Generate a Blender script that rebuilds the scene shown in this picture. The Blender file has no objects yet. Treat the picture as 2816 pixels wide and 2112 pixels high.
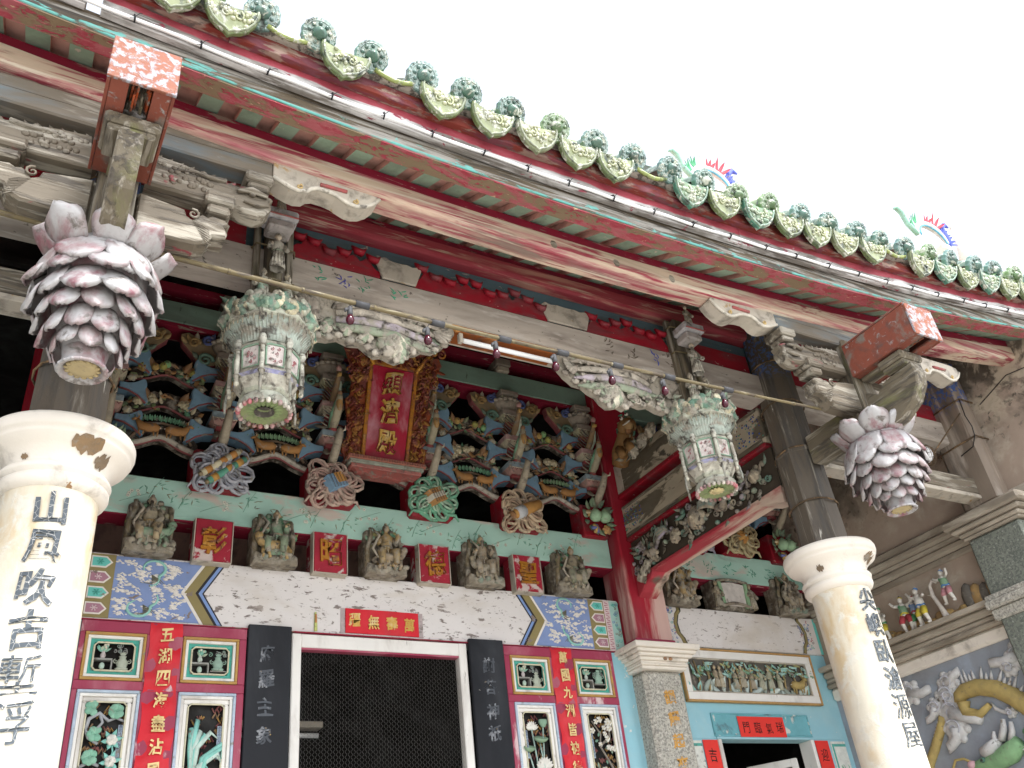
import bpy, math, random
from mathutils import Matrix, Vector, Euler
R=math.radians; PI=math.pi; cos=math.cos; sin=math.sin
sc=bpy.context.scene
# ---------------------------------------------------------------- camera
cam_d=bpy.data.cameras.new('camera'); cam=bpy.data.objects.new('camera',cam_d); sc.collection.objects.link(cam)
yaw,pit,rol=R(32.838),R(32.943),R(7.220)
fw=Vector((sin(yaw)*cos(pit),cos(yaw)*cos(pit),sin(pit))); rt=Vector((cos(yaw),-sin(yaw),0)); dn=fw.cross(rt)
rr=rt*cos(rol)+dn*sin(rol); dd=-rt*sin(rol)+dn*cos(rol)
cam.matrix_world=Matrix(((rr.x,-dd.x,-fw.x,-2.283),(rr.y,-dd.y,-fw.y,-5.5),(rr.z,-dd.z,-fw.z,1.6),(0,0,0,1)))
cam_d.sensor_width=36; cam_d.lens=2469.65/2816*36; cam_d.clip_end=500; cam_d.clip_start=.05
sc.camera=cam
# ---------------------------------------------------------------- world: bright overcast sky
SUN_EL,SUN_AZ=58,14        # azimuth measured from straight out in front of the temple, towards its right
w=bpy.data.worlds.new('World'); sc.world=w; w.use_nodes=True
nt=w.node_tree; bg=nt.nodes['Background']
sky=nt.nodes.new('ShaderNodeTexSky'); sky.sky_type='NISHITA'; sky.sun_disc=False
sky.sun_elevation=R(SUN_EL); sky.sun_rotation=R(180-SUN_AZ); sky.air_density=1.0; sky.dust_density=1.5; sky.ozone_density=.4
hs=nt.nodes.new('ShaderNodeHueSaturation'); hs.inputs['Saturation'].default_value=.30
nt.links.new(sky.outputs[0],hs.inputs['Color']); nt.links.new(hs.outputs[0],bg.inputs[0]); bg.inputs[1].default_value=.13
sd=bpy.data.lights.new('sun','SUN'); sd.energy=1.3; sd.angle=R(14); sd.color=(1,.985,.965)
so=bpy.data.objects.new('sun',sd); sc.collection.objects.link(so)
sv=Vector((sin(R(SUN_AZ))*cos(R(SUN_EL)),-cos(R(SUN_AZ))*cos(R(SUN_EL)),sin(R(SUN_EL))))
so.rotation_euler=sv.to_track_quat('Z','Y').to_euler(); so.location=(0,-8,12)
sc.view_settings.view_transform='Standard'; sc.view_settings.look='None'; sc.view_settings.gamma=1; sc.view_settings.use_curve_mapping=False
sc.view_settings.exposure=2.0
sc.render.engine='CYCLES'; sc.cycles.use_denoising=True
try: sc.cycles.denoiser='OPENIMAGEDENOISE'
except Exception: pass
sc.cycles.max_bounces=7; sc.cycles.diffuse_bounces=5; sc.cycles.glossy_bounces=3; sc.cycles.caustics_reflective=False; sc.cycles.caustics_refractive=False
# ---------------------------------------------------------------- small helpers
def C(h):
    f=lambda c:(c/12.92 if c<=.04045 else ((c+.055)/1.055)**2.4)
    return tuple(f(int(h[i:i+2],16)/255) for i in (0,2,4))
def mixc(a,b,t): return tuple(x*(1-t)+y*t for x,y in zip(a,b))
T=Matrix.Translation
def RX(a): return Matrix.Rotation(a,4,'X')
def RY(a): return Matrix.Rotation(a,4,'Y')
def RZ(a): return Matrix.Rotation(a,4,'Z')
def SC(x,y=None,z=None):
    if y is None: y=z=x
    return Matrix.Diagonal((x,y,z,1))
I4=Matrix.Identity(4)
class MB:
    """collects shapes; build() links them as one mesh object with a colour per face"""
    def __init__(s): s.v=[];s.f=[];s.c=[];s.s=[];s.rel=[]
    def add(s,vs,fs,col=(.5,.5,.5),M=None,smooth=False):
        o=len(s.v)
        if M is None: s.v+= [tuple(p) for p in vs]
        else: s.v+= [tuple(M@Vector(p)) for p in vs]
        flip=M is not None and M.determinant()<0
        for f in fs:
            s.f.append([i+o for i in (reversed(f) if flip else f)]); s.c.append(col); s.s.append(smooth)
        return s
    def box(s,x0,x1,y0,y1,z0,z1,col=(.5,.5,.5),M=None,b=0):
        if x0>x1:x0,x1=x1,x0
        if y0>y1:y0,y1=y1,y0
        if z0>z1:z0,z1=z1,z0
        b=min(b,(x1-x0)*.45,(y1-y0)*.45,(z1-z0)*.45)
        if b<=0:
            vs=[(x,y,z) for x in (x0,x1) for y in (y0,y1) for z in (z0,z1)]
            return s.add(vs,[(0,1,3,2),(4,6,7,5),(0,4,5,1),(2,3,7,6),(0,2,6,4),(1,5,7,3)],col,M)
        vs=[];ix={}
        for i,x in enumerate((x0,x1)):
            for j,y in enumerate((y0,y1)):
                for k,z in enumerate((z0,z1)):
                    dx=b*(1-2*i);dy=b*(1-2*j);dz=b*(1-2*k)
                    for a,p in (('x',(x,y+dy,z+dz)),('y',(x+dx,y,z+dz)),('z',(x+dx,y+dy,z))):
                        ix[i,j,k,a]=len(vs);vs.append(p)
        q=lambda *t:[ix[k] for k in t]
        F=[q((0,0,0,'x'),(0,0,1,'x'),(0,1,1,'x'),(0,1,0,'x')),q((1,0,0,'x'),(1,1,0,'x'),(1,1,1,'x'),(1,0,1,'x')),
           q((0,0,0,'y'),(1,0,0,'y'),(1,0,1,'y'),(0,0,1,'y')),q((0,1,0,'y'),(0,1,1,'y'),(1,1,1,'y'),(1,1,0,'y')),
           q((0,0,0,'z'),(0,1,0,'z'),(1,1,0,'z'),(1,0,0,'z')),q((0,0,1,'z'),(1,0,1,'z'),(1,1,1,'z'),(0,1,1,'z'))]
        for i in (0,1):
            for j in (0,1):
                F.append(q((i,j,0,'x'),(i,j,1,'x'),(i,j,1,'y'),(i,j,0,'y')))
                F.append(q((i,0,j,'x'),(i,1,j,'x'),(i,1,j,'z'),(i,0,j,'z')))
                F.append(q((0,i,j,'y'),(1,i,j,'y'),(1,i,j,'z'),(0,i,j,'z')))
                for k in (0,1): F.append(q((i,j,k,'x'),(i,j,k,'y'),(i,j,k,'z')))
        return s.add(vs,F,col,M)
    def prism(s,poly,y0,y1,col=(.5,.5,.5),M=None,b=0,side=None):
        """polygon in (x,z), extruded along y; b chamfers the y0 (front) rim"""
        n=len(poly); cx=sum(p[0] for p in poly)/n; cz=sum(p[1] for p in poly)/n
        ins=[]
        for i in range(n):
            a=Vector(poly[i-1]);p=Vector(poly[i]);c=Vector(poly[(i+1)%n])
            d=((p-a).normalized()+(c-p).normalized())
            nn=Vector((-d.y,d.x)); nn=nn.normalized() if nn.length>1e-9 else Vector((0,0)); ins.append(nn)
        area=sum(poly[i-1][0]*poly[i][1]-poly[i][0]*poly[i-1][1] for i in range(n)); sg=1 if area>0 else -1
        fr=[(p[0]+ins[i].x*b*sg,y0,p[1]+ins[i].y*b*sg) for i,p in enumerate(poly)]
        mid=[(p[0],y0+b,p[1]) for p in poly]; bk=[(p[0],y1,p[1]) for p in poly]
        vs=fr+mid+bk
        o=(lambda f:f) if sg>0 else (lambda f:list(reversed(f)))
        s.add(vs,[o(list(range(n)))],col,M)
        F=[]
        for i in range(n):
            j=(i+1)%n
            if b>0: F.append(o([i,i+n,j+n,j]))
            F.append(o([i+n,i+2*n,j+2*n,j+n]))
        F.append(o(list(range(3*n-1,2*n-1,-1))))
        return s.add(vs,F,side or col,M)
    def lathe(s,prof,n=16,col=(.5,.5,.5),M=None,smooth=True,ph=0,a0=0,a1=2*PI,cols=None):
        full=abs(a1-a0-2*PI)<1e-6; m=n if full else n+1
        vs=[(r*cos(a0+ph+(a1-a0)*i/n),r*sin(a0+ph+(a1-a0)*i/n),z) for r,z in prof for i in range(m)]
        F=[];G=[]
        for k in range(len(prof)-1):
            F=[]
            for i in range(n):
                j=(i+1)%m; F.append((k*m+i,k*m+j,(k+1)*m+j,(k+1)*m+i))
            if cols:
                o=k*m; s.add(vs[o:o+2*m],[[q-o for q in f] for f in F],cols[k],M,smooth)
            else: G+=F
        if not cols: s.add(vs,G,col,M,smooth)
        return s
    def ell(s,c,r,col=(.5,.5,.5),M=None,n=8,m=5):
        if not isinstance(r,(tuple,list)): r=(r,r,r)
        vs=[(c[0],c[1],c[2]-r[2])];F=[]
        for k in range(1,m):
            t=-PI/2+PI*k/m
            vs+=[(c[0]+r[0]*cos(t)*cos(2*PI*i/n),c[1]+r[1]*cos(t)*sin(2*PI*i/n),c[2]+r[2]*sin(t)) for i in range(n)]
        vs.append((c[0],c[1],c[2]+r[2])); L=len(vs)-1
        for i in range(n):
            j=(i+1)%n
            F.append((0,1+j,1+i)); F.append((L,1+(m-2)*n+i,1+(m-2)*n+j))
            for k in range(m-2): F.append((1+k*n+i,1+k*n+j,1+(k+1)*n+j,1+(k+1)*n+i))
        return s.add(vs,F,col,M,True)
    def tube(s,pts,r,col=(.5,.5,.5),M=None,n=6,closed=False,smooth=True,flat=1):
        pts=[Vector(p) for p in pts]; N=len(pts); rs=r if isinstance(r,(list,tuple)) else [r]*N
        up=None;vs=[];F=[]
        for i,p in enumerate(pts):
            if closed: t=(pts[(i+1)%N]-pts[i-1])
            else: t=pts[min(i+1,N-1)]-pts[max(i-1,0)]
            t=t.normalized() if t.length>1e-9 else Vector((0,0,1))
            if up is None:
                up=Vector((0,1,0)) if abs(t.y)<.9 else Vector((0,0,1))
            up=(up-t*up.dot(t)); up=up.normalized() if up.length>1e-6 else t.orthogonal().normalized()
            bi=t.cross(up)
            for k in range(n):
                a=2*PI*k/n; vs.append(p+up*(rs[i]*sin(a)*flat)+bi*(rs[i]*cos(a)))
        for i in range(N if closed else N-1):
            for k in range(n):
                a=i*n+k;b=i*n+(k+1)%n; j=(i+1)%N; F.append((a,b,j*n+(k+1)%n,j*n+k))
        if not closed: F.append(tuple(range(n-1,-1,-1))); F.append(tuple((N-1)*n+k for k in range(n)))
        return s.add(vs,F,col,M,smooth)
    def petal(s,L,W,col=(.5,.5,.5),M=None,cup=.25,curl=.3,th=.08,pt=.6,n=5,m=4,wav=0,rng=None):
        """leaf/petal along +z, facing -y: width profile, cupped across, curled outwards (-y) at the tip"""
        fr=[];bk=[]
        for i in range(n+1):
            u=i/n; wd=W*.5*(sin(PI*min(1,u*.93+.07))**pt)*(1 if u<.97 else .55)
            for j in range(m+1):
                v=j/m*2-1; x=wd*v
                y=cup*W*(v*v)-curl*L*u*u+(wav*W*sin(v*7+u*3) if wav else 0)
                z=L*u*(1-.1*v*v*u)
                fr.append((x,y,z)); bk.append((x*.92,y+th*W*(1-v*v*.7)+.001,z*.985))
        vs=fr+bk;q=m+1;F=[];o=len(fr)
        for i in range(n):
            for j in range(m):
                a=i*q+j; F.append((a,a+1,a+q+1,a+q)); F.append((a+o,a+q+o,a+q+1+o,a+1+o))
            a=i*q;F.append((a,a+q,a+q+o,a+o)); a=i*q+m;F.append((a,a+o,a+q+o,a+q))
        for j in range(m):
            a=n*q+j;F.append((a,a+1,a+1+o,a+o)); a=j;F.append((a,a+o,a+1+o,a+1))
        return s.add(vs,F,col,M,True)
    def spiral(s,R0,r,turns=1.6,col=(.5,.5,.5),M=None,n=5,st=16,flat=1,end=.15):
        """scroll in the xz plane, unrolling from (0,0) centre"""
        pts=[];rs=[]
        for i in range(st+1):
            u=i/st; a=turns*2*PI*u; rad=R0*(end+(1-end)*u); pts.append((rad*cos(a),0,rad*sin(a))); rs.append(r*(.55+.45*u) if u<.9 else r)
        return s.tube(pts,rs,col,M,n,flat=flat)
    def beamx(s,prof,x0,x1,n=1,zf=None,col=(.5,.5,.5),zref=0):
        """closed (y,z) profile swept along x, lifted by zf(x); rel keeps the height above zref"""
        m=len(prof); vs=[];F=[]
        for i in range(n+1):
            x=x0+(x1-x0)*i/n; dz=zf(x) if zf else 0
            for y,z in prof: vs.append((x,y,z+dz)); s.rel.append(z-zref)
        for i in range(n):
            for k in range(m):
                j=(k+1)%m; F.append((i*m+k,(i+1)*m+k,(i+1)*m+j,i*m+j))
        F.append(tuple(range(m))); F.append(tuple(range((n+1)*m-1,n*m-1,-1)))
        return s.add(vs,F,col)
    def merge(s,o,M=None,col=None):
        k=len(s.v); s.v+= [tuple(M@Vector(p)) for p in o.v] if M is not None else o.v
        flip=M is not None and M.determinant()<0
        for f,c,sm in zip(o.f,o.c,o.s): s.f.append([i+k for i in (reversed(f) if flip else f)]); s.c.append(col or c); s.s.append(sm)
        return s
    def mesh(s,name,off=(0,0,0)):
        me=bpy.data.meshes.new(name)
        me.from_pydata([(p[0]-off[0],p[1]-off[1],p[2]-off[2]) for p in s.v],[],s.f)
        me.polygons.foreach_set('use_smooth',s.s)
        at=me.color_attributes.new('Col','FLOAT_COLOR','CORNER')
        buf=[]
        for f,c in zip(s.f,s.c): buf+= [c[0],c[1],c[2],1.0]*len(f)
        at.data.foreach_set('color',buf)
        if s.rel and len(s.rel)==len(s.v):
            ra=me.attributes.new('rel','FLOAT','POINT'); ra.data.foreach_set('value',s.rel)
        me.update(); return me
def link(o):
    sc.collection.objects.link(o); return o
_used={}
def uniq(label):
    return label
def thing(name,label,cat,loc=(0,0,0),group=None):
    o=link(bpy.data.objects.new(name,None)); o.location=loc; o.empty_display_size=.1; o['label']=label; o['category']=cat
    if group:o['group']=group
    return o
WL={}
def wloc(o):
    l=Vector((0,0,0))
    while o is not None: l+=Vector(o.location); o=o.parent
    return l
def part(name,mb,mat,parent,label=None,kind=None,org=None):
    """mesh given in world coordinates -> child of parent, its origin at org (world) or the parent's"""
    pl=wloc(parent); ol=Vector(org) if org is not None else pl
    me=mb.mesh(name,ol); me.materials.append(mat)
    o=link(bpy.data.objects.new(name,me)); o.parent=parent; o.location=ol-pl
    if label:o['label']=label
    if kind:o['kind']=kind
    return o
def solo(name,mb,mat,label,cat,org,group=None):
    me=mb.mesh(name,org); me.materials.append(mat); o=link(bpy.data.objects.new(name,me)); o.location=org; o['label']=label; o['category']=cat
    if group:o['group']=group
    return o
def struct(name,mb,mat,parent=None,kind='structure'):
    me=mb.mesh(name); me.materials.append(mat); o=link(bpy.data.objects.new(name,me))
    if parent:o.parent=parent
    else:o['kind']=kind
    return o
def inst(name,me,parent,M):
    """child sharing mesh data; M in world space (parents are unrotated)"""
    o=link(bpy.data.objects.new(name,me)); o.parent=parent; o.matrix_local=T(-wloc(parent))@M; return o
# ---------------------------------------------------------------- materials
def newmat(name):
    m=bpy.data.materials.new(name); m.use_nodes=True; nt=m.node_tree; return m,nt,nt.nodes['Principled BSDF']
def N(nt,t,**k):
    n=nt.nodes.new(t)
    for a,b in k.items(): setattr(n,a,b)
    return n
def math_(nt,op,a,b=None,c=None,clamp=False):
    n=N(nt,'ShaderNodeMath',operation=op); n.use_clamp=clamp
    for i,x in enumerate((a,b,c)):
        if x is None: continue
        if isinstance(x,(int,float)): n.inputs[i].default_value=x
        else: nt.links.new(x,n.inputs[i])
    return n.outputs[0]
def coords(nt,stretch=(1,1,1),rnd=True):
    tc=N(nt,'ShaderNodeTexCoord'); v=tc.outputs['Object']
    if rnd:
        oi=N(nt,'ShaderNodeObjectInfo'); ad=N(nt,'ShaderNodeVectorMath',operation='ADD'); cb=N(nt,'ShaderNodeCombineXYZ')
        x=math_(nt,'MULTIPLY',oi.outputs['Random'],37.0)
        for i in range(3): nt.links.new(x,cb.inputs[i])
        nt.links.new(v,ad.inputs[0]); nt.links.new(cb.outputs[0],ad.inputs[1]); v=ad.outputs[0]
    mp=N(nt,'ShaderNodeMapping'); mp.inputs['Scale'].default_value=stretch; nt.links.new(v,mp.inputs[0]); return mp.outputs[0]
def noise(nt,vec,scale,detail=5,rough=.6,dist=0):
    n=N(nt,'ShaderNodeTexNoise'); n.inputs['Scale'].default_value=scale; n.inputs['Detail'].default_value=detail
    n.inputs['Roughness'].default_value=rough; n.inputs['Distortion'].default_value=dist; nt.links.new(vec,n.inputs['Vector']); return n.outputs[0]
def step(nt,val,thr,soft):
    n=N(nt,'ShaderNodeMapRange'); n.interpolation_type='SMOOTHSTEP'; nt.links.new(val,n.inputs[0])
    n.inputs[1].default_value=thr-soft; n.inputs[2].default_value=thr+soft; return n.outputs[0]
def mixn(nt,fac,a,b,mode='MIX'):
    n=N(nt,'ShaderNodeMix',data_type='RGBA',blend_type=mode)
    for i,x in ((0,fac),(6,a),(7,b)):
        if isinstance(x,(int,float)): n.inputs[i].default_value=x
        elif isinstance(x,tuple): n.inputs[i].default_value=(*x[:3],1)
        else: nt.links.new(x,n.inputs[i])
    return n.outputs[2]
def band(nt,axis,lo,hi,soft,wob=.0,vec=None):
    if axis=='R': x=N(nt,'ShaderNodeAttribute',attribute_name='rel').outputs['Fac']
    else:
        tc=N(nt,'ShaderNodeTexCoord'); sp=N(nt,'ShaderNodeSeparateXYZ'); nt.links.new(tc.outputs['Object'],sp.inputs[0])
        x=sp.outputs['XYZ'.index(axis)]
    if wob and vec is not None:
        nn=noise(nt,vec,3,4); x=math_(nt,'ADD',x,math_(nt,'MULTIPLY',math_(nt,'SUBTRACT',nn,.5),wob))
    return math_(nt,'MULTIPLY',step(nt,x,lo,soft),math_(nt,'SUBTRACT',1,step(nt,x,hi,soft)))
def thr(cov): return .5+(.5-cov)*.42
def weather(name,base,layers=(),rough=.7,bump=.25,vary=.22,vscale=4,vstretch=(1,1,1),grain=None,metal=0,attr=False,fine=60,spec=.3,dust=0):
    """base colour (or the mesh's own colour) with broken layers of paint or dirt over it.
    layer: (colour, coverage, scale, stretch, softness[, band])"""
    m,nt,bs=newmat(name)
    v=coords(nt,vstretch)
    if attr:
        at=N(nt,'ShaderNodeVertexColor',layer_name='Col'); col=at.outputs[0]
    else: col=base
    hgt=None
    nz=noise(nt,v,vscale,6,.62)
    mr=N(nt,'ShaderNodeMapRange'); nt.links.new(nz,mr.inputs[0]); mr.inputs[1].default_value=.25; mr.inputs[2].default_value=.75
    mr.inputs[3].default_value=1-vary; mr.inputs[4].default_value=1+vary
    gray=N(nt,'ShaderNodeCombineXYZ')
    for i in range(3): nt.links.new(mr.outputs[0],gray.inputs[i])
    col=mixn(nt,1.0,col,gray.outputs[0],'MULTIPLY')
    for L in layers:
        c,cov,scl,st,soft=L[:5]; bnd=L[5] if len(L)>5 else None
        vv=coords(nt,st); nn=noise(nt,vv,scl,7,.62,.4); mask=step(nt,nn,thr(cov),soft)
        if bnd: mask=math_(nt,'MULTIPLY',mask,band(nt,*bnd,vec=vv))
        if isinstance(c,str): c=C(c)
        v2=noise(nt,vv,scl*3.1,4); cc=mixn(nt,v2,mixc(c,(0,0,0),.25),mixc(c,(1,1,1),.08))
        col=mixn(nt,mask,col,cc); hgt=mask if hgt is None else math_(nt,'MAXIMUM',hgt,mask)
    if dust: col=mixn(nt,dust,col,C('9c958a'))
    nt.links.new(col,bs.inputs['Base Color']); bs.inputs['Roughness'].default_value=rough; bs.inputs['Metallic'].default_value=metal
    try: bs.inputs['Specular IOR Level'].default_value=spec
    except Exception: pass
    bp=N(nt,'ShaderNodeBump'); bp.inputs['Strength'].default_value=bump; bp.inputs['Distance'].default_value=.004
    g=noise(nt,coords(nt,grain or vstretch),fine,5,.7)
    h=g if hgt is None else math_(nt,'ADD',math_(nt,'MULTIPLY',hgt,.8),math_(nt,'MULTIPLY',g,.6))
    nt.links.new(h,bp.inputs['Height']); nt.links.new(bp.outputs[0],bs.inputs['Normal'])
    return m
ALX=(.12,1,1); ALY=(1,.12,1); ALZ=(1,1,.12)
WOOD=C('8a7f68'); GREYW=C('9a9483'); PALE=C('d6bd97'); RED=C('a01c2c'); DRED=C('8a1a2a'); ORANGE=C('b5582f'); TEAL=C('4fb0a0')
M={}
# eaves
M['p1']=weather('peeled_purlin',C('c9b49e'),[(C('b05a64'),.42,10,(.13,1,1),.12),(C('9c2038'),.34,20,(.09,1.3,1.3),.06),(C('8c7466'),.20,10,(.14,1,1),.08),(C('d9cab4'),.30,26,(.06,1.5,1.5),.06),(C('8f1c30'),.16,7,(.25,1,1),.04)],vstretch=ALX,grain=(.06,1,1),vscale=14,bump=.45)
M['p2']=weather('red_purlin',C('bd8878'),[(C('a41f33'),.68,10,(.13,1,1),.08),(C('cfae98'),.22,16,(.11,1.5,1.5),.05)],vstretch=ALX,grain=(.06,1,1),vscale=12)
M['dred']=weather('maroon_board',C('861c34'),[(C('8a7464'),.18,16,(.25,1.4,1.4),.03),(C('b98a84'),.16,30,(.2,1.2,1.2),.03)],vstretch=ALX,grain=(.06,1,1))
M['rail']=weather('weathered_eave_rail',C('5d5242'),[(C('98938a'),.50,24,(.08,1.6,1.6),.06),(C('352c20'),.32,30,(.08,1.5,1.5),.05),(C('b5b2ad'),.22,18,(.10,1.5,1.5),.05),(C('5aaaa0'),.54,30,(.35,1,1),.05,('R',-.004,.009,.002,.0)),(C('6ab5ac'),.30,20,(.3,1,1),.02,('R',.008,.045,.012,.01))],vstretch=ALX,grain=(.05,1,1),bump=.7,vscale=16)
M['railred']=weather('peeling_red_rail_foot',C('7d6b54'),[(C('a84850'),.48,16,(.4,1,1),.05),(C('a01e34'),.38,26,(.4,1,1),.02),(C('c9a884'),.12,50,(.5,1,1),.02)],vstretch=ALX,grain=(.08,1,1),bump=.8,fine=90)
M['fascia']=weather('peeling_fascia',C('77716b'),[(C('d3d0ce'),.50,9,(.22,1,1),.10),(C('4f4338'),.30,14,(.14,1,1),.08),(C('dad8d6'),.20,34,(.12,1,1),.05),(C('96182f'),.97,14,(.5,1,1),.02,('R',.074,.6,.006,.10)),(C('8a1c36'),.20,20,(.5,1,1),.015)],vstretch=ALX,grain=(.05,1,1),bump=.7,vscale=16)
M['fascia_or']=weather('orange_eave_board',C('743026'),[(C('6a162a'),.42,18,(.3,1,1),.07),(C('8f7463'),.36,20,(.3,1,1),.05),(C('54423a'),.24,26,(.3,1,1),.05)],vstretch=ALX,grain=(.06,1,1),bump=.6)
M['mortar']=weather('eave_mortar',C('a39b90'),[(C('544b40'),.42,30,(1,1,1),.06)],bump=1.0,fine=60)
M['rafter']=weather('sage_rafter',C('8fa893'),[(C('7d957f'),.4,5,(1,.3,1),.1),(C('c9c0ae'),.10,14,(1,.4,1),.02),(C('6a6050'),.10,14,(1,.5,1),.03)],bump=.3,vary=.14)
M['soffit']=weather('pink_soffit',C('cfa698'),[(C('b08478'),.35,6,(1,.4,1),.1)],bump=.15,vary=.14)
M['tube']=weather('white_tube',C('f2f2f2'),[],rough=.35,vary=.02,bump=0,spec=.5)
M['blackplastic']=weather('black_plastic',C('1b1b1e'),[],rough=.5,vary=.1,bump=.05)
# timber
M['wood']=weather('weathered_timber',C('6d6352'),[(C('9c9484'),.40,16,(1.4,1.4,.10),.07),(C('463c2e'),.34,20,(1.3,1.3,.12),.07),(C('6d6a3c'),.18,5,(1,1,.5),.10)],vstretch=(1,1,.2),grain=(1,1,.06),vscale=12,bump=.8)
M['woodx']=weather('weathered_carved_arm',C('71685a'),[(C('a8a090'),.38,16,(.13,1.4,1.4),.07),(C('473d2e'),.34,20,(.16,1.3,1.3),.07),(C('963840'),.11,10,(.4,1,1),.03)],vstretch=(.25,1,1),grain=(.06,1,1),vscale=12,bump=.8)
M['woody']=weather('weathered_timber_y',C('6f6656'),[(C('a39a8a'),.38,16,(1.4,.13,1.4),.07),(C('473d2e'),.34,20,(1.3,.16,1.3),.07),(C('75743e'),.20,6,(1,.4,1),.08)],vstretch=(1,.25,1),grain=(1,.06,1),vscale=12,bump=.8)
M['postdark']=weather('dark_octagon_post',C('5f564b'),[(C('3f382f'),.42,9,(1.2,1.2,.2),.1),(C('948c7e'),.26,12,(1.4,1.4,.15),.07),(C('cfc9bd'),.09,16,(1.3,1.3,.2),.03),(C('3f5f96'),.42,34,(1,1,1),.02,('Z',1.3,3,.08,.2))],vstretch=(1,1,.25),grain=(1,1,.1),bump=.6,rough=.55)
M['wirey']=weather('rusty_strap',C('5a4a38'),[(C('8a6a42'),.4,12,(1,1,1),.05)],bump=.4)
M['orangebox']=weather('orange_box',C('84493a'),[(C('9a9794'),.16,26,(1,1,1),.06),(C('5a3428'),.32,8,(1,1,1),.1),(C('776c60'),.24,7,(1,1,1),.08)],bump=.4,vary=.2)
M['orangefront']=weather('orange_box_front',C('8a5440'),[(C('9c9fa6'),.46,30,(1,1,1),.06),(C('93624c'),.3,44,(1,1,1),.05)],bump=.4,vary=.16)
M['bluegrey']=weather('bluegrey_corbel',C('6f7c82'),[(C('6f6453'),.62,6,(.25,1,1),.12),(C('a39c8e'),.26,12,(.2,1,1),.06)],vstretch=ALX,bump=.4)
M['blueplank']=weather('faded_blue_plank',C('5f7d88'),[(C('4f666e'),.40,8,ALX,.12),(C('b9b6aa'),.15,16,(.4,1,1),.02)],vstretch=ALX,bump=.3)
M['redboard']=weather('red_scalloped_board',C('931728'),[(C('74121f'),.38,8,(.4,1,1),.12),(C('c9b0a4'),.09,24,(.6,1,1),.02)],bump=.3,vary=.18,rough=.55)
M['ivory']=weather('ivory_cloud_board',C('b9b0a2'),[(C('b08c50'),.12,12,(1,1,1),.04),(C('857d70'),.30,9,(1,1,1),.1)],bump=.4)
M['tiebeam']=weather('pale_tie_beam',C('b8aea3'),[(C('968b80'),.40,7,(.25,1,1),.12),(C('cac2b8'),.25,14,(.2,1,1),.06),(C('5a5046'),.10,30,(.6,1,1),.03)],vstretch=ALX,grain=(.1,1,1),bump=.3,vscale=9)
M['bamboo']=weather('bamboo',C('72664a'),[(C('4a3a24'),.36,14,(.6,2,2),.06),(C('9a9074'),.26,16,(.5,2,2),.05)],vstretch=(.2,1,1),rough=.6)
M['tape']=weather('grey_tape',C('4b4b4d'),[(C('d8d4cb'),.07,25,(1,1,1),.03)],rough=.6)
M['bulb']=weather('red_bulb',C('450a1e'),[],rough=.15,vary=.15,bump=.03,spec=.5)
M['rust']=weather('rusty_steel',C('8a4a1c'),[(C('c98a3c'),.40,9,(.5,1,1),.06),(C('5a2d14'),.25,10,(.6,1,1),.06)],bump=.5)
# stone, plaster
M['column']=weather('cream_plaster_column',C('e0d8c6'),[(C('d9bd8c'),.36,4.2,(1,1,.5),.12,('Z',2.30,3.2,.3,.8)),(C('dcc094'),.22,2.6,(1,1,.6),.12),(C('e9e3d4'),.40,9,(1,1,1),.08)],vary=.08,bump=.4,fine=120)
M['capital']=weather('white_capital',C('e6ded2'),[(C('b7ada0'),.16,5,(1,1,1),.10),(C('a27a4c'),.095,3.6,(1,1,1.2),.006)],vary=.06,bump=.5)
M['granite']=weather('grey_granite',C('b9b5aa'),[(C('8d8a82'),.45,70,(1,1,1),.06),(C('d9d5ca'),.30,45,(1,1,1),.05)],vary=.10,bump=.5,fine=150)
M['granitedark']=weather('dark_green_granite',C('7d8278'),[(C('5d635b'),.45,60,(1,1,1),.06),(C('a7aaa0'),.22,55,(1,1,1),.05)],vary=.12,bump=.4,fine=150)
M['concrete']=weather('stone_ledge',C('a3998a'),[(C('7d7262'),.35,3,(1,.3,1),.12),(C('c9bfae'),.30,5,(1,.25,1),.1)],vary=.12,bump=.4)
M['plaster']=weather('stained_plaster',C('a89788'),[(C('c6b9a8'),.30,2.5,(1,1,1),.10),(C('5f5344'),.56,3.4,(1,1,1),.09,('Z',4.72,9,.25,.9)),(C('4f4638'),.26,16,(1,1,1),.05,('Z',4.6,9,.3,.5)),(C('cdbfa8'),.36,2.6,(1,1,1),.03,('Z',4.8,9,.3,.3))],vary=.12,bump=.5)
M['reliefwall']=weather('slate_relief_ground',C('99a0aa'),[(C('8b8f95'),.4,2,(1,1,1),.15),(C('a9b6c8'),.25,3,(1,1,1),.1)],vary=.10,bump=.25)
M['bluewall']=weather('sky_blue_wall',C('92c2cf'),[(C('a3cfd9'),.35,2,(1,1,1),.15),(C('e2e2dc'),.06,14,(1,1,1),.02)],vary=.06,bump=.2)
M['bluerecess']=weather('chipped_blue_recess',C('6fabb5'),[(C('d9d9d2'),.24,9,(1,1,1),.03),(C('4f7d86'),.25,6,(1,1,1),.05)],bump=.5)
M['ground']=weather('pale_concrete_yard',C('b3b0aa'),[(C('8f8c86'),.35,1.2,(1,1,1),.15)],vary=.10,bump=.3)
M['dark']=weather('unlit_interior',C('1d1a18'),[(C('131110'),.4,2,(1,1,1),.15)],vary=.15,bump=.1,rough=.9)  # near-black base puts the darkness of the unlit hall into the colour
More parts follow.
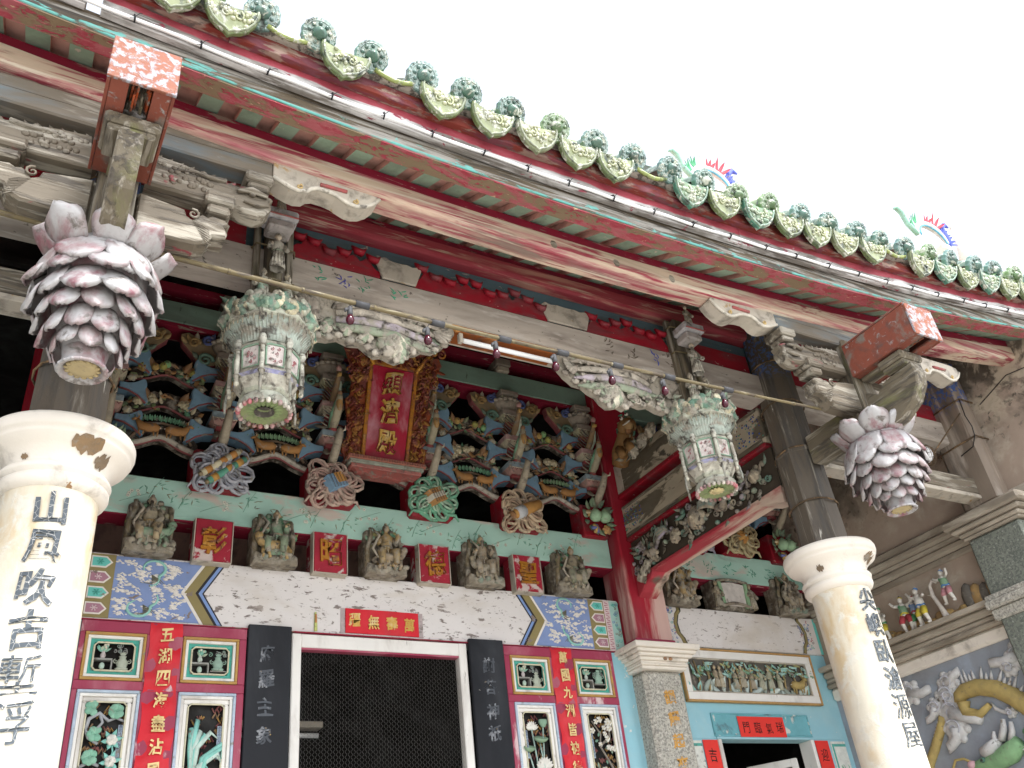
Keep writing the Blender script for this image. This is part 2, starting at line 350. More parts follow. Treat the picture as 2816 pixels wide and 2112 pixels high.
# facade paint
M['lintel']=weather('flaking_white_lintel',C('dfdad8'),[(C('857872'),.22,26,(.45,1,1.1),.03),(C('857870'),.15,60,(.45,1,1.0),.02),(C('7d706a'),.13,9,(.5,1,1),.02),(C('d9cfc4'),.22,3,(.4,1,1),.12)],vary=.05,bump=.35)
M['turq']=weather('turquoise_beam',C('b0d6c8'),[(C('d6c9bc'),.24,4,(.5,1,1),.05),(C('9ac8b8'),.30,2,(.5,1,1),.12),(C('6b6152'),.16,4,(.4,1,1),.06,('Z',.085,.2,.03,.05))],vary=.07,bump=.2,vstretch=(.4,1,1))
M['greenbeam']=weather('dull_green_beam',C('7d9788'),[(C('64796c'),.4,3,(.4,1,1),.12),(C('4a5a50'),.10,20,(1,1,.3),.03)],vary=.10,bump=.2)
M['bluearm']=weather('blue_bracket_arm',C('7c9db3'),[(C('6b899e'),.35,8,(1,1,1),.12),(C('a9b6bc'),.08,18,(1,1,1),.03)],vary=.12,bump=.2)
M['redpost']=weather('red_post',C('a01d30'),[(C('d9b3a8'),.58,2.2,(1.6,1.6,.16),.05,('Z',-.1,.62,.12,.25)),(C('861628'),.3,2,(1,1,.3),.12),(C('d9b3a8'),.10,5,(1.5,1.5,.2),.03)],vstretch=(1,1,.25),bump=.3)
M['rose']=weather('rose_red_panel_frame',C('9a3550'),[(C('b45c70'),.35,2.5,(1,1,.4),.12),(C('e0c3c4'),.17,4.5,(1,1,.45),.04)],vary=.08,bump=.2,rough=.5)
M['blackboard']=weather('black_lacquer_board',C('17191f'),[(C('262c36'),.30,2,(1,1,.3),.2),(C('86867f'),.03,26,(1,1,.4),.01)],vary=.15,bump=.1,rough=.55,spec=.25)
M['whiteframe']=weather('white_door_frame',C('e6e3de'),[(C('9a948c'),.12,9,(1,1,.3),.03),(C('c9c2ba'),.25,3,(1,1,.3),.1)],vary=.05,bump=.2)
M['wire']=weather('wire_mesh',C('8d8a86'),[],rough=.5,metal=.3,vary=.1,bump=0)
M['redpaper']=weather('red_paper',C('d01c2c'),[(C('e0303c'),.35,2,(1,1,.4),.15),(C('b81826'),.2,3,(1,1,.5),.12)],vary=.06,bump=.12,fine=20,rough=.55)
M['redpaper2']=weather('bright_red_paper',C('de3a32'),[],vary=.06,bump=.1,fine=20,rough=.6)
M['gold']=weather('gold_leaf_letter',C('cda24e'),[(C('e6c88a'),.35,12,(1,1,1),.08)],rough=.4,metal=.25,vary=.15)
M['goldpale']=weather('pale_gold_letter',C('e2c78c'),[(C('c9a35c'),.35,18,(1,1,1),.08)],rough=.45,metal=.1,vary=.12)
M['ghost']=weather('worn_letter',C('4a4e55'),[(C('8d9096'),.35,14,(1,1,1),.06),(C('c9a048'),.14,20,(1,1,1),.02)],rough=.5,vary=.2)
M['ink']=weather('black_ink',C('201614'),[],rough=.5,vary=.15,bump=0)
M['ochre']=weather('ochre_letter',C('cf9c50'),[(C('b58a48'),.3,20,(1,1,1),.05)],vary=.1)
M['carved']=weather('painted_carving',None,[(C('8b8172'),.24,14,(1,1,1),.08),(C('453c32'),.20,18,(1,1,1),.07)],attr=True,vary=.32,vscale=22,bump=.5,fine=110,dust=.24)
M['carvedclean']=weather('painted_carving_fresh',None,[(C('8b8070'),.14,16,(1,1,1),.06),(C('4f463c'),.10,20,(1,1,1),.06)],attr=True,vary=.22,vscale=18,bump=.35,fine=90,dust=.16)
M['carvedold']=weather('weathered_painted_carving',None,[(C('a39b8c'),.40,14,(1,1,1),.10),(C('453d31'),.30,18,(1,1,1),.08)],attr=True,vary=.34,vscale=20,bump=.6,fine=110)
M['gilt']=weather('gilded_carving',None,[(C('7d2f22'),.40,12,(1,1,1),.09),(C('3a1c12'),.22,18,(1,1,1),.07),(C('c9923a'),.16,18,(1,1,1),.05)],attr=True,vary=.3,vscale=20,rough=.42,metal=.15,bump=.5)
M['silver']=weather('silver_painted_petal',C('8a5a62'),[(C('a08c8a'),.56,10,(1,1,1),.12),(C('b5b2b1'),.58,9,(1,1,.8),.10),(C('5f554c'),.24,16,(1,1,1),.07)],rough=.42,metal=.12,vary=.22,bump=.5,spec=.5)
M['tile']=weather('glazed_green_tile',None,[(C('cfd1c0'),.32,22,(1,1,1),.06),(C('26382c'),.26,18,(1,1,1),.08)],attr=True,rough=.3,vary=.3,vscale=20,bump=.7,spec=.5)
M['patt']=weather('painted_pattern',None,[(C('86756a'),.12,13,(.7,1,1),.02)],attr=True,vary=.10,vscale=8,bump=.2)
def mosaic():
    m,nt,bs=newmat('dark_mosaic_letter')
    v=coords(nt,(1,1,1)); vo=N(nt,'ShaderNodeTexVoronoi',feature='DISTANCE_TO_EDGE'); vo.inputs['Scale'].default_value=42; nt.links.new(v,vo.inputs['Vector'])
    e=step(nt,vo.outputs['Distance'],.012,.010); nn=noise(nt,v,14,3)
    nt.links.new(mixn(nt,e,C('d9d6ce'),mixn(nt,nn,C('171c20'),C('59636b'))),bs.inputs['Base Color']); bs.inputs['Roughness'].default_value=.3; return m
M['mosaic']=mosaic()
# ---------------------------------------------------------------- writing
TEXT='山風吹古塹浮尖嶼臥滄源屋聖德昭彰萬壽無疆五湖四海盡沾國九洲皆被德府羅主象謝荅神祇顯濟殿瑞氣臨門吉迎春恩祥韻耀起來'
GL={}
def load_glyphs():
    obs=[]
    for off,tag in ((.0,'n'),(.022,'b')):
        for ch in sorted(set(TEXT)):
            cu=bpy.data.curves.new('t','FONT'); cu.body=ch; cu.size=1; cu.resolution_u=2; cu.offset=off; cu.extrude=.5; cu.fill_mode='BOTH'
            o=bpy.data.objects.new('t',cu); sc.collection.objects.link(o); obs.append((ch,tag,o,cu))
    dg=bpy.context.evaluated_depsgraph_get(); dg.update()
    for ch,tag,o,cu in obs:
        me=bpy.data.meshes.new_from_object(o.evaluated_get(dg))
        vs=[tuple(v.co) for v in me.vertices]; fs=[tuple(p.vertices) for p in me.polygons]
        if vs:
            xs=[p[0] for p in vs]; ys=[p[1] for p in vs]; cx=(min(xs)+max(xs))/2; cy=(min(ys)+max(ys))/2; s=max(max(xs)-min(xs),max(ys)-min(ys)) or 1
            GL[ch,tag]=([((x-cx)/s,(y-cy)/s,z) for x,y,z in vs],fs)
        bpy.data.meshes.remove(me); bpy.data.objects.remove(o); bpy.data.curves.remove(cu)
load_glyphs()
grng=random.Random(5)
def glyph(mb,ch,size,depth,fn,tag='b',brush=.05,col=(.1,.1,.1),asp=1):
    """fn(x,z,d): glyph plane -> world (d = height of relief)"""
    if (ch,tag) not in GL: return
    vs,fs=GL[ch,tag]; a,b,c,d_=[grng.uniform(0,6) for _ in range(4)]; out=[]
    sh=grng.uniform(.02,.12)*(brush>0)
    for x,y,z in vs:
        X=x+brush*(.6*sin(4.2*y+a)+.4*sin(9*x+b)+.25*sin(15*y+d_)); Y=y+brush*(.6*sin(4.8*x+c)+.4*sin(8*y+d_))+sh*x
        out.append(fn(X*size*asp,Y*size,(z+.5)*depth))
    mb.add(out,fs,col)
def flatfn(cx,y,cz,th=0): return lambda x,z,d:(cx+x,y-d,cz+z)
def letters(parent,chars,spots,size,mat,y,depth=.006,tag='b',brush=.05,asp=1,yfn=None):
    for ch,(x,z) in zip(chars,spots):
        mb=MB(); glyph(mb,ch,size,depth,flatfn(x,y,z) if yfn is None else yfn(x,z),tag,brush,asp=asp)
        if mb.v: part('character',mb,mat,parent)
# ================================================================ SETTING
rng=random.Random(11)
g=MB(); g.box(-60,60,-60,-3.55,-.4,0); struct('ground',g,M['ground'])
g=MB(); g.box(-4.6,4.6,-3.55,7,-.4,.5); struct('platform',g,M['granite'])
ZR=lambda y:4.93+.56*(y+2.62)          # underside of the rafters
zc=lambda x:.019*x*x                    # the eaves lift towards their ends
XL,XR=-4.25,4.55
# ---------------------------------------------------------------- roof
roof=thing('tiled_roof','temple roof of green glazed tiles above sage green rafters','roof',(0,0,6.3))
mb=MB()                                    # roof deck (front slope, ridge and back slope)
ys=[-2.80,-2.2,-1.4,-.6,.4,1.5]; n=24
def deck(y): return ZR(y)+.042
vs=[];F=[]
rows=[(y,deck(y)) for y in ys]+[(5.2,deck(1.5)-.5*3.7)]
for y,z in rows:
    for i in range(n+1):
        x=XL+(XR-XL)*i/n; vs.append((x,y,z+zc(x)*max(0,min(1,(1-y)/3.5)))) 
top=[(x,y,z+.05) for x,y,z in vs]; o=len(vs)
for r in range(len(rows)-1):
    for i in range(n):
        a=r*(n+1)+i; F.append((a,a+n+1,a+n+2,a+1)); F.append((o+a,o+a+1,o+a+n+2,o+a+n+1))
for i in range(n): F.append((i,i+1,o+i+1,o+i)); a=(len(rows)-1)*(n+1)+i; F.append((a,o+a,o+a+1,a+1))
mb.add(vs+top,F,(.4,.4,.4)); part('soffit_board',mb,M['soffit'],roof)
mb=MB(); L=3.05
y0,y1=-2.796,.25
def raf(mb,w=.047,h=.04):
    z0,z1=ZR(y0),ZR(y1)
    mb.add([(-w,y0,z0),(w,y0,z0),(w,y1,z1),(-w,y1,z1)],[(0,3,2,1)])
    return mb
rm=MB(); raf(rm); w_,h_=.047,.04; z0,z1=ZR(y0),ZR(y1)
rm.add([(-w_,y0,z0),(w_,y0,z0),(w_,y1,z1),(-w_,y1,z1),(-w_,y0,z0+h_),(w_,y0,z0+h_),(w_,y1,z1+h_),(-w_,y1,z1+h_)],[(0,4,7,3),(1,2,6,5),(0,1,5,4),(3,7,6,2)])
rme=rm.mesh('rafter',(0,0,6.3)); rme.materials.append(M['rafter']); rme.materials.append(M['soffit'])
for p in rme.polygons:
    if p.index>0: p.material_index=1
x=XL+.1
while x<XR-.05:
    o=link(bpy.data.objects.new('rafter',rme)); o.parent=roof; o.location=(x+rng.uniform(-.006,.006),0,zc(x)); x+=.1755
# mortar bed and the two courses of tiles at the eave
EY=-3.04
mb=MB(); mb.beamx([(-2.985,5.105),(-3.01,5.115),(-3.0,5.13),(-2.85,5.20),(-2.85,5.105)],XL,XR,90,lambda x:zc(x)+.006*sin(x*31)+.005*sin(x*17+1)); part('mortar_bed',mb,M['mortar'],roof)
GT=[C('6f9a72'),C('5f8f86'),C('86a86a'),C('52806a'),C('7d9f8c'),C('9aab62')]
def round_tile(cl,seed):
    r=random.Random(seed); mb=MB(); Rr=.078
    # disc front: scalloped rim, band of ticks, boss ring, central lotus bud
    n=14; rim=[]
    out=[(Rr*(1+.05*(i%2))*cos(2*PI*i/28),Rr*(1+.05*(i%2))*sin(2*PI*i/28)) for i in range(28)]
    mb.prism(out,-.012,.02,mixc(cl,(.75,.82,.76),.38),None,.006,side=cl)
    mb.tube([(Rr*.80*cos(2*PI*i/24),-.012,Rr*.80*sin(2*PI*i/24)) for i in range(24)],.004,mixc(cl,(1,1,1),.15),None,5,True)
    for i in range(22):
        a=2*PI*i/22; mb.box(-.003,.003,-.015,-.008,-.006,.006,mixc(cl,(1,1,1),.2),RY(-a)@T((0,0,Rr*.89)))
    for i in range(9):
        a=2*PI*i/9+.2; mb.ell((Rr*.6*cos(a),-.015,Rr*.6*sin(a)),(.010,.010,.010),mixc(cl,C('2c3a34'),.35),None,6,4)
    mb.lathe([(.042,.0),(.045,.012),(.036,.028),(.018,.045),(.004,.056),(0,.057)],9,mixc(cl,C('2f4a2e'),.5),T((0,-.008,0))@RX(PI/2)@SC(.8))
    for i in range(6):
        a=2*PI*i/6; mb.petal(.036,.034,mixc(cl,C('dfe8dc'),.45),RY(a)@T((0,-.012,.012))@RX(-.15),.15,.2)
    mb=MB().merge(mb,T((0,0,0))@RX(.46))
    # barrel going back up the slope
    s=math.atan(.56); vs=[];F=[];m=9;segs=7
    for k in range(segs+1):
        for i in range(m):
            a=PI*i/(m-1); rr_=.066; vs.append((rr_*cos(a),.01+k*.16+rr_*sin(a)*-.4,rr_*sin(a)*.9-.008+k*.16*.56))
    for k in range(segs):
        for i in range(m-1): a=k*m+i; F.append((a,a+m,a+m+1,a+1))
    mb.add(vs,F,mixc(cl,C('8a8a70'),.35),None,True)
    return mb
def drip_tile(cl,seed):
    r=random.Random(seed); mb=MB()
    P=[(-.118,.03),(-.120,.012),(-.108,-.03),(-.082,-.066),(-.05,-.088),(-.02,-.098),(0,-.112),(.02,-.098),(.05,-.088),(.082,-.066),(.108,-.03),(.120,.012),(.118,.03),(.08,.022),(0,.012),(-.08,.022)]
    mb.prism(P,-.012,.014,mixc(cl,C('e0dfb4'),.25),None,.004,side=cl)
    mb.tube([(x*.9,-.016,z*.88) for x,z in P[:13]],.0055,mixc(cl,(1,1,.9),.2),None,5)
    for i in range(26):
        x=r.uniform(-.09,.09); z=r.uniform(-.07,.012)
        if abs(x)*.9-z*.9<.11: mb.ell((x,-.014,z),(r.uniform(.008,.016),.010,r.uniform(.006,.012)),mixc(cl,C('dedcc0'),r.uniform(.2,.75)),RY(0),6,4)
    mb.spiral(.022,.005,1.2,mixc(cl,C('ecebc4'),.5),T((-.03,-.016,-.02)),5,10); mb.spiral(.022,.005,1.2,mixc(cl,C('ecebc4'),.5),T((.03,-.016,-.02)),5,10)
    # channel tile behind
    vs=[];F=[];m=7
    for k in range(5):
        for i in range(m):
            t=i/(m-1)*2-1; vs.append((.112*t,.0+k*.16,.05-.042*(1-t*t)+k*.16*.56))
    for k in range(4):
        for i in range(m-1): a=k*m+i; F.append((a,a+m,a+m+1,a+1))
    mb.add(vs,F,mixc(cl,C('a3b060'),.3),None,True)
    return mb
RT=[round_tile(c,i).mesh('round_tile') for i,c in enumerate([C('6a8a84'),C('5d7f74'),C('7a9468'),C('6c877e')])]
DT=[drip_tile(c,i).mesh('drip_tile') for i,c in enumerate([C('66754c'),C('4a7a66'),C('7d8666'),C('5f7048')])]
for m_ in RT+DT: m_.materials.append(M['tile'])
k=0; x=-3.99
miss={-1.322-.0:1}
while x<XR-.1:
    inst('round_tile',RT[rng.choice((0,0,1,2,3))],roof,T((x+rng.uniform(-.012,.012),EY+rng.uniform(-.01,.01),5.172+zc(x)+rng.uniform(-.008,.008)))@RX(.0)@RZ(rng.uniform(-.12,.12)))
    xd=x+.125
    gone=any(abs(xd-q)<.13 for q in (-1.70,-1.21,.28,2.35))
    if not gone: inst('drip_tile',DT[rng.choice((0,0,1,2,3))],roof,T((xd+rng.uniform(-.01,.01),EY+.006+rng.uniform(-.006,.006),5.098+zc(xd)))@RX(.30+rng.uniform(-.06,.06))@SC(1,1,1.15)@RY(rng.uniform(-.06,.06)))
    else:
        # the broken lower tile leaves only its curved bed
        e=MB(); e.tube([(-.1+.2*i/6,0,.045-.03*sin(PI*i/6)) for i in range(7)],.012,C('8f9a58'),None,6); me_=e.mesh('tile_edge'); me_.materials.append(M['tile']); inst('tile_edge',me_,roof,T((xd,EY+.02,5.075+zc(xd))))
    x+=.25
# ridges running down the slope with a dragon finial at the foot
def ridge(x,yb,ztip,label,flip):
    t=thing('ridge_finial',label,'roof ornament',(x,yb,deck(yb)+zc(x)),'dragon finials on the roof ridges')
    zb=deck(yb)+zc(x); mb=MB()
    # ridge wall rising into an upswept prow
    pts=[(yb+1.6,zb+.9),(yb+1.6,zb+1.25),(yb+.9,zb+.95),(yb+.45,ztip-.42),(yb+.2,ztip-.37),(yb+.0,ztip-.33),(yb-.0,ztip-.38),(yb+.1,ztip-.5),(yb+.05,zb-.02)]
    mb.prism(pts,-.055,.055,C('cfc9bd'),T((x,0,0))@RZ(PI/2)@SC(1,-1,1),.01); part('ridge_prow',mb,M['capital'],t)
    Mx=T((x,yb+.08,ztip-.25))@SC(1.2)
    mb=MB()
    arch=[(.17*cos(a),0,.15*sin(a)) for a in [PI*i/14 for i in range(15)]]
    mb.tube([(p[0],p[1],p[2]+.02) for p in arch],[.012+.014*sin(PI*i/14) for i in range(15)],C('d6d6d2'),Mx,7)
    mb.tube([(p[0]*.86,p[1]-.012,p[2]*.86+.02) for p in arch],.006,C('58b2d0'),Mx,5)
    part('body',mb,M['carvedclean'],t)
    mb=MB()
    for i in range(7):
        a=PI*(i+.7)/8; cl=[C('3a4fc0'),C('3a4fc0'),C('d03a50'),C('d03a50'),C('e0e0dc'),C('2f9a68'),C('2f9a68')][i]
        for j in range(3): mb.petal(.09+.05*(i==2),.026,cl,Mx@T((.18*cos(a),0,.02+.16*sin(a)))@RY(PI/2-a+(j-1)*.5),.1,.3)
    mb.tube([(-.17,0,.02),(-.24,0,.10),(-.25,0,.2),(-.30,0,.24),(-.33,0,.21)],[.018,.02,.022,.02,.008],C('9fd0bc'),Mx,6)
    mb.tube([(.17,0,.02),(.21,0,.1),(.19,0,.2),(.24,0,.26),(.29,0,.25)],[.018,.018,.018,.02,.006],C('3f55c8'),Mx,6)
    part('fins',mb,M['carvedclean'],t)
    mb=MB()
    mb.tube([(.30,0,-.12),(.34,0,.06),(.335,0,.34)],[.05,.035,.004],C('a99a88'),Mx,6); mb.tube([(.38,0,-.12),(.42,0,.04),(.47,0,.34)],[.05,.03,.004],C('b3a594'),Mx,6)
    part('swallow_tail',mb,M['capital'],t)
ridge(2.17,-2.05,6.98,'dragon finial above the roof edge, nearer one, over the right column','a')
ridge(4.2,-2.5,6.70,'dragon finial above the roof edge at the far right end of the eave','b')
# ---------------------------------------------------------------- eave boards
mb=MB(); mb.beamx([(-2.79,4.82),(-2.884,4.82),(-2.889,4.825),(-2.889,4.925),(-2.79,4.925)],XL,XR,60,zc,zref=4.825)
eb=thing('eave_rail','weathered grey eave rail with flaking red underside and turquoise line','beam',(0,-2.84,4.82))
rail=part('rail',mb,M['rail'],eb)
mb=MB(); mb.beamx([(-2.788,4.812),(-2.883,4.812),(-2.883,4.8185),(-2.788,4.8185)],XL,XR,60,zc,zref=4.812); part('red_foot',mb,M['railred'],eb)
fb=thing('fascia_board','long eave fascia board, peeling red paint above bare whitened wood','board',(0,-2.92,4.9))
for a,b in ((XL,-2.42),(-2.36,1.05),(1.054,XR)):
    mb=MB(); mb.beamx([(-2.9,4.9),(-2.928,4.9),(-2.93,4.903),(-2.93,5.06),(-2.9,5.06)],a,b,40,zc,zref=4.9); part('board',mb,M['fascia'],fb)
ob=thing('eave_board','narrow orange red eave board just under the roof tiles','board',(0,-2.95,5.02))
for a,b in ((XL,-1.86),(-1.857,.62),(.623,2.9),(2.903,XR)):
    mb=MB(); mb.beamx([(-2.92,5.02),(-2.968,5.02),(-2.97,5.023),(-2.97,5.10),(-2.92,5.10)],a,b,30,zc,zref=5.02); part('board',mb,M['fascia_or'],ob)
tl=thing('light_tube','white light tube running along the whole eave on black clips','light tube',(0,-2.945,4.9))
mb=MB(); N_=120
mb.tube([(XL+(XR-XL)*i/N_,-2.942,4.915+zc(XL+(XR-XL)*i/N_)+.004*sin(i*.9)) for i in range(N_+1)],.0085,C('f2f2f2'),None,8); part('tube',mb,M['tube'],tl)
cm=MB(); cm.tube([(0,.008,.022),(0,-.012,.012),(0,-.014,-.006),(0,.006,-.016)],.004,C('1b1b1e'),None,5); cm.tube([(0,-.01,.0),(.02,-.02,.02),(.03,-.012,.03)],.0016,C('1b1b1e'),None,4); cm.tube([(0,-.01,-.006),(-.02,-.016,-.02)],.0016,C('1b1b1e'),None,4)
cme=cm.mesh('clip'); cme.materials.append(M['blackplastic'])
x=-3.9
while x<XR:
    inst('clip',cme,tl,T((x,-2.942,4.915+zc(x)))@RY(rng.uniform(-.3,.3))); x+=.262+rng.uniform(-.02,.03)
# ---------------------------------------------------------------- purlins
def purlin(name,yc,zb,h,mat,label,x0=XL,x1=4.2,w=.14,strip=.07,cv=1):
    t=thing(name,label,'beam',(0,yc,zb)); zf=lambda x:cv*zc(x)
    b=.022; hw=w/2
    prof=[(yc+hw,zb+b),(yc+hw-b,zb),(yc-hw+b,zb),(yc-hw+b*.3,zb+b*.35),(yc-hw,zb+b),(yc-hw,zb+h),(yc+hw,zb+h)]
    mb=MB(); mb.beamx(prof,x0,x1,40,zf,zref=zb); part('timber',mb,mat,t)
    mb=MB(); mb.beamx([(yc+.04,zb+h+.001),(yc-hw+.014,zb+h+.001),(yc-hw+.014,zb+h+strip),(yc+.04,zb+h+strip)],x0,x1-.01,40,zf); part('top_strip',mb,M['dred'],t); return t
P1=purlin('purlin',-2.55,4.752,.108,M['p1'],'front purlin with most of its red paint scraped to pale wood')
for kx,kz in ((-.05,.0),(.36,.0),(.75,.01)):
    mb=MB(); mb.ell((kx,-2.618,4.80+zc(kx)),(.026,.005,.030),C('a08a66')); part('knot',mb,M['woodx'],P1)
P2=purlin('purlin',-1.87,5.16,.10,M['p2'],'second purlin behind the front one, still mostly bright red',w=.16,strip=.05,cv=.3)
P3=purlin('purlin',-1.0,5.70,.10,M['p2'],'dark red purlin deep under the roof behind the tie beam',w=.16,strip=.06,cv=.1)
# ---------------------------------------------------------------- tie beam between the columns, boards above it
tb=thing('tie_beam','pale tie beam with faded painted flowers between the two columns','beam',(0,-1.95,4.66))
mb=MB(); mb.box(-2.05,2.05,-1.95,-1.79,4.667,4.872,b=.012); part('beam',mb,M['tiebeam'],tb)
mb=MB(); mb.box(-.95,.95,-1.96,-1.78,4.650,4.666,b=.005); part('moulding',mb,M['ivory'],tb)
for s in (-1,1):
    mb=MB(); mb.box(s*2.32,s*4.1,-1.95,-1.79,4.667,4.872,b=.012); part('beam',mb,M['tiebeam'],tb)
# flat painted sprigs, mostly worn away
r=random.Random(4)
for cx,cl in ((-1.12,'4fae8c'),(-.98,'5a5aa8'),(-.86,'4f9a7a'),(-.66,'4fb58e'),(.75,'6d6254'),(.93,'6d6254'),(1.12,'3f4fb0'),(1.24,'6d6254')):
    mb=MB()
    for i in range(9):
        a=r.uniform(-1.4,1.4); L=r.uniform(.015,.045); p=(cx+r.uniform(-.03,.03),-1.9525,4.78+r.uniform(-.05,.05))
        mb.tube([p,(p[0]+L*.5*sin(a)+.006,p[1],p[2]+L*.5*cos(a)),(p[0]+L*sin(a),p[1],p[2]+L*cos(a))],[.002,.004,.001],C(cl),None,4,flat=.3)
    part('painted_sprig',mb,M['patt'],tb)
bp_=thing('blue_plank','faded blue plank above the red cloud boards','board',(0,-1.93,4.9))
mb=MB(); mb.box(-4.1,4.1,-1.87,-1.82,4.874,5.158); part('plank',mb,M['blueplank'],bp_)
def cloud(x0,x1,mat,name,parent,seed,white=False):
    r=random.Random(seed); Lx=x1-x0; top=[]; n=max(3,int(Lx/.085)); z0=4.876
    k=26
    P=[(x0,z0),(x1,z0)] if not white else [(x0+.06,z0),(x1-.06,z0)]
    for i in range(k+1):
        u=1-i/k; x=x0+Lx*u; h=.10+.045*abs(sin(u*n*PI/1.0+seed))+.02*sin(u*5+seed)
        e=min(u,1-u)*Lx; h*=min(1,.35+e/.12) if not white else 1
        P.append((x,z0+h))
    mb=MB(); mb.prism(P,-1.94,-1.872,(.5,.5,.5),None,.004); part(name,mb,mat,parent)
    if not white:
        # rolled lip: curls along the top edge, with small cut-out hollows
        mb=MB()
        for i in range(n):
            u0=i/n;u1=(i+1)/n; xa=x0+Lx*u0; xb=x0+Lx*u1; za=z0+.125+.03*sin(i*1.7+seed)
            mb.tube([(xa,-1.95,za+.02),(xa*.7+xb*.3,-1.955,za-.015),(xa*.3+xb*.7,-1.955,za-.02),(xb,-1.95,za+.022)],[.004,.015,.016,.004],(.5,.5,.5),None,6,flat=1.7)
        part('curled_lip',mb,mat,parent)
for i,(a,b) in enumerate(((-1.27,-.76),(-.55,.33),(.62,1.27))):
    lb=['left','middle','right'][i]
    t=thing('red_cloud_board','red scalloped cloud board above the tie beam, %s piece'%lb,'carved board',((a+b)/2,-1.99,4.876),'red cloud boards')
    cloud(a,b,M['redboard'],'board',t,i+1)
for i,(a,b) in enumerate(((-.80,-.50),(.28,.66))):
    t=thing('ivory_cloud_board','worn ivory cloud board between red ones, %s'%['left of the two','right of the two'][i],'carved board',((a+b)/2,-1.97,4.876),'ivory cloud boards')
    mb=MB(); P=[(a+.05,4.876),(b-.05,4.876)]+[(b-.01+ .0*i,4.876+.12)]+[(a+(b-a)*(1-u/9),5.0+.018*abs(sin(u*1.4))) for u in range(1,9)]+[(a+.01,4.99)]
    mb.prism(P,-1.955,-1.941,(.5,.5,.5),None,.004); part('board',mb,M['ivory'],t)
for s in (-1,1):
    t=thing('red_board_row','plain dark red boards above the side bay tie beam, %s'%('left' if s<0 else 'right'),'board',(s*3.2,-1.98,4.876))
    mb=MB(); mb.box(s*1.5,s*2.0,-1.92,-1.872,4.876,5.03); mb.box(s*2.33,s*4.1,-1.92,-1.872,4.876,5.03); part('board',mb,M['redboard'],t)
# ================================================================ carving vocabulary
def flower(mb,Mx,Rr,cols,n=6,layers=3,ctr=None,r=None):
    r=r or rng
    for l in range(layers):
        k=max(3,n-l); rad=Rr*(.62,.36,.14)[l]; pr=Rr*(.42,.34,.22)[l]
        for i in range(k):
            a=2*PI*(i+.5*l)/k+r.uniform(-.15,.15)
            mb.ell((0,0,0),(pr,pr*.45,pr*.9),cols[(i+l)%len(cols)],Mx@T((rad*cos(a),-Rr*.18*l,rad*sin(a)))@RY(-a)@RZ(.5),7,4)
    mb.ell((0,-Rr*.42,0),Rr*.16,ctr or cols[0],Mx,6,4)
def leaf(mb,Mx,L,W,col,curl=.35): mb.petal(L,W,col,Mx,.18,curl,.12,.7,4,3)
def curl(mb,Mx,Rr,col,turns=1.4,r=None): mb.spiral(Rr,Rr*.26,turns,col,Mx,5,14,flat=1.3)
def spray(mb,Mx,n,pal,S,r,flowers=None,wx=1,wz=1):
    """leaves, buds and curls tossed over an ellipse of half-size S*wx, S*wz"""
    for i in range(n):
        a=r.uniform(0,2*PI); q=math.sqrt(r.random()); x=q*cos(a)*S*wx; z=q*sin(a)*S*wz; c=r.choice(pal); t=r.random()
        if t<.45: leaf(mb,Mx@T((x,-.004*r.random(),z))@RY(r.uniform(0,2*PI)),S*r.uniform(.35,.6),S*r.uniform(.16,.26),c,r.uniform(.1,.6))
        elif t<.75: mb.ell((x,-.006,z),(S*r.uniform(.10,.17),S*.12,S*r.uniform(.08,.14)),c,Mx,6,4)
        else: curl(mb,Mx@T((x,-.008,z))@RY(r.uniform(0,6)),S*r.uniform(.14,.22),c,1.2)
    for c,k in (flowers or []):
        for i in range(k):
            a=r.uniform(0,2*PI); q=math.sqrt(r.random())*.8
            flower(mb,Mx@T((q*cos(a)*S*wx,-.01,q*sin(a)*S*wz)),S*r.uniform(.22,.32),[c,mixc(c,(.3,.3,.3),.3)],6,3,None,r)
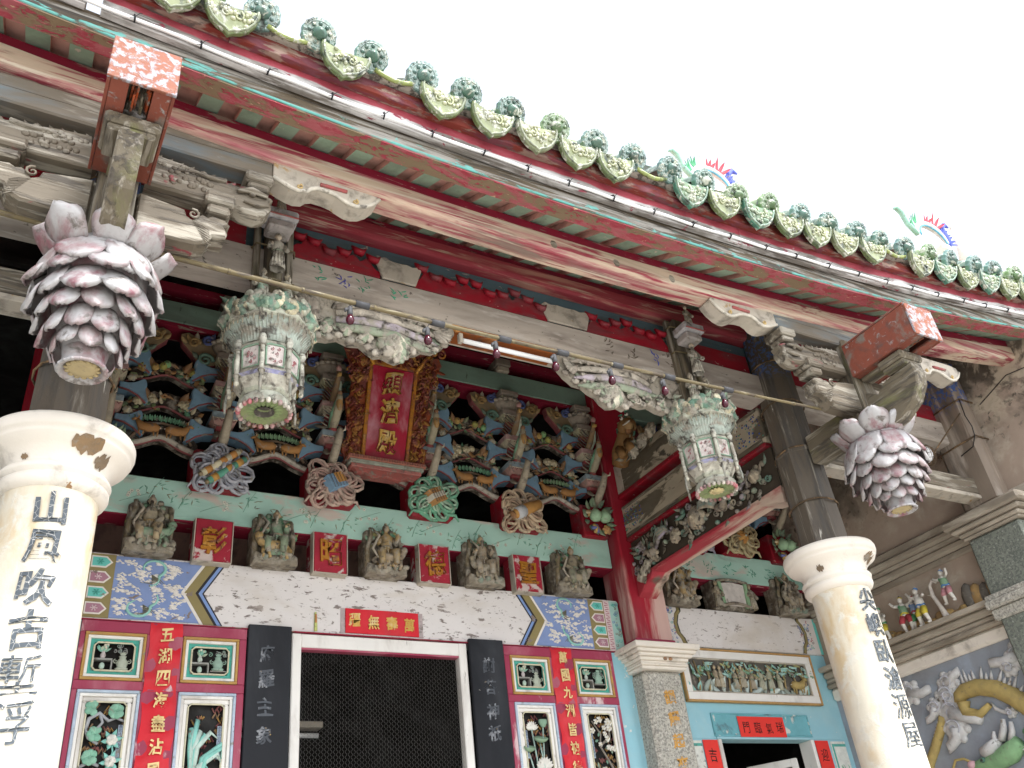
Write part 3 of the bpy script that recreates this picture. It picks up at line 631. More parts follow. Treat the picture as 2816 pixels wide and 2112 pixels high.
def figure(mb,Mx,h,robe,skin,sash,r,hat=None,beard=None,seated=False,arm=None):
    """little carved person of height h standing at the origin, facing -y"""
    k=h
    lw=.17 if not seated else .24
    prof=[(lw*k,0),(lw*1.02*k,.08*k),(.145*k,.3*k),(.12*k,.45*k),(.135*k,.62*k),(.13*k,.70*k),(.06*k,.77*k),(.035*k,.80*k),(.035*k,.82*k)]
    mb.lathe(prof,9,robe,Mx@SC(1,.75,1))
    for i in range(5):   # folds of the robe
        a=-PI/2+(i-2)*.45; mb.tube([(lw*1.02*k*cos(a),lw*.78*k*sin(a),.02*k),(.14*k*cos(a),.11*k*sin(a),.3*k),(.1*k*cos(a),.09*k*sin(a),.5*k)],[.014*k,.02*k,.008*k],mixc(robe,(.8,.8,.75),.25),Mx,5)
    mb.tube([(.12*k*cos(a),.095*k*sin(a),.47*k) for a in [2*PI*i/10 for i in range(10)]],.02*k,sash,Mx,5,True)
    if seated:
        for s in (-1,1): mb.tube([(s*.08*k,-.05*k,.34*k),(s*.16*k,-.2*k,.32*k),(s*.14*k,-.22*k,.05*k)],[.09*k,.085*k,.06*k],mixc(robe,sash,.3),Mx,7)
    for s in (-1,1):
        q=r.uniform(.8,1.2) if arm is None else arm[s>0]
        mb.tube([(s*.125*k,0,.68*k),(s*.2*k,-.04*k,.53*k),(s*.15*k*q,-.15*k,(.46+.12*(q-1)*4)*k)],[.055*k,.05*k,.065*k],mixc(robe,(.2,.2,.15),.12),Mx,6)
        mb.ell((s*.14*k*q,-.17*k,(.46+.12*(q-1)*4)*k),.03*k,skin,Mx,6,4)
    mb.ell((0,-.01*k,.89*k),(.068*k,.072*k,.085*k),skin,Mx,9,7); mb.ell((0,-.08*k,.88*k),(.012*k,.016*k,.018*k),skin,Mx,5,4)
    for s in (-1,1): mb.ell((s*.025*k,-.07*k,.905*k),.008*k,C('2c2420'),Mx,5,3); mb.ell((s*.07*k,0,.885*k),(.012*k,.016*k,.024*k),skin,Mx,5,3)
    mb.ell((0,.015*k,.925*k),(.073*k,.07*k,.07*k),hat or C('2e2a26'),Mx,8,5)
    mb.ell((0,.01*k,1.0*k),(.035*k,.035*k,.03*k),hat or C('2e2a26'),Mx,7,4)
    if beard: mb.tube([(0,-.07*k,.85*k),(0,-.1*k,.76*k),(0,-.09*k,.66*k)],[.035*k,.03*k,.006*k],beard,Mx,6)
def deer(mb,Mx,s,col,r,look=1):
    """carved deer about s long, standing, head to +x"""
    mb.tube([(-.34*s,0,.30*s),(-.2*s,-.0,.33*s),(.05*s,0,.30*s),(.25*s,0,.33*s),(.33*s,-.01*s,.45*s),(.40*s,-.02*s,.55*s)],[.09*s,.17*s,.16*s,.165*s,.10*s,.07*s],col,Mx,8)
    mb.tube([(.37*s,-.02*s,.55*s),(.46*s,-.04*s,.56*s),(.56*s,-.05*s,.50*s)],[.06*s,.062*s,.028*s],col,Mx,7)
    for x,dx in ((-.27,-.02),(-.2,.05),(.2,-.05),(.27,.04)):
        mb.tube([(x*s,0,.26*s),((x+dx)*s,-.02*s,.13*s),((x+dx*.4)*s,-.02*s,0)],[.055*s,.032*s,.022*s],mixc(col,(.1,.06,.02),.2),Mx,6)
    for q in (-1,1): leaf(mb,Mx@T((.37*s,-.03*s+.03*q*s,.6*s))@RY(-.5),.12*s,.05*s,col,.1); mb.tube([(.39*s,.02*q*s,.6*s),(.36*s,.04*q*s,.72*s),(.42*s,.05*q*s,.8*s)],[.012*s,.012*s,.004*s],mixc(col,(.9,.85,.7),.4),Mx,5)
    mb.ell((-.36*s,-.01*s,.34*s),(.04*s,.03*s,.03*s),mixc(col,(1,1,1),.4),Mx,5,4)
    for i in range(6): mb.ell((r.uniform(-.25,.22)*s,-.125*s,r.uniform(.26,.38)*s),.014*s,mixc(col,(1,.95,.8),.55),Mx,5,3)
# ================================================================ columns
CY=-1.95
def column(s):
    x=2.17*s; lr='left' if s<0 else 'right'
    t=thing('stone_column','cream round column with dark mosaic characters, %s'%('large one at the left edge, character for mountain on top' if s<0 else 'smaller one right of the side door'),'column',(x,CY,.5),'front columns')
    mb=MB(); mb.lathe([(.2,.5),(.2,.62),(.178,.66),(.176,2.0),(.172,3.29)],40,M=T((x,CY,0))); part('shaft',mb,M['column'],t)
    mb=MB(); mb.lathe([(.172,3.285),(.185,3.29),(.196,3.30),(.204,3.315),(.204,3.33),(.192,3.337),(.19,3.345),(.206,3.352),(.209,3.365),(.20,3.378),(.188,3.385),(.190,3.40),(.203,3.425),(.228,3.45),(.262,3.47),(.266,3.478),(.268,3.492),(.276,3.495),(.281,3.51),(.281,3.535),(.274,3.55),(.20,3.556),(.10,3.556),(0,3.556)],48,M=T((x,CY,0))); part('capital',mb,M['capital'],t)
    chars='山風吹古塹浮' if s<0 else '尖嶼臥滄源屋'
    for i,ch in enumerate(chars):
        z=3.195-.152*i; rr_=.1765
        mb=MB(); glyph(mb,ch,.136,.004,lambda px,pz,d,z=z:(x+(rr_+d)*sin(px/rr_),CY-(rr_+d)*cos(px/rr_),z+pz),'n' if i>3 else 'b',.03,asp=.92)
        if mb.v: part('character',mb,M['mosaic'],t)
    for a0,a1,z0,z1,sd in (((.10,.62,3.425,3.478,1),(.62,.95,3.395,3.445,2),(-.75,-.6,3.39,3.41,3)) if s<0 else ((-1.35,-1.12,3.395,3.43,4),(.15,.42,3.43,3.47,5),(.42,.62,3.42,3.46,6))):
        rr_=random.Random(sd); mb=MB(); n=18
        prf=lambda z:(.188+(z-3.385)/.025*.004 if z<3.40 else .192+(z-3.40)*.44 if z<3.425 else .203+(z-3.425)*1.0 if z<3.45 else .228+(z-3.45)*1.75)
        vs=[]
        for i in range(n+1):
            u=i/n; a=a0+(a1-a0)*u; e=sin(PI*u)**.45
            zc_=(z0+z1)/2; hh=(z1-z0)/2*e*(1+.25*sin(u*17+sd)+.18*sin(u*31))
            for k in range(5):
                z=min(3.474,max(3.388,zc_+hh*(k/2-1))); q=prf(z)+.0035; vs.append((x+q*sin(a),CY-q*cos(a),z))
        mb.add(vs,[(i*5+k,(i+1)*5+k,(i+1)*5+k+1,i*5+k+1) for i in range(n) for k in range(4)],C('86663e') if sd%2 else C('6d5436'),None,True); part('chipped_patch',mb,M['carved'],t)
    # timber post on the capital
    p=thing('timber_post','dark octagonal timber post standing on the %s column capital'%lr,'post',(x,CY,3.557),'octagonal timber posts')
    mb=MB(); mb.lathe([(0,3.557),(.152,3.557),(.148,4.22),(.153,4.225),(.153,4.25),(.140,4.255),(.138,5.0),(.132,5.25),(0,5.25)],8,M=T((x,CY,0)),smooth=False,ph=PI/8); part('shaft',mb,M['postdark'],p)
    for z in (3.86,4.24,4.60,4.92):
        rr_=.152 if z<4.23 else .143
        mb=MB(); mb.tube([(x+(rr_+.004)*cos(a),CY+(rr_+.004)*sin(a),z+.01*sin(a*2)) for a in [2*PI*(i+.5)/16 for i in range(16)]],.006,C('5a4a38'),None,5,True); part('strap',mb,M['wirey'],p)
column(-1); column(1)
# ================================================================ lotus pendants and the bracket arms round them
LY=-2.55
def petal_mesh(L,W,cup,curl_,seed=0,base=.55):
    """broad round-tipped lotus petal along +z, belly towards -y"""
    r=random.Random(seed); fr=[];bk=[];n,m=8,8
    for i in range(n+1):
        u=i/n; k=1-abs((u-.52)/.5)**2.3 if u>.52 else 1-(1-base)*((.52-u)/.52)**1.6
        wd=W*.5*max(.10,k)**.55
        for j in range(m+1):
            v=j/m*2-1; x=wd*v
            y=cup*W*v*v*(.5+.5*u)-curl_*L*(u**2.2)-.10*L*sin(PI*u)
            z=L*u*(1-.10*abs(v)**2.2*u)+(.02*L*sin(v*9+seed) if u>.9 else 0)-(.05*L*(1-abs(v)) if (u>.95 and seed%2) else 0)
            fr.append((x,y+.012*W*sin(v*11+seed),z)); bk.append((x*.93,y+.07*W*(1-v*v*.6)+.0015,z*.985))
    vs=fr+bk;q=m+1;F=[];o=len(fr)
    for i in range(n):
        for j in range(m): a=i*q+j; F.append((a,a+1,a+q+1,a+q)); F.append((a+o,a+q+o,a+q+1+o,a+1+o))
        a=i*q;F.append((a,a+q,a+q+o,a+o)); a=i*q+m;F.append((a,a+o,a+q+o,a+q))
    for j in range(m): a=n*q+j;F.append((a,a+1,a+1+o,a+o)); a=j;F.append((a,a+o,a+1+o,a+1))
    mb=MB(); mb.add(vs,F,(.5,.5,.5),None,True); me=mb.mesh('petal'); me.materials.append(M['silver']); return me
PM=[[petal_mesh(*a,seed=k) for k in range(3)] for a in ((.16,.175,.10,.10),(.15,.145,.16,.14),(.135,.125,.18,.14),(.12,.105,.2,.14),(.10,.085,.2,.13),(.15,.165,.22,.05))]
def lotus(s):
    x=2.17*s; lr='left' if s<0 else 'right'; r=random.Random(7+s); zb=3.515 if s<0 else 3.56; KZ=(4.13-zb)/.545; Z=lambda z:4.13-(4.13-z)*KZ
    t=thing('lotus_pendant','hanging silver lotus bud pendant with red edged petals, %s'%('big one at left' if s<0 else 'smaller one at right'),'pendant',(x,LY,zb),'lotus pendants')
    mb=MB(); mb.lathe([(.05,Z(3.64)),(.075,Z(3.66)),(.10,Z(3.72)),(.14,Z(3.82)),(.172,Z(3.92)),(.182,Z(4.0)),(.15,Z(4.06)),(.06,Z(4.09))],20,M=T((x,LY,0))); part('core',mb,M['silver'],t)
    # (height, radius, count, mesh, +1 up / -1 down, lean outwards)
    rows=[(4.02,.185,8,5,1,.66),(4.025,.195,8,0,-1,.30),(3.975,.20,9,1,-1,.40),(3.91,.192,10,1,-1,.28),(3.845,.172,10,2,-1,.20),(3.78,.146,9,3,-1,.13),(3.72,.115,8,4,-1,.07)]
    for j,(z,rad,n,k,d,til) in enumerate(rows):
        for i in range(n):
            a=2*PI*(i+.5*(j%2))/n+r.uniform(-.06,.06)
            Mx=T((x,LY,Z(z)+r.uniform(-.005,.005)))@RZ(a)@T((0,-rad*.88,0))
            e=til+r.uniform(-.08,.08)
            if d<0: Mx=Mx@RX(-e)@RY(PI)@Matrix.Diagonal((1,1,1,1))@RZ(r.uniform(-.1,.1))
            else: Mx=Mx@RX(e)
            if d<0: Mx=Mx@SC(1,-1,1)@SC(-1,1,1) if 0 else Mx
            inst('petal',PM[k][r.randrange(3)],t,Mx@SC(r.uniform(.93,1.08)))
    mb=MB(); mb.lathe([(.06,Z(3.69)),(.078,Z(3.66)),(.072,Z(3.63)),(.080,Z(3.605)),(.086,Z(3.60)),(.084,Z(3.592)),(.070,Z(3.595)),(.064,Z(3.61)),(0,Z(3.61))],22,M=T((x,LY,0)))
    for i in range(18): a=2*PI*i/18; mb.ell((x+.080*cos(a),LY+.080*sin(a),Z(3.597)),(.009,.009,.007),(.5,.5,.5),None,6,4)
    part('tip_ring',mb,M['silver'],t)
    mb=MB(); mb.lathe([(0,Z(3.598)),(.03,Z(3.598)),(.05,Z(3.601)),(.058,Z(3.609)),(.03,Z(3.618)),(0,Z(3.618))],18,C('b3a074'),T((x,LY,0)))
    for i in range(14): a=2*PI*i/14; mb.ell((x+.052*cos(a),LY+.052*sin(a),Z(3.602)),(.011,.008,.006),C('ad9a6c'),None,6,4)
    part('seed_disc',mb,M['carvedclean'],t)
    # square post rising out of it
    mb=MB(); mb.box(x-.075,x+.075,LY-.075,LY+.075,4.08,4.74,b=.018); part('post',mb,M['wood'],t)
    for dx in (-.09,.09) :
        mb=MB(); mb.box(x+dx-.02,x+dx+.02,LY-.02,LY+.05,4.07,4.42,b=.006); part('post_batten',mb,M['wood'],t)
    # ---- two tiers of arms along the eave
    ar=thing('fish_arm','grey lower bracket arm carved like a fish, %s lotus post'%lr,'bracket arm',(x,LY,4.19),'lower bracket arms')
    for q in (-1,1):
        P=[(.085,4.20),(.25,4.198),(.32,4.202),(.365,4.225),(.385,4.265),(.44,4.275),(.445,4.30),(.43,4.33),(.452,4.35),(.43,4.372),(.38,4.378),(.36,4.365),(.34,4.372),(.32,4.36),(.30,4.33),(.275,4.345),(.265,4.375),(.15,4.395),(.085,4.40)]
        mb=MB(); mb.prism([(x+q*a,b) for a,b in P],LY-.052,LY+.052,(.5,.5,.5),None,.010); part('arm',mb,M['woodx'],ar)
        mb=MB()
        for i in range(7): mb.tube([(x+q*(.30+.008*i),LY-.054,4.315-.014*i),(x+q*(.34+.006*i),LY-.058,4.30-.016*i),(x+q*(.37+.002*i),LY-.054,4.285-.012*i)],[.001,.003,.001],C('c2bbac'),None,4)
        mb.spiral(.026,.007,1.3,C('9a907e'),T((x+q*.30,LY-.056,4.352))@SC(q,1,1),5,12)
        part('fin_carving',mb,M['woodx'],ar)
    ua=thing('dragon_bracket','grey upper bracket arm ending in carved dragon heads, %s lotus post'%lr,'bracket arm',(x,LY,4.47),'upper bracket arms')
    for q in (-1,1):
        P=[(.10,4.47),(.30,4.465),(.46,4.475),(.50,4.46),(.56,4.455),(.60,4.475),(.625,4.52),(.615,4.55),(.63,4.575),(.58,4.598),(.50,4.60),(.36,4.615),(.25,4.64),(.12,4.65)]
        mb=MB(); mb.prism([(x+q*a,b) for a,b in P],LY-.045,LY+.045,(.5,.5,.5),None,.012)
        rr=random.Random(3)
        for i in range(40):
            a=rr.uniform(.14,.36); b=rr.uniform(4.51,4.62-.1*max(0,a-.2)); mb.ell((x+q*a,LY-.045,b),(.014,.008,.014),(.5,.5,.5),None,6,4)
        for i in range(9): mb.petal(.05,.025,(.5,.5,.5),T((x+q*(.12+.045*i),LY-.02,4.63-.005*i))@RY(q*.7),.1,.2)
        mb.tube([(x+q*.47,LY-.05,4.56),(x+q*.53,LY-.062,4.575),(x+q*.60,LY-.055,4.565)],[.012,.016,.01],(.5,.5,.5),None,6)
        mb.ell((x+q*.535,LY-.052,4.56),(.016,.014,.014),(.5,.5,.5)); mb.tube([(x+q*.50,LY-.048,4.51),(x+q*.56,LY-.056,4.50),(x+q*.61,LY-.05,4.52)],[.006,.010,.006],C('d6ccb8'),None,5)
        mb.tube([(x+q*.42,LY-.045,4.60),(x+q*.36,LY-.05,4.59),(x+q*.28,LY-.05,4.60),(x+q*.22,LY-.05,4.58)],[.014,.012,.008,.003],(.5,.5,.5),None,5)
        part('dragon_head',mb,M['woodx'],ua)
        for bx,bz,h,wd in ((.40,4.40,.105,.055),(.56,4.60,.095,.055)):
            mb=MB(); X=x+q*bx
            mb.box(X-wd*.85,X+wd*.85,LY-.06,LY+.06,bz,bz+h*.42,b=.01); mb.box(X-wd*1.12,X+wd*1.12,LY-.075,LY+.075,bz+h*.42,bz+h,b=.010); part('bearing_block',mb,M['woodx'],ua)
    # ---- scalloped corbel under the front purlin
    co=thing('scalloped_corbel','long blue grey corbel with scalloped pale ends under the purlin, %s'%lr,'corbel',(x,LY,4.70),'scalloped corbels')
    mb=MB(); mb.box(x-.62,x+.62,LY-.05,LY+.05,4.70,4.788+.0*0,b=.008); mb.box(x-.62,x+.62,LY-.045,LY+.045,4.788,4.852); part('timber',mb,M['bluegrey'],co)
    for q in (-1,1):
        P=[(.621,4.706),(.66,4.69),(.70,4.672),(.74,4.664),(.78,4.676),(.80,4.70),(.83,4.715),(.88,4.713),(.92,4.705),(.95,4.688),(.985,4.672),(1.02,4.670),(1.06,4.684),(1.10,4.715),(1.135,4.76),(1.12,4.80),(1.05,4.81),(.621,4.81)]
        mb=MB(); mb.prism([(x+q*a,b) for a,b in P],LY-.052,LY+.052,(.5,.5,.5),None,.004); part('scallop_body',mb,M['ivory'],co)
        mb=MB(); rim=[(x+q*a,LY-.050,b+.004) for a,b in P[0:15]]
        mb.tube(rim,.0105,C('d6cfc0'),None,6)
        for a,b in ((.74,4.668),(1.01,4.674)): mb.spiral(.016,.005,1.2,C('cfae6a'),T((x+q*a,LY-.06,b+.02)),5,10)
        part('scallop_rim',mb,M['carved'],co)
        mb=MB(); mb.tube([(x+q*.84,LY-.056,4.742),(x+q*.97,LY-.056,4.745)],.010,C('a83a40'),None,6); part('red_bead',mb,M['carved'],co)
    # ---- arm towards the front, block and orange beam-end cover
    fa=thing('boat_arm','boat shaped timber arm reaching forward from the %s lotus post'%lr,'bracket arm',(x,-2.85,4.1),'forward bracket arms')
    P=[(-2.62,4.03),(-2.78,4.05),(-2.90,4.11),(-2.965,4.19),(-2.985,4.26),(-2.975,4.328),(-2.88,4.33),(-2.76,4.315),(-2.70,4.27),(-2.66,4.30),(-2.62,4.33)]
    mb=MB(); mb.prism(P,-.045,.045,(.5,.5,.5),T((x,0,0))@RZ(PI/2)@SC(1,-1,1),.008); part('arm',mb,M['woody'],fa)
    mb=MB(); mb.box(x-.085,x+.085,-2.96,-2.81,4.33,4.362,b=.006); mb.box(x-.1,x+.1,-2.975,-2.795,4.362,4.417,b=.012); part('bearing_block',mb,M['woody'],fa)
    mb=MB(); mb.box(x-.05,x+.05,-2.78,-2.63,4.40,4.46,b=.01); part('wedge',mb,M['woody'],fa)
    bc=thing('beam_end_cover','orange painted box cover over a beam end, %s'%('upper left, whitish front plate' if s<0 else 'right, above the smaller lotus'),'box',(x,-2.9,4.42),'orange beam end covers')
    xa,xb,ya,yb_,za,zb=x-.118,x+.118,-3.12,-2.63,4.42,4.64
    for q in (-1,1):
        mb=MB(); mb.box(x+q*.106,x+q*.118,ya+.012,yb_,za,zb,b=.002); part('side_board',mb,M['orangebox'],bc)
        mb=MB(); mb.box(x+q*.042,x+q*.105,ya+.012,yb_,za+.002,za+.016,b=.002); part('bottom_strip',mb,M['orangebox'],bc)
    mb=MB(); mb.box(xa-.002,xb+.002,ya-.004,ya+.010,za-.004,zb+.002,b=.003); part('front_plate',mb,M['orangefront'],bc)
    mb=MB(); mb.box(xa,xb,ya+.011,yb_,zb+.003,zb+.016,b=.002); part('top_board',mb,M['orangebox'],bc)
    be=thing('rotten_beam_end','splintered dark beam end inside the %s orange cover'%lr,'beam',(x,-2.8,4.5),'covered beam ends')
    mb=MB(); mb.box(x-.04,x+.04,-2.95,-2.636,4.445,4.60); rr=random.Random(2)
    for i in range(16):
        px=x-.036+.072*i/15; L=rr.uniform(.02,.14); mb.box(px-.004,px+.004,-2.95-L,-2.94,4.442+rr.uniform(0,.05),4.59,b=.001,col=rr.choice((C('5a5442'),C('b5542c'),C('6e6650'))))
    part('timber',mb,M['carvedold'],be)
lotus(-1); lotus(1)
# short struts from lotus posts back to the column posts, and to the side wall
for s in (-1,1):
    x=2.17*s; lr='left' if s<0 else 'right'
    t=thing('strut_beam','dark grey strut between the %s column post and its lotus post'%lr,'beam',(x,-2.25,4.1),'strut beams')
    mb=MB(); mb.box(x-.06,x+.06,-2.474,-2.10,4.10,4.30,b=.01); part('beam',mb,M['woody'],t)
    t=thing('side_beam','grey beam with pale underside from the %s column post to the side wall'%lr,'beam',(s*3.1,CY,4.2),'side bay beams')
    mb=MB(); mb.box(x+s*.155,s*4.02,CY-.06,CY+.06,4.20,4.34,b=.01); part('beam',mb,M['woodx'],t)
    mb=MB(); mb.box(x+s*.16,s*4.01,CY-.065,CY+.055,4.165,4.198,b=.004); part('moulding',mb,M['ivory'],t)
# ================================================================ lantern pendants
def lantern(s):
    x=1.365*s; CY=-1.89; r=random.Random(20+s); lr='left' if s<0 else 'right'
    t=thing('lantern_pendant','carved hexagonal lantern pendant with flower crown, %s'%('left one beside the bamboo pole, hollow base' if s<0 else 'right one in front of the carved side beams'),'pendant',(x,CY-.06,3.83),'carved lantern pendants')
    Y=CY-.06; O=T((x,Y,0)); n=8; ph=PI/8
    W=C('b5b6a4'); G=C('93a892'); G2=C('6d8c7a'); CR=C('c6bc9c')
    mb=MB(); mb.lathe([(.10,4.42),(.20,4.40),(.215,4.36),(.225,4.30),(.205,4.285),(.19,4.30),(.12,4.31)],n,W,O,False,ph); part('eave_ring',mb,M['carvedold'],t)
    mb=MB()
    for i in range(20):
        a=2*PI*i/20; flower(mb,O@T((.212*cos(a),.212*sin(a),4.345+.035*(i%2)))@RZ(a+PI/2)@RX(.25),.062,[[CR,W,G,C('d9d2b8')][i%4],G2],6,3,None,r)
    for i in range(18):
        a=r.uniform(0,2*PI); leaf(mb,O@T((.20*cos(a),.20*sin(a),r.uniform(4.30,4.43)))@RZ(a+PI/2)@RX(.4)@RY(r.uniform(-2,2)),.07,.04,r.choice((G,G2,W,C('c98a86'))),.4)
    for i in range(10):
        a=2*PI*i/10; flower(mb,O@T((.14*cos(a),.14*sin(a),4.43))@RZ(a+PI/2)@RX(-.7),.06,[[CR,W,G][i%3],G2],6,3,None,r)
    part('flower_crown',mb,M['carvedold'],t)
    mb=MB(); mb.lathe([(.205,4.285),(.165,4.245),(.15,4.19),(.145,4.185)],n*5,C('a9b3a8'),O,False,ph)     # ribbed cove
    for i in range(64):
        a=2*PI*i/64; mb.tube([(x+.196*cos(a),Y+.196*sin(a),4.28),(x+.16*cos(a),Y+.16*sin(a),4.24),(x+.148*cos(a),Y+.148*sin(a),4.19)],.005,C('b9c2b8'),None,4)
    for i in range(48):
        a=2*PI*(i+.5)/48; mb.tube([(x+.214*cos(a),Y+.214*sin(a),4.292),(x+.212*cos(a),Y+.212*sin(a),4.268-.008*(i%3))],[.005,.0035],C('a39c88'),None,4)
    part('ribbed_cove',mb,M['carvedold'],t)
    mb=MB(); mb.lathe([(.146,4.19),(.158,4.175),(.158,4.16),(.150,4.155),(.142,4.03),(.152,4.02),(.150,4.0),(.118,3.955),(.12,3.94),(.11,3.93),(.07,3.92)],n,C('b9b6c8'),O,False,ph,cols=[W,W,W,C('c6c2b4'),C('9a98b8'),C('9a98b8'),C('c6c2b4'),W,W,W]); part('body',mb,M['carvedold'],t)
    for i in range(n):
        a=2*PI*i/n; Mx=O@RZ(a+PI/2)@T((0,-.1365,4.093))@RX(.06)
        pn=MB(); pn.prism([(-.044,.055),(-.040,-.05),(.040,-.05),(.044,.055),(.03,.062),(-.03,.062)],-.006,.01,C('dcd0cc'),Mx,.003); p=part('panel',pn,M['carved'],t)
        rim=MB(); rim.tube([(-.045,-.008,.056),(-.041,-.008,-.05),(.041,-.008,-.05),(.045,-.008,.056),(.03,-.008,.064),(-.03,-.008,.064)],.0055,C('7fa58c'),Mx,5,True); part('green_rim',rim,M['carved'],p)
        dt=MB()
        for k in range(12): c=C('b0606a') if k%2 else C('e0d8d4'); dt.spiral(r.uniform(.006,.011),.0022,1.2,c,Mx@T((r.uniform(-.026,.026),-.008,r.uniform(-.038,.044))),4,8)
        part('scroll_relief',dt,M['carved'],p)
        a2=a+PI/n; mb=MB(); q=O@RZ(a2+PI/2)@T((0,-.163,0))
        mb.tube([(0,0,4.20),(0,-.004,4.17),(0,0,4.15),(0,-.004,4.05),(0,-.002,3.965)],[.014,.018,.011,.012,.010],C('c6c4b6'),q,7); mb.ell((0,0,3.96),(.013,.013,.016),C('cfcab8'),q,6,4)
        for z in (4.18,4.14,4.00): mb.tube([(.016*cos(b),.016*sin(b),z) for b in [2*PI*j/8 for j in range(8)]],.004,C('8d8a80'),q,4,True)
        if i in (0,2,3,5,6): mb.tube([(0,-.012,3.97),(0,-.016,3.91),(0,-.015,3.87)],[.006,.008,.004],C('8f9086'),q,6)
        part('corner_baluster',mb,M['carvedold'],t)
    mb=MB(); mb.lathe([(.105,3.93),(.125,3.90),(.118,3.875)],n*3,C('b0b2a4'),O,True,ph)
    for i in range(26):
        a=2*PI*i/26; mb.ell((x+.118*cos(a),Y+.118*sin(a),3.868),(.013,.013,.015),r.choice((C('c0767a'),C('d6cfc2'),C('c9a0a0'))),None,6,4)
    part('base_ring',mb,M['carvedold'],t)
    mb=MB(); mb.lathe([(.115,3.872),(.05,3.885),(.03,3.90 if s<0 else 3.886),(0,3.95 if s<0 else 3.885)],24,C('7f9058'),O,False)
    for i in range(16): a=2*PI*i/16; leaf(mb,O@RZ(a)@T((0,-.04,3.874))@RX(PI/2-.12),.075,.032,C('7d9558'),.05)
    if s<0: mb.lathe([(.047,3.8715),(.040,3.8725),(.036,3.90),(0,3.90)],14,C('15100c'),O)  # near-black lining paints the shade inside the hollow
    else: mb.lathe([(.036,3.870),(.03,3.862),(0,3.862)],14,C('d6c48a'),O); [mb.ell((x+.036*cos(2*PI*i/10),Y+.036*sin(2*PI*i/10),3.869),(.013,.010,.006),C('dccb94'),None,6,4) for i in range(10)]
    part('base_rosette',mb,M['carved'],t)
    # hanger above: carved figure, block and post bound to the tie beam
    h=thing('hanger_post','carved hanger with little figure and painted block above the %s lantern'%lr,'post',(x,Y,4.43),'lantern hangers')
    mb=MB(); mb.box(x-.045,x+.045,CY-.10,CY-.032,4.40,5.14,b=.01); part('post',mb,M['wood'],h)
    for dx in (-.085,.085):
        mb=MB(); mb.box(x+dx-.017,x+dx+.017,CY-.085,CY-.05,4.44,5.12,b=.004); part('side_post',mb,M['wood'],h)
    for z in (4.62,4.84,5.04):
        mb=MB(); mb.tube([(x-.11,CY-.07,z),(x-.10,CY-.112,z+.005),(x,CY-.118,z+.008),(x+.10,CY-.112,z+.004),(x+.11,CY-.07,z)],.006,C('9a8a6a'),None,5); part('binding',mb,M['bamboo'],h)
    mb=MB(); mb.box(x-.065,x+.065,CY-.215,CY-.101,4.90,4.955,C('b9b2b0'),b=.01); mb.box(x-.085,x+.085,CY-.235,CY-.101,4.955,5.02,C('c9c8cc'),b=.012); mb.tube([(x-.08,CY-.238,4.965),(x+.08,CY-.238,4.965)],.005,C('c05a5a'),None,5); part('painted_block',mb,M['carved'],h)
    mb=MB(); figure(mb,T((x,CY-.16,4.66)),.24,C('cfcabc'),C('d6c6b0'),C('9aa892'),r,C('bdb7a6')); part('little_figure',mb,M['carvedold'],h)
    mb=MB()
    for q in (-1,1):
        figure(mb,T((x+q*.06,CY-.14,4.44))@RZ(q*.4),.22,C('b5b0a0'),C('c9bda6'),C('8fa08c'),r,C('a39a88'),C('c9c3b4'))
    for i in range(10): mb.tube([(x+.1*sin(i),CY-.16,4.50),(x+.11*sin(i),CY-.17,4.46),(x+.12*sin(i),CY-.165,4.41)],[.006,.010,.004],C('c2bca8'),None,5)
    part('lower_figures',mb,M['carvedold'],h)
    mb=MB(); figure(mb,T((x,CY-.19,5.02)),.17,C('c6bda8'),C('d6c6b0'),C('b58a4a'),r,C('a39a88')); part('upper_figure',mb,M['carvedold'],h)
lantern(-1); lantern(1)
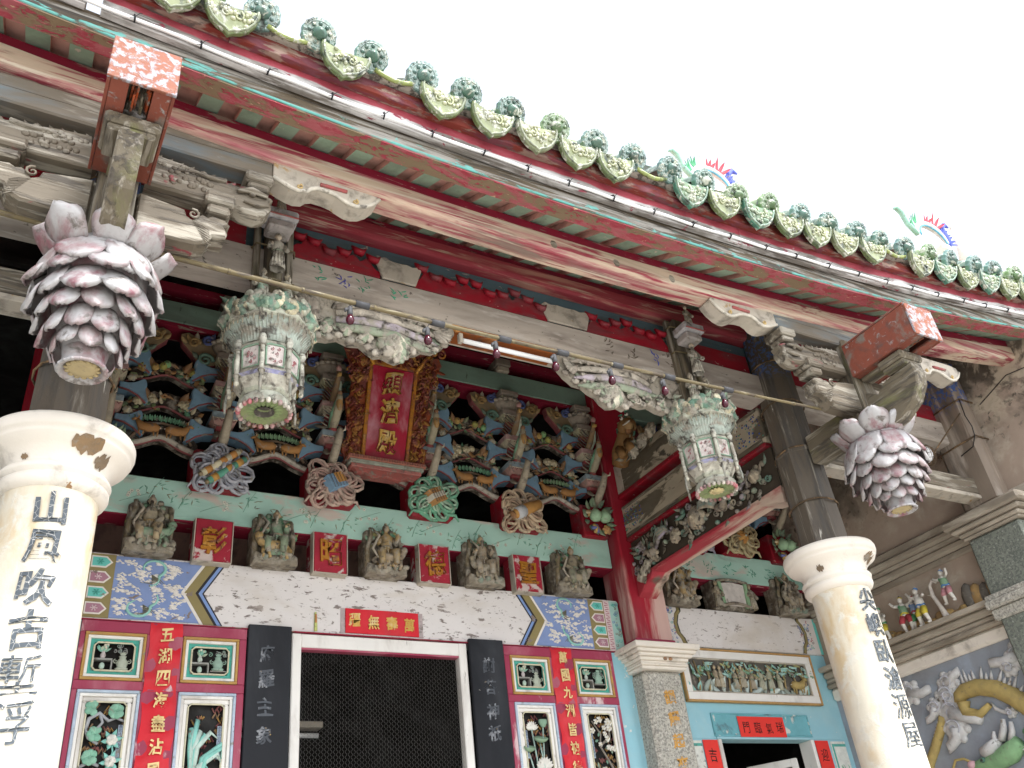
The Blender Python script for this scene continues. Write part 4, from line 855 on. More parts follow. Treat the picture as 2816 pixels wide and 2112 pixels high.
# ================================================================ carved spandrels under the tie beam
def spandrel(s):
    CY=-1.91
    lr='left' if s<0 else 'right'; r=random.Random(31)
    t=thing('carved_spandrel','greyish carved phoenix and peony spandrel under the tie beam, %s lantern'%lr,'carving',(s*.85,CY,4.5),'carved spandrels')
    X=lambda u:s*(1.30-u)      # u grows from the lantern towards the middle
    P=[(0,4.645),(.98,4.645),(.975,4.60),(.94,4.55),(.90,4.50),(.84,4.455),(.78,4.45),(.74,4.42),(.69,4.40),(.66,4.36),(.62,4.335),(.58,4.345),(.54,4.36),(.50,4.345),(.46,4.37),(.42,4.40),(.36,4.39),(.30,4.41),(.24,4.385),(.18,4.38),(.12,4.40),(.04,4.42),(0,4.44)]
    mb=MB(); mb.prism([(X(a),b) for a,b in P],CY-.03,CY+.02,C('9a9284'),None,.006); part('backing',mb,M['carvedold'],t)
    A=C('a0968a'); B=C('b9b0a2'); G=C('98a28c')
    mb=MB(); f=T((X(.60),CY-.05,4.43)); flower(mb,f,.105,[B,C('d6d0bc'),G],9,3,None,r); flower(mb,T((X(.62),CY-.045,4.36)),.05,[B,G],6,3,None,r); flower(mb,T((X(.70),CY-.045,4.43)),.045,[A,B],6,3,None,r); part('peony',mb,M['carvedold'],t)
    mb=MB()   # wing feathers by the lantern
    for i in range(9):
        a=-.2+.16*i; mb.petal(.24-.012*i,.055,mixc(A,C('8d8576'),i%2*.4),T((X(.02+.018*i),CY-.045-.002*i,4.625))@RY((PI-.75+a*.75)*(-s)),.15,.12,.1,.35,6,3)
    part('wing',mb,M['carvedold'],t)
    mb=MB()   # long tail plumes sweeping to the middle, ending in a lobed fan
    for i in range(4):
        z0=4.615-.042*i; mb.tube([(X(.28),CY-.04,z0-.02),(X(.42),CY-.062,z0+.014-.012*i),(X(.60),CY-.068,z0-.006*i),(X(.76),CY-.06,z0-.02*i),(X(.90-.02*i),CY-.05,z0-.035-.010*i)],[.020,.028,.027,.022,.006],[A,B,C('b3a8b0'),G][i%4],None,7,flat=.6)
        for j in range(9):
            u=.34+.055*j; mb.petal(.05,.030,mixc(B,A,j%2),T((X(u),CY-.062,z0-.004*j*.4))@RY(-s*(2.0+.1*i)),.15,.25,.1,.5,3,2)
    for i in range(9): mb.petal(.11,.042,mixc(A,B,i%2),T((X(.83),CY-.05-.002*i,4.56))@RY(-s*(1.1+.17*i)),.18,.15,.1,.4,5,3)
    for (u,z,k) in ((.44,4.44,.048),(.33,4.45,.04),(.76,4.49,.04),(.22,4.44,.042)): flower(mb,T((X(u),CY-.05,z)),k,[B,G],7,3,None,r)
    part('tail_plumes',mb,M['carvedold'],t)
    mb=MB()
    for i in range(46):
        u=r.uniform(.02,.94); z=r.uniform(4.40,4.60)
        if u>.75 and z<4.52: continue
        c=r.choice((A,B,G,C('8f9a86'),C('bdb4a2')))
        if i%3: leaf(mb,T((X(u),CY-.038,z))@RY(r.uniform(0,6)),r.uniform(.05,.09),r.uniform(.025,.04),c,.4)
        else: curl(mb,T((X(u),CY-.04,z))@RY(r.uniform(0,6)),r.uniform(.02,.034),c)
    for i,(a,b) in enumerate(P[4:]): mb.ell((X(a),CY-.032,b+.012),(.03,.016,.022),[A,B][i%2],None,7,4)
    part('foliage',mb,M['carvedold'],t)
spandrel(-1); spandrel(1)
# ================================================================ bamboo pole with red bulbs, fluorescent fitting
bp=thing('bamboo_pole','bamboo pole strung across the front on black tape, carrying red bulbs','pole',(0,-2.5,4.17))
poleZ=lambda x:4.172+.009*(x+.6)**2*.9
mb=MB(); Np=60
mb.tube([(-3.2+5.2*i/Np,-2.5+.0*i,poleZ(-3.2+5.2*i/Np)) for i in range(Np+1)],[.0128-.0045*i/Np for i in range(Np+1)],C('b39a63'),None,9); part('cane',mb,M['bamboo'],bp)
x=-3.0
while x<1.95:
    mb=MB(); mb.tube([(x-.006,-2.5,poleZ(x)),(x+.006,-2.5,poleZ(x))],.0148-.0045*(x+3.2)/5.2,C('8a6a3c'),None,9); part('node_ring',mb,M['bamboo'],bp); x+=.33+.02*sin(x*9)
kD=2816/2212
BX=[-1.155,-.78,-.42,-.085,.255,.60,1.02]
for i,x in enumerate(BX):
    z=poleZ(x); X=x+.035
    mb=MB(); mb.tube([(X-.005,-2.5,poleZ(X)),(X+.06,-2.5,poleZ(X+.06))],.0165,C('3a3a3c'),None,9); part('tape',mb,M['tape'],bp)
    w=['first from the left','second from the left','third, left of the fluorescent tube','fourth, in front of the tube end','fifth, before the right spandrel','sixth, left of the right lantern','last one, by the right lantern'][i]
    t=thing('red_bulb','small dark red bulb hanging under the bamboo pole, %s'%w,'light bulb',(x,-2.51,z-.11),'red bulbs on the bamboo pole')
    dz=[.0,.012,.0,-.004,.006,.0,.0][i]; b=z-.055-dz
    mb=MB(); mb.tube([(X,-2.505,z-.012),(x+.008,-2.512,z-.03),(x,-2.51,b+.01)],.0022,C('1b1b1e'),None,4); part('flex',mb,M['blackplastic'],t)
    mb=MB(); mb.lathe([(0,.018),(.010,.018),(.013,.006),(.0135,-.018),(.012,-.03),(0,-.03)],10,C('3f3f42'),T((x,-2.51,b))); mb.tube([(x,-2.51,b+.012),(x-.022,-2.52,b-.008),(x-.026,-2.52,b-.022)],[.004,.009,.004],C('2a2a2c'),None,5); part('socket',mb,M['tape'],t)
    mb=MB(); mb.lathe([(0,-.028),(.011,-.03),(.0135,-.036),(.0185,-.047),(.0195,-.058),(.016,-.07),(.008,-.077),(0,-.079)],14,C('7d1634'),T((x,-2.51,b))); part('glass',mb,M['bulb'],t)
fx=thing('fluorescent_fitting','rusty fluorescent fitting with white tube under the tie beam','light fitting',(0,CY,4.57))
mb=MB(); mb.prism([(-.34,4.648),(.37,4.648),(.34,4.615),(-.32,4.615)],CY-.01,CY+.11,(.5,.5,.5),None,.002); mb.box(-.345,.375,CY-.015,CY-.011,4.632,4.652); part('housing',mb,M['rust'],fx)
mb=MB(); mb.tube([(-.275,CY+.01,4.573),(.315,CY+.01,4.573)],.0145,C('f2f0ea'),None,12); part('glass_tube',mb,M['tube'],fx)
for q in (-.29,.33):
    mb=MB(); mb.box(q-.012,q+.012,CY-.007,CY+.027,4.553,4.614,b=.004); part('lampholder',mb,M['ivory'],fx)
# ================================================================ FACADE (wall line y = 0)
hall=thing('hall_interior','dark unlit interior of the hall seen behind the openings','room',(0,3,.5))
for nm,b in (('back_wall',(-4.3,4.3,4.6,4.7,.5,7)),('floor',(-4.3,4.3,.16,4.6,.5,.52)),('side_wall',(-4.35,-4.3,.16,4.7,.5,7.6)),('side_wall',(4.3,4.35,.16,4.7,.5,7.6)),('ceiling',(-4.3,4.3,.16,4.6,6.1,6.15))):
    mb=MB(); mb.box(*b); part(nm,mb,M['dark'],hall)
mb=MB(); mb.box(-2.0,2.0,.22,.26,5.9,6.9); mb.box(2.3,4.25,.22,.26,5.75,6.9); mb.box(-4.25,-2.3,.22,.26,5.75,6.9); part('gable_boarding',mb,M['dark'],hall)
fl=thing('ceiling_lamp','pale fluorescent lamp inside the hall seen through the wire mesh','light fitting',(-.2,1.2,3.2))
mb=MB(); mb.box(-.62,.0,1.18,1.30,3.245,3.29,b=.006); part('housing',mb,M['ivory'],fl)
mb=MB(); mb.tube([(-.64,1.24,3.20),(-.02,1.24,3.20)],.018,C('f0f0f0'),None,10); part('tube',mb,M['tube'],fl)
# ---- lintel
lt=thing('door_lintel','wide flaking white lintel with blue dragon panels at both ends','lintel',(0,.05,3.53))
mb=MB(); mb.box(-1.985,1.985,0,.16,3.534,3.945,b=.006); part('board',mb,M['lintel'],lt)
mb=MB(); mb.box(-1.985,1.985,-.02,.0,3.527,3.5335); part('drip_edge',mb,M['dred'],lt)
BLU=C('8194c0'); WHT=C('e3ddd6'); OLV=C('8f8258'); TQ=C('6cc4ba'); GRY=C('86786e')
for s in (-1,1):
    X=lambda u:s*u
    P=lambda pts:[(X(a),b) for a,b in pts]
    # blue ground of the dragon panel
    mb=MB(); mb.prism(P([(1.70,3.548),(1.70,3.93),(1.19,3.93),(1.31,3.735),(1.19,3.548)]),-.004,-.0005,BLU); pn=part('dragon_panel',mb,M['patt'],lt)
    mb=MB()
    for w0,w1,cl,d in ((1.185,1.165,WHT,.0045),(1.165,1.10,OLV,.005),(1.10,1.082,C('2e2c30'),.0045),(1.082,1.06,C('7d97c8'),.0042),(1.06,1.05,C('2e2c30'),.0042)):
        mb.prism(P([(w0,3.94),(w0+.125,3.735),(w0,3.542),(w1,3.542),(w1+.125,3.735),(w1,3.94)]),-d,-.0005,cl)
    part('chevron_band',mb,M['patt'],lt)
    r=random.Random(8+s); mb=MB()
    for i in range(95):     # white clouds
        u=r.uniform(1.30,1.68); z=r.uniform(3.57,3.91)
        if u<1.22+.6*abs(z-3.735): pass
        k=r.uniform(.35,.8)
        for j in range(4): mb.ell((X(u+r.uniform(-.025,.025)),-.004,z+r.uniform(-.012,.012)),(.018*k,.004,.010*k),WHT,None,7,4)
        mb.tube([(X(u-.04*k),-.005,z-.01),(X(u),-.006,z+.004),(X(u+.04*k),-.005,z-.004)],[.001,.004,.001],WHT,None,4)
    part('white_clouds',mb,M['patt'],pn)
    for (cu,cz,d) in ((1.47,3.83,1),(1.50,3.64,-1)):   # two coiling dragons
        mb=MB(); pts=[];rs=[]
        for i in range(26):
            u=i/25; a=.4+u*4.6*d; q=.055+.035*sin(u*7); pts.append((X(cu+q*cos(a)*1.3),-.007,cz+q*sin(a))); rs.append(.003+.007*sin(PI*u)**.6)
        mb.tube(pts,rs,mixc(TQ,WHT,.25),None,5,flat=.4)
        for i in range(2,24): mb.petal(.018,.006,C('4f9a98'),T(pts[i])@RY(i*.9),.1,.1,.1,.6,2,2)
        for i in range(8): mb.tube([(X(cu+.02),-.007,cz),(X(cu-.03+.02*i*.3),-.008,cz-.03-.004*i),(X(cu-.06+.02*i),-.007,cz-.055)],[.001,.003,.001],C('7d7c6a'),None,4)
        part('dragon',mb,M['patt'],pn)
    mb=MB(); mb.prism(P([(1.845,3.545),(1.845,3.935),(1.70,3.935),(1.70,3.545)]),-.003,-.0005,OLV); hb=part('border_band',mb,M['patt'],lt)
    for i in range(4):
        z=3.885-.095*i; mb=MB()
        mb.prism(P([(1.835,z-.036),(1.835,z+.036),(1.75,z+.036),(1.715,z),(1.75,z-.036)]),-.006,-.002,WHT); mb.prism(P([(1.828,z-.027),(1.828,z+.027),(1.755,z+.027),(1.727,z),(1.755,z-.027)]),-.008,-.003,TQ if i%2==0 else C('a97d8c'))
        for j in range(6): a=j*PI/3; mb.tube([(X(1.785),-.009,z),(X(1.785+.02*cos(a)),-.009,z+.018*sin(a))],[.002,.004],C('4fa79a') if i%2==0 else C('d9c3c8'),None,4)
        part('lozenge',mb,M['patt'],hb)
    mb=MB(); mb.prism(P([(1.90,3.545),(1.90,3.935),(1.846,3.935),(1.846,3.545)]),-.003,-.0005,C('d6c4c4'))
    for i in range(22): mb.tube([(X(1.855+.03*(i%2)),-.004,3.555+.017*i),(X(1.89-.03*(i%2)),-.004,3.562+.017*i)],.0025,C('a8566c'),None,4)
    part('key_border',mb,M['patt'],lt)
    mb=MB(); mb.prism(P([(1.984,3.545),(1.984,3.935),(1.901,3.935),(1.901,3.545)]),-.003,-.0005,C('9fc4bc'))
    for i in range(26): mb.spiral(r.uniform(.01,.018),.003,1.1,r.choice((C('6f7fb0'),C('8a7f6a'),C('6cb8ac'))),T((X(r.uniform(1.915,1.97)),-.004,r.uniform(3.56,3.92))),4,8)
    part('end_border',mb,M['patt'],lt)
# ---- turquoise beam, green beam
tq=thing('turquoise_beam','turquoise beam painted with faint blossoms and bamboo above the lintel','beam',(0,.05,4.35))
mb=MB(); mb.box(-2.0,2.0,-.01,.17,4.215,4.485,b=.01); part('beam',mb,M['turq'],tq)
mb=MB(); mb.box(-2.0,2.0,-.002,.165,4.203,4.214); part('red_edge',mb,M['dred'],tq)
r=random.Random(77)
for i in range(20):
    cx=-1.75+3.5*(i+.5)/20+r.uniform(-.05,.05); mb=MB(); kind=i%3
    z=4.36+r.uniform(-.06,.06)
    if kind==0:
        for j in range(5):
            p=(cx+r.uniform(-.07,.07),-.0115,z+r.uniform(-.05,.05))
            for q in range(5): a=q*2*PI/5; mb.ell((p[0]+.008*cos(a),p[1],p[2]+.008*sin(a)),(.006,.0012,.006),C('dfe0d2'),None,6,3)
            mb.ell(p,(.003,.002,.003),C('6a5f50'),None,5,3)
        mb.tube([(cx-.1,-.0115,z-.05),(cx-.02,-.012,z-.01),(cx+.1,-.0115,z+.04)],[.001,.0018,.001],C('86ac9a'),None,4)
    else:
        for j in range(12):
            a=r.uniform(1.2,5.0); p=(cx+r.uniform(-.08,.08),-.0115,z+r.uniform(-.05,.05)); L=r.uniform(.02,.04)
            mb.tube([p,(p[0]+L*.5*sin(a),p[1]-.001,p[2]+L*.5*cos(a)),(p[0]+L*sin(a),p[1],p[2]+L*cos(a))],[.001,.0038,.0005],r.choice((C('7fb8a2'),C('86b59f'),C('a3a58a'))),None,4,flat=.4)
        mb.tube([(cx-.03,-.0115,z-.08),(cx,-.012,z),(cx+.05,-.0115,z+.08)],[.002,.002,.001],C('7fb09a'),None,4)
    part('painted_spray',mb,M['patt'],tq)
gb=thing('green_beam','dull green beam with red lower edge high under the roof','beam',(0,0,5.7))
mb=MB(); mb.box(-2.0,2.0,-.05,.14,5.712,5.90,b=.008); part('beam',mb,M['greenbeam'],gb)
mb=MB(); mb.box(-2.0,2.0,-.045,.135,5.680,5.711); part('red_edge',mb,M['dred'],gb)
for x in (-1.155,-.385,.385,1.155):
    mb=MB(); mb.box(x-.07,x+.07,-.09,.1,5.955,6.03,C('6f6256'),b=.01); mb.box(x-.055,x+.055,-.075,.09,5.901,5.955,C('b9ac98'),b=.008); part('top_block',mb,M['carved'],gb)
mb=MB(); mb.box(-2.0,2.0,.0,.12,6.03,6.10); part('upper_rail',mb,M['dred'],gb)
# ---- red corner posts on granite pilasters
for s in (-1,1):
    lr='left' if s<0 else 'right'
    t=thing('red_post','red corner post with paint worn pink at its foot, %s'%('left, behind the cream column' if s<0 else 'on granite right of the door'),'post',(s*2.18,0,3.541),'red corner posts')
    mb=MB(); mb.box(s*2.005,s*2.365,-.14,.16,3.541,6.5,b=.012); part('post',mb,M['redpost'],t)
    mb=MB(); mb.box(s*1.995,s*2.375,-.15,.15,3.542,3.605,b=.008); part('foot_block',mb,M['rose'],t)
    g=thing('granite_pilaster','speckled granite pilaster with gold characters and pale capital, %s'%lr,'pilaster',(s*2.18,0,.5),'granite pilasters')
    mb=MB(); mb.box(s*2.0,s*2.36,-.16,.16,.5,3.36,b=.03); part('shaft',mb,M['granite'],g)
    mb=MB(); cx=s*2.18
    for z0,z1,e in ((3.36,3.385,.03),(3.385,3.40,.045),(3.40,3.42,.035),(3.42,3.445,.05),(3.445,3.47,.075),(3.47,3.495,.10),(3.495,3.538,.125)):
        mb.box(cx-.18-e,cx+.18+e,-.16-e,.16+min(e,.02),z0+.0004,z1,b=.006)
    part('capital',mb,M['capital'],g)
    for q in range(2):
        mb=MB(); mb.ell((cx+.0+.05*q,-.2155,3.432),(.018,.012,.013),C('a8764a'),None,10,6); part('mud_nest',mb,M['carved'],g)
    if s>0: letters(g,'韻耀起來',[(2.20,3.165-.155*i) for i in range(4)],.105,M['ochre'],-.16,.003,'b',.03)
# ---- dark centre door: white frame, wire mesh
dr=thing('mesh_door','white door frame filled with hexagonal wire mesh, dark hall behind','door',(0,.05,.5))
mb=MB(); mb.box(-.615,-.553,-.012,.06,.5,3.524,b=.006); part('stile',mb,M['whiteframe'],dr)
mb=MB(); mb.box(.553,.615,-.012,.06,.5,3.524,b=.006); part('stile',mb,M['whiteframe'],dr)
mb=MB(); mb.box(-.5525,.5525,-.010,.058,3.437,3.522,b=.004); part('top_rail',mb,M['whiteframe'],dr)
mb=MB(); mb.box(-.5525,.5525,-.004,.05,3.424,3.4365); part('pink_bead',mb,M['rose'],dr)
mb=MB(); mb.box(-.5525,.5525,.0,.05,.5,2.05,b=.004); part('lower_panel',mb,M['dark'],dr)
mb=MB(); pw,phh=.0185,.031; z=2.06; cols_=int(1.10/pw)
for c in range(cols_+1):
    x=-.55+c*pw; pts=[]; zz=2.055; k=0
    while zz<3.425:
        o_=pw*.46*(1 if ((k//2)%2==0) else -1)*(1 if c%2==0 else -1); pts.append((x+o_*.5+pw*.25,.030+.004*sin(x*9),zz)); zz+= phh*.30 if k%2==0 else phh*.20; k+=1
    mb.tube(pts,.00075,C('8d8a86'),None,3)
part('wire_mesh',mb,M['wire'],dr,kind='stuff')
# ---- black couplet boards
for s,ch,spots in ((-1,'府羅主象',[(-.775,3.375),(-.775,3.225),(-.775,3.06),(-.775,2.90)]),(1,'謝荅神祇',[(.765,3.375),(.765,3.225),(.765,3.065),(.765,2.925)])):
    t=thing('couplet_board','tall black couplet board with worn characters, %s of the mesh door'%('left' if s<0 else 'right'),'sign board',(s*.755,-.01,.9),'black couplet boards')
    mb=MB(); mb.box(s*.624,s*.895,-.035,-.006,.9,3.555,b=.005); part('board',mb,M['blackboard'],t)
    letters(t,ch,spots,.105,M['ghost'],-.035,.0015,'b',.05,asp=.9)
# ---- red banner over the door
t=thing('red_banner','small red paper banner with four gold characters above the door','banner',(0,-.01,3.54))
mb=MB(); vs=[];F=[];n=14
for j in range(4):
    for i in range(n+1):
        u=i/n; vs.append((-.262+.524*u,-.0085-.003*sin(u*9+j)-.002*sin(u*23),3.548+.165*j/3+.0*u))
for j in range(3):
    for i in range(n): a=j*(n+1)+i; F.append((a,a+1,a+n+2,a+n+1))
mb.add(vs,F,(.5,.5,.5),None,True); mb.box(-.262,.262,-.006,-.003,3.548,3.713); part('paper',mb,M['redpaper'],t)
letters(t,'疆無壽萬',[(-.20,3.635),(-.065,3.628),(.065,3.628),(.19,3.622)],.095,M['gold'],-.013,.0015,'b',.04,asp=.85)
for q in (-1,1):
    mb=MB(); mb.box(q*.264,q*.295,-.0035,-.001,3.545,3.715,C('b9a9ac')); part('old_paper_edge',mb,M['carved'],t)
t=thing('incense_holder','thin yellow and orange paper holder stuck on the lintel left of the banner','holder',(-.50,-.01,3.545))
mb=MB(); mb.tube([(-.462,-.008,3.546),(-.462,-.008,3.60),(-.464,-.008,3.66),(-.464,-.008,3.672)],[.011,.010,.008,.004],C('c9d27a'),None,6,flat=.4); mb.tube([(-.462,-.013,3.60),(-.463,-.013,3.655)],.006,C('d98a4a'),None,5); part('holder',mb,M['carvedclean'],t)
# ---- panelled screens each side
IV=C('d6d0b4'); TEALC=C('2fa898')
def moulding(t,x0,x1,z0,z1,kind):
    """nested frames stepping back to a carved opening"""
    outer,mid=('ochre','white') if kind=='up' else ('sky','white')
    def ring(a0,a1,b0,b1,w,y0,y1,col,name,mat,b=.003):
        mb=MB()
        mb.box(a0,a1,y0,y1,b1-w,b1,col,b=b); mb.box(a0,a1,y0,y1,b0,b0+w,col,b=b); mb.box(a0,a0+w,y0+.0006,y1,b0+w,b1-w,col,b=b); mb.box(a1-w,a1,y0+.0006,y1,b0+w,b1-w,col,b=b); return part(name,mb,mat,t)
    w=.016
    ring(x0,x1,z0,z1,w,-.030,.0,C('b58a3f') if kind=='up' else C('b3c4d8'),'outer_frame',M['carvedclean'])
    ring(x0+w,x1-w,z0+w,z1-w,.018,-.020,.0,C('e0ddd6'),'white_frame',M['whiteframe'])
    if kind=='up':
        ring(x0+w+.018,x1-w-.018,z0+w+.018,z1-w-.018,.022,-.004,.012,TEALC,'teal_reveal',M['carvedclean'],.001)
        i=w+.040
    else:
        ring(x0+w+.018,x1-w-.018,z0+w+.018,z1-w-.018,.028,-.010,.012,C('d6d2cc'),'inner_frame',M['whiteframe'],.006); i=w+.046
    a0,a1,b0,b1=x0+i,x1-i,z0+i,z1-i; c=.018
    mb=MB(); mb.tube([(a0+c,-.012,b1),(a1-c,-.012,b1),(a1,-.012,b1-c),(a1,-.012,b0+c),(a1-c,-.012,b0),(a0+c,-.012,b0),(a0,-.012,b0+c),(a0,-.012,b1-c)],.0055,IV,None,5,True,False); part('opening_rim',mb,M['carvedclean'],t)
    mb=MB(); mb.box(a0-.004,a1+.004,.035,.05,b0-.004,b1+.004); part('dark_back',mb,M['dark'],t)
    return a0,a1,b0,b1
def vase(mb,x,z,h,col,r_=None):
    k=h; mb.lathe([(.0,0),(.22*k,0),(.28*k,.12*k),(.38*k,.4*k),(.30*k,.68*k),(.20*k,.8*k),(.26*k,.95*k),(.2*k,.97*k)],10,col,T((x,.0,z))@SC(1,.6,1))
def shelf(t,a0,a1,b0,b1,seed):
    r=random.Random(seed); w=a1-a0; h=b1-b0; SG=C('8c8f8c'); GN=C('7fae9a'); PK=C('c2b8b8')
    mb=MB(); zs=b0+h*.42; xs=a0+w*(.48 if seed%2 else .52)
    mb.box(a0,xs,-.008,.03,zs-.006,zs+.004,SG); mb.box(xs-.006,xs+.002,-.008,.03,b0,zs-.006,SG); mb.box(a0,a0+.008,-.008,.03,b0,zs-.006,SG); mb.box(xs+.012,a1,-.006,.03,b0+h*.12*(seed%3),b0+h*.12*(seed%3)+.006,SG)
    part('shelf',mb,M['carved'],t)
    mb=MB(); vase(mb,a0+w*.24,zs+.004,h*.26,[PK,C('b9c6bc'),C('8fb0a4'),PK][seed%4]); part('pot',mb,M['carvedclean'],t)
    mb=MB()
    for i in range(12): leaf(mb,T((a0+w*.24+r.uniform(-.012,.012),-.004,zs+h*.26))@RY(r.uniform(-1.3,1.3)),h*r.uniform(.16,.3),h*.10,r.choice((GN,C('6fae9c'),C('a8b8a0'))),.3)
    for i in range(4): mb.ell((a0+w*(.24+r.uniform(-.12,.12)),-.008,zs+h*r.uniform(.36,.5)),h*.055,r.choice((C('cfcab8'),GN)),None,7,4)
    part('pot_plant',mb,M['carvedclean'],t)
    mb=MB(); mb.ell((a0+w*.24,-.004,b0+h*.17),(h*.10,.014,h*.13),C('b5cfc0'),None,9,6); mb.lathe([(0,0),(h*.09,0),(h*.06,.008)],8,C('a08a5a'),T((a0+w*.24,0,b0+.002))); part('egg_jar',mb,M['carvedclean'],t)
    mb=MB(); cl=[C('9a9484'),C('8fb0a0'),C('a09a88'),C('b0b9a8')][seed%4]; X=a0+w*.73; Z=b0+.004+h*.12*(seed%3)+.004
    vase(mb,X,Z,h*.52,cl); mb.lathe([(0,0),(h*.2,0),(h*.23,.012),(h*.12,.02)],10,cl,T((X,0,Z-.002))@SC(1,.6,1))
    for q in (-1,1): mb.spiral(h*.09,h*.02,1.2,cl,T((X+q*h*.22,-.004,Z+h*.3))@SC(q,1,1),5,12)
    for i in range(5): leaf(mb,T((X,-.004,Z+h*.5))@RY(-.8+.4*i),h*.16,h*.07,cl,.2)
    part('censer',mb,M['carvedclean'],t)
    mb=MB()
    for i in range(7): mb.spiral(h*r.uniform(.06,.1),h*.017,1.3,r.choice((SG,GN,C('9ab0a8'))),T((a0+w*r.uniform(.5,.95),.008,b1-h*r.uniform(.05,.3))),5,12)
    part('scroll_fretwork',mb,M['carvedclean'],t)
def backfret(t,a0,a1,b0,b1,seed):
    r=random.Random(seed); mb=MB()
    for i in range(46):
        x=r.uniform(a0,a1); z=r.uniform(b0,b1); L=r.uniform(.03,.06); s=r.choice((-1,1)); mb.tube([(x,.024,z),(x+L*.35,.022,z+s*L*.6),(x+L*.5,.024,z),(x+L*.8,.022,z+s*L*.5)],.006,r.choice((C('8a4a48'),C('b58a3f'),C('7a3038'),C('9c7a58'))),None,4)
    part('back_fretwork',mb,M['carvedclean'],t)
def plant(t,a0,a1,b0,b1,kind,seed):
    r=random.Random(seed); w=a1-a0; G=C('6fae94'); G2=C('86bda4'); GY=C('a3a7ae'); W=C('e4e2da'); TQ2=C('86cfc4')
    backfret(t,a0,a1,b0,b1,seed)
    if kind=='pine':
        mb=MB()
        for (pts,rd) in (([(a0+.01,0,b1-.14),(a0+.02,-.01,b1-.09),(a0+.07,-.012,b1-.06),(a0+.12,-.01,b1-.10),(a0+.16,0,b1-.08),(a1,0,b1-.10)],.012),([(a0+.01,0,b1-.14),(a0+.03,-.01,b1-.19),(a0+.08,-.008,b1-.22)],.010),([(a0,0,b1-.34),(a0+.05,-.01,b1-.31),(a0+.1,0,b1-.33)],.010),([(a0+.07,-.012,b1-.06),(a0+.09,-.012,b1-.11),(a0+.06,-.01,b1-.15)],.009)): mb.tube(pts,[rd*(1-.08*i) for i in range(len(pts))],GY,None,6)
        part('branch',mb,M['carvedclean'],t)
        for cx,cz,k in ((a0+.03,b1-.035,5),(a1-.05,b1-.05,9),(a0+.06,b1-.17,6),(a0+.05,b1-.29,8),(a1-.04,b1-.40,7)):
            mb=MB()
            for i in range(k): a=2*PI*i/k; q=.024 if i else 0; mb.lathe([(0,0),(.019,.001),(.020,.005),(.015,.009),(0,.010)],12,mixc(G,G2,r.random()),T((cx+q*cos(a),-.006-.002*i,cz+q*sin(a)))@RX(PI/2))
            part('needle_cluster',mb,M['carvedclean'],t)
        for cx,cz in ((a1-.055,b1-.20),(a1-.05,b1-.31)):
            mb=MB(); flower(mb,T((cx,-.018,cz)),.032,[W,C('f0eee6')],7,3,W,r)
            for i in range(6): leaf(mb,T((cx,-.008,cz))@RY(i*1.05+.3),.06,.026,TQ2,.3)
            mb.tube([(cx,-.006,cz),(cx+.012,-.006,cz-.06),(cx,-.006,cz-.13)],.005,TQ2,None,5); part('flower',mb,M['carvedclean'],t)
    elif kind=='orchid':
        for i in range(11):
            mb=MB(); q=i/10; x=a0+w*.22; z=b0+.10 if i<6 else b0-.02; L=.16+.18*r.random(); d=-.35+1.6*q; k=r.uniform(.5,1)
            pts=[(x+.02*q,-.004-.002*i,z),(x+L*.4*sin(d*.5),-.012-.002*i,z+L*.75),(min(a1-.004,x+L*.8*sin(d)*k+.02),-.014-.002*i,z+L*.95+.08*(1-q)),(max(a0+.006,min(a1-.004,x+L*1.15*sin(d)*k+.03)),-.010-.002*i,z+L*.75+.1*(1-q))]
            pts=[(max(a0+.004,min(a1-.004,p[0])),p[1],min(b1-.004,p[2])) for p in pts]
            mb.tube(pts,[.012,.017,.014,.004],mixc(TQ2,W,.55*(i%2)),None,6,flat=.5); part('long_leaf',mb,M['carvedclean'],t)
        mb=MB(); flower(mb,T((a0+w*.55,-.02,b0+.12)),.035,[W,C('f0eee6')],6,3,None,r); part('flower',mb,M['carvedclean'],t)
    elif kind=='lotus':
        for cx,cz,k in ((a0+.06,b1-.09,.055),(a0+.13,b1-.33,.075)):
            mb=MB()
            for i in range(9): a=-1.3+2.6*i/8; mb.petal(k,k*.5,W,T((cx,-.014,cz-k*.4))@RY(a),.25,.15)
            part('lotus_flower',mb,M['carvedclean'],t)
        mb=MB(); mb.lathe([(0,0),(.018,.004),(.032,.03),(.034,.05),(.030,.052),(0,.054)],12,C('7fa58c'),T((a1-.05,-.012,b1-.10))@SC(1,.6,1)); part('seed_pod',mb,M['carvedclean'],t)
        for cx,cz,rw in ((a0+.115,b1-.20,.05),(a0+.02,b1-.26,.04)):
            mb=MB(); mb.lathe([(0,0),(rw*.4,.003),(rw*.8,.014),(rw,.03),(rw*.95,.034),(rw*.5,.02),(0,.012)],14,C('86a88a'),T((cx,-.012,cz))@RX(.5)@SC(1.1,.8,1)); part('lotus_leaf',mb,M['carvedclean'],t)
        for x0_,z0_,x1_,z1_ in ((a1-.05,b1-.10,a0+.09,b0),(a0+.06,b1-.11,a0+.07,b0),(a0+.115,b1-.2,a0+.12,b0),(a0+.02,b1-.26,a0+.05,b0)):
            mb=MB(); mb.tube([(x0_,-.006,z0_),((x0_+x1_)/2+.012,-.010,(z0_+z1_)/2),(x1_,-.004,z1_)],.0055,C('a8c4bc'),None,6); part('stem',mb,M['carvedclean'],t)
    else:
        mb=MB()
        for pts in ([(a1-.01,0,b0),(a1-.03,-.01,b0+.1),(a0+.07,-.012,b1-.22),(a0+.09,-.012,b1-.14),(a0+.03,-.01,b1-.05)],[(a0+.07,-.012,b1-.22),(a1-.04,-.01,b1-.16),(a1-.03,-.008,b1-.05)],[(a1-.03,-.01,b0+.1),(a0+.03,-.01,b0+.09)]): mb.tube(pts,[.010-.0012*i for i in range(len(pts))],C('7d756c'),None,6)
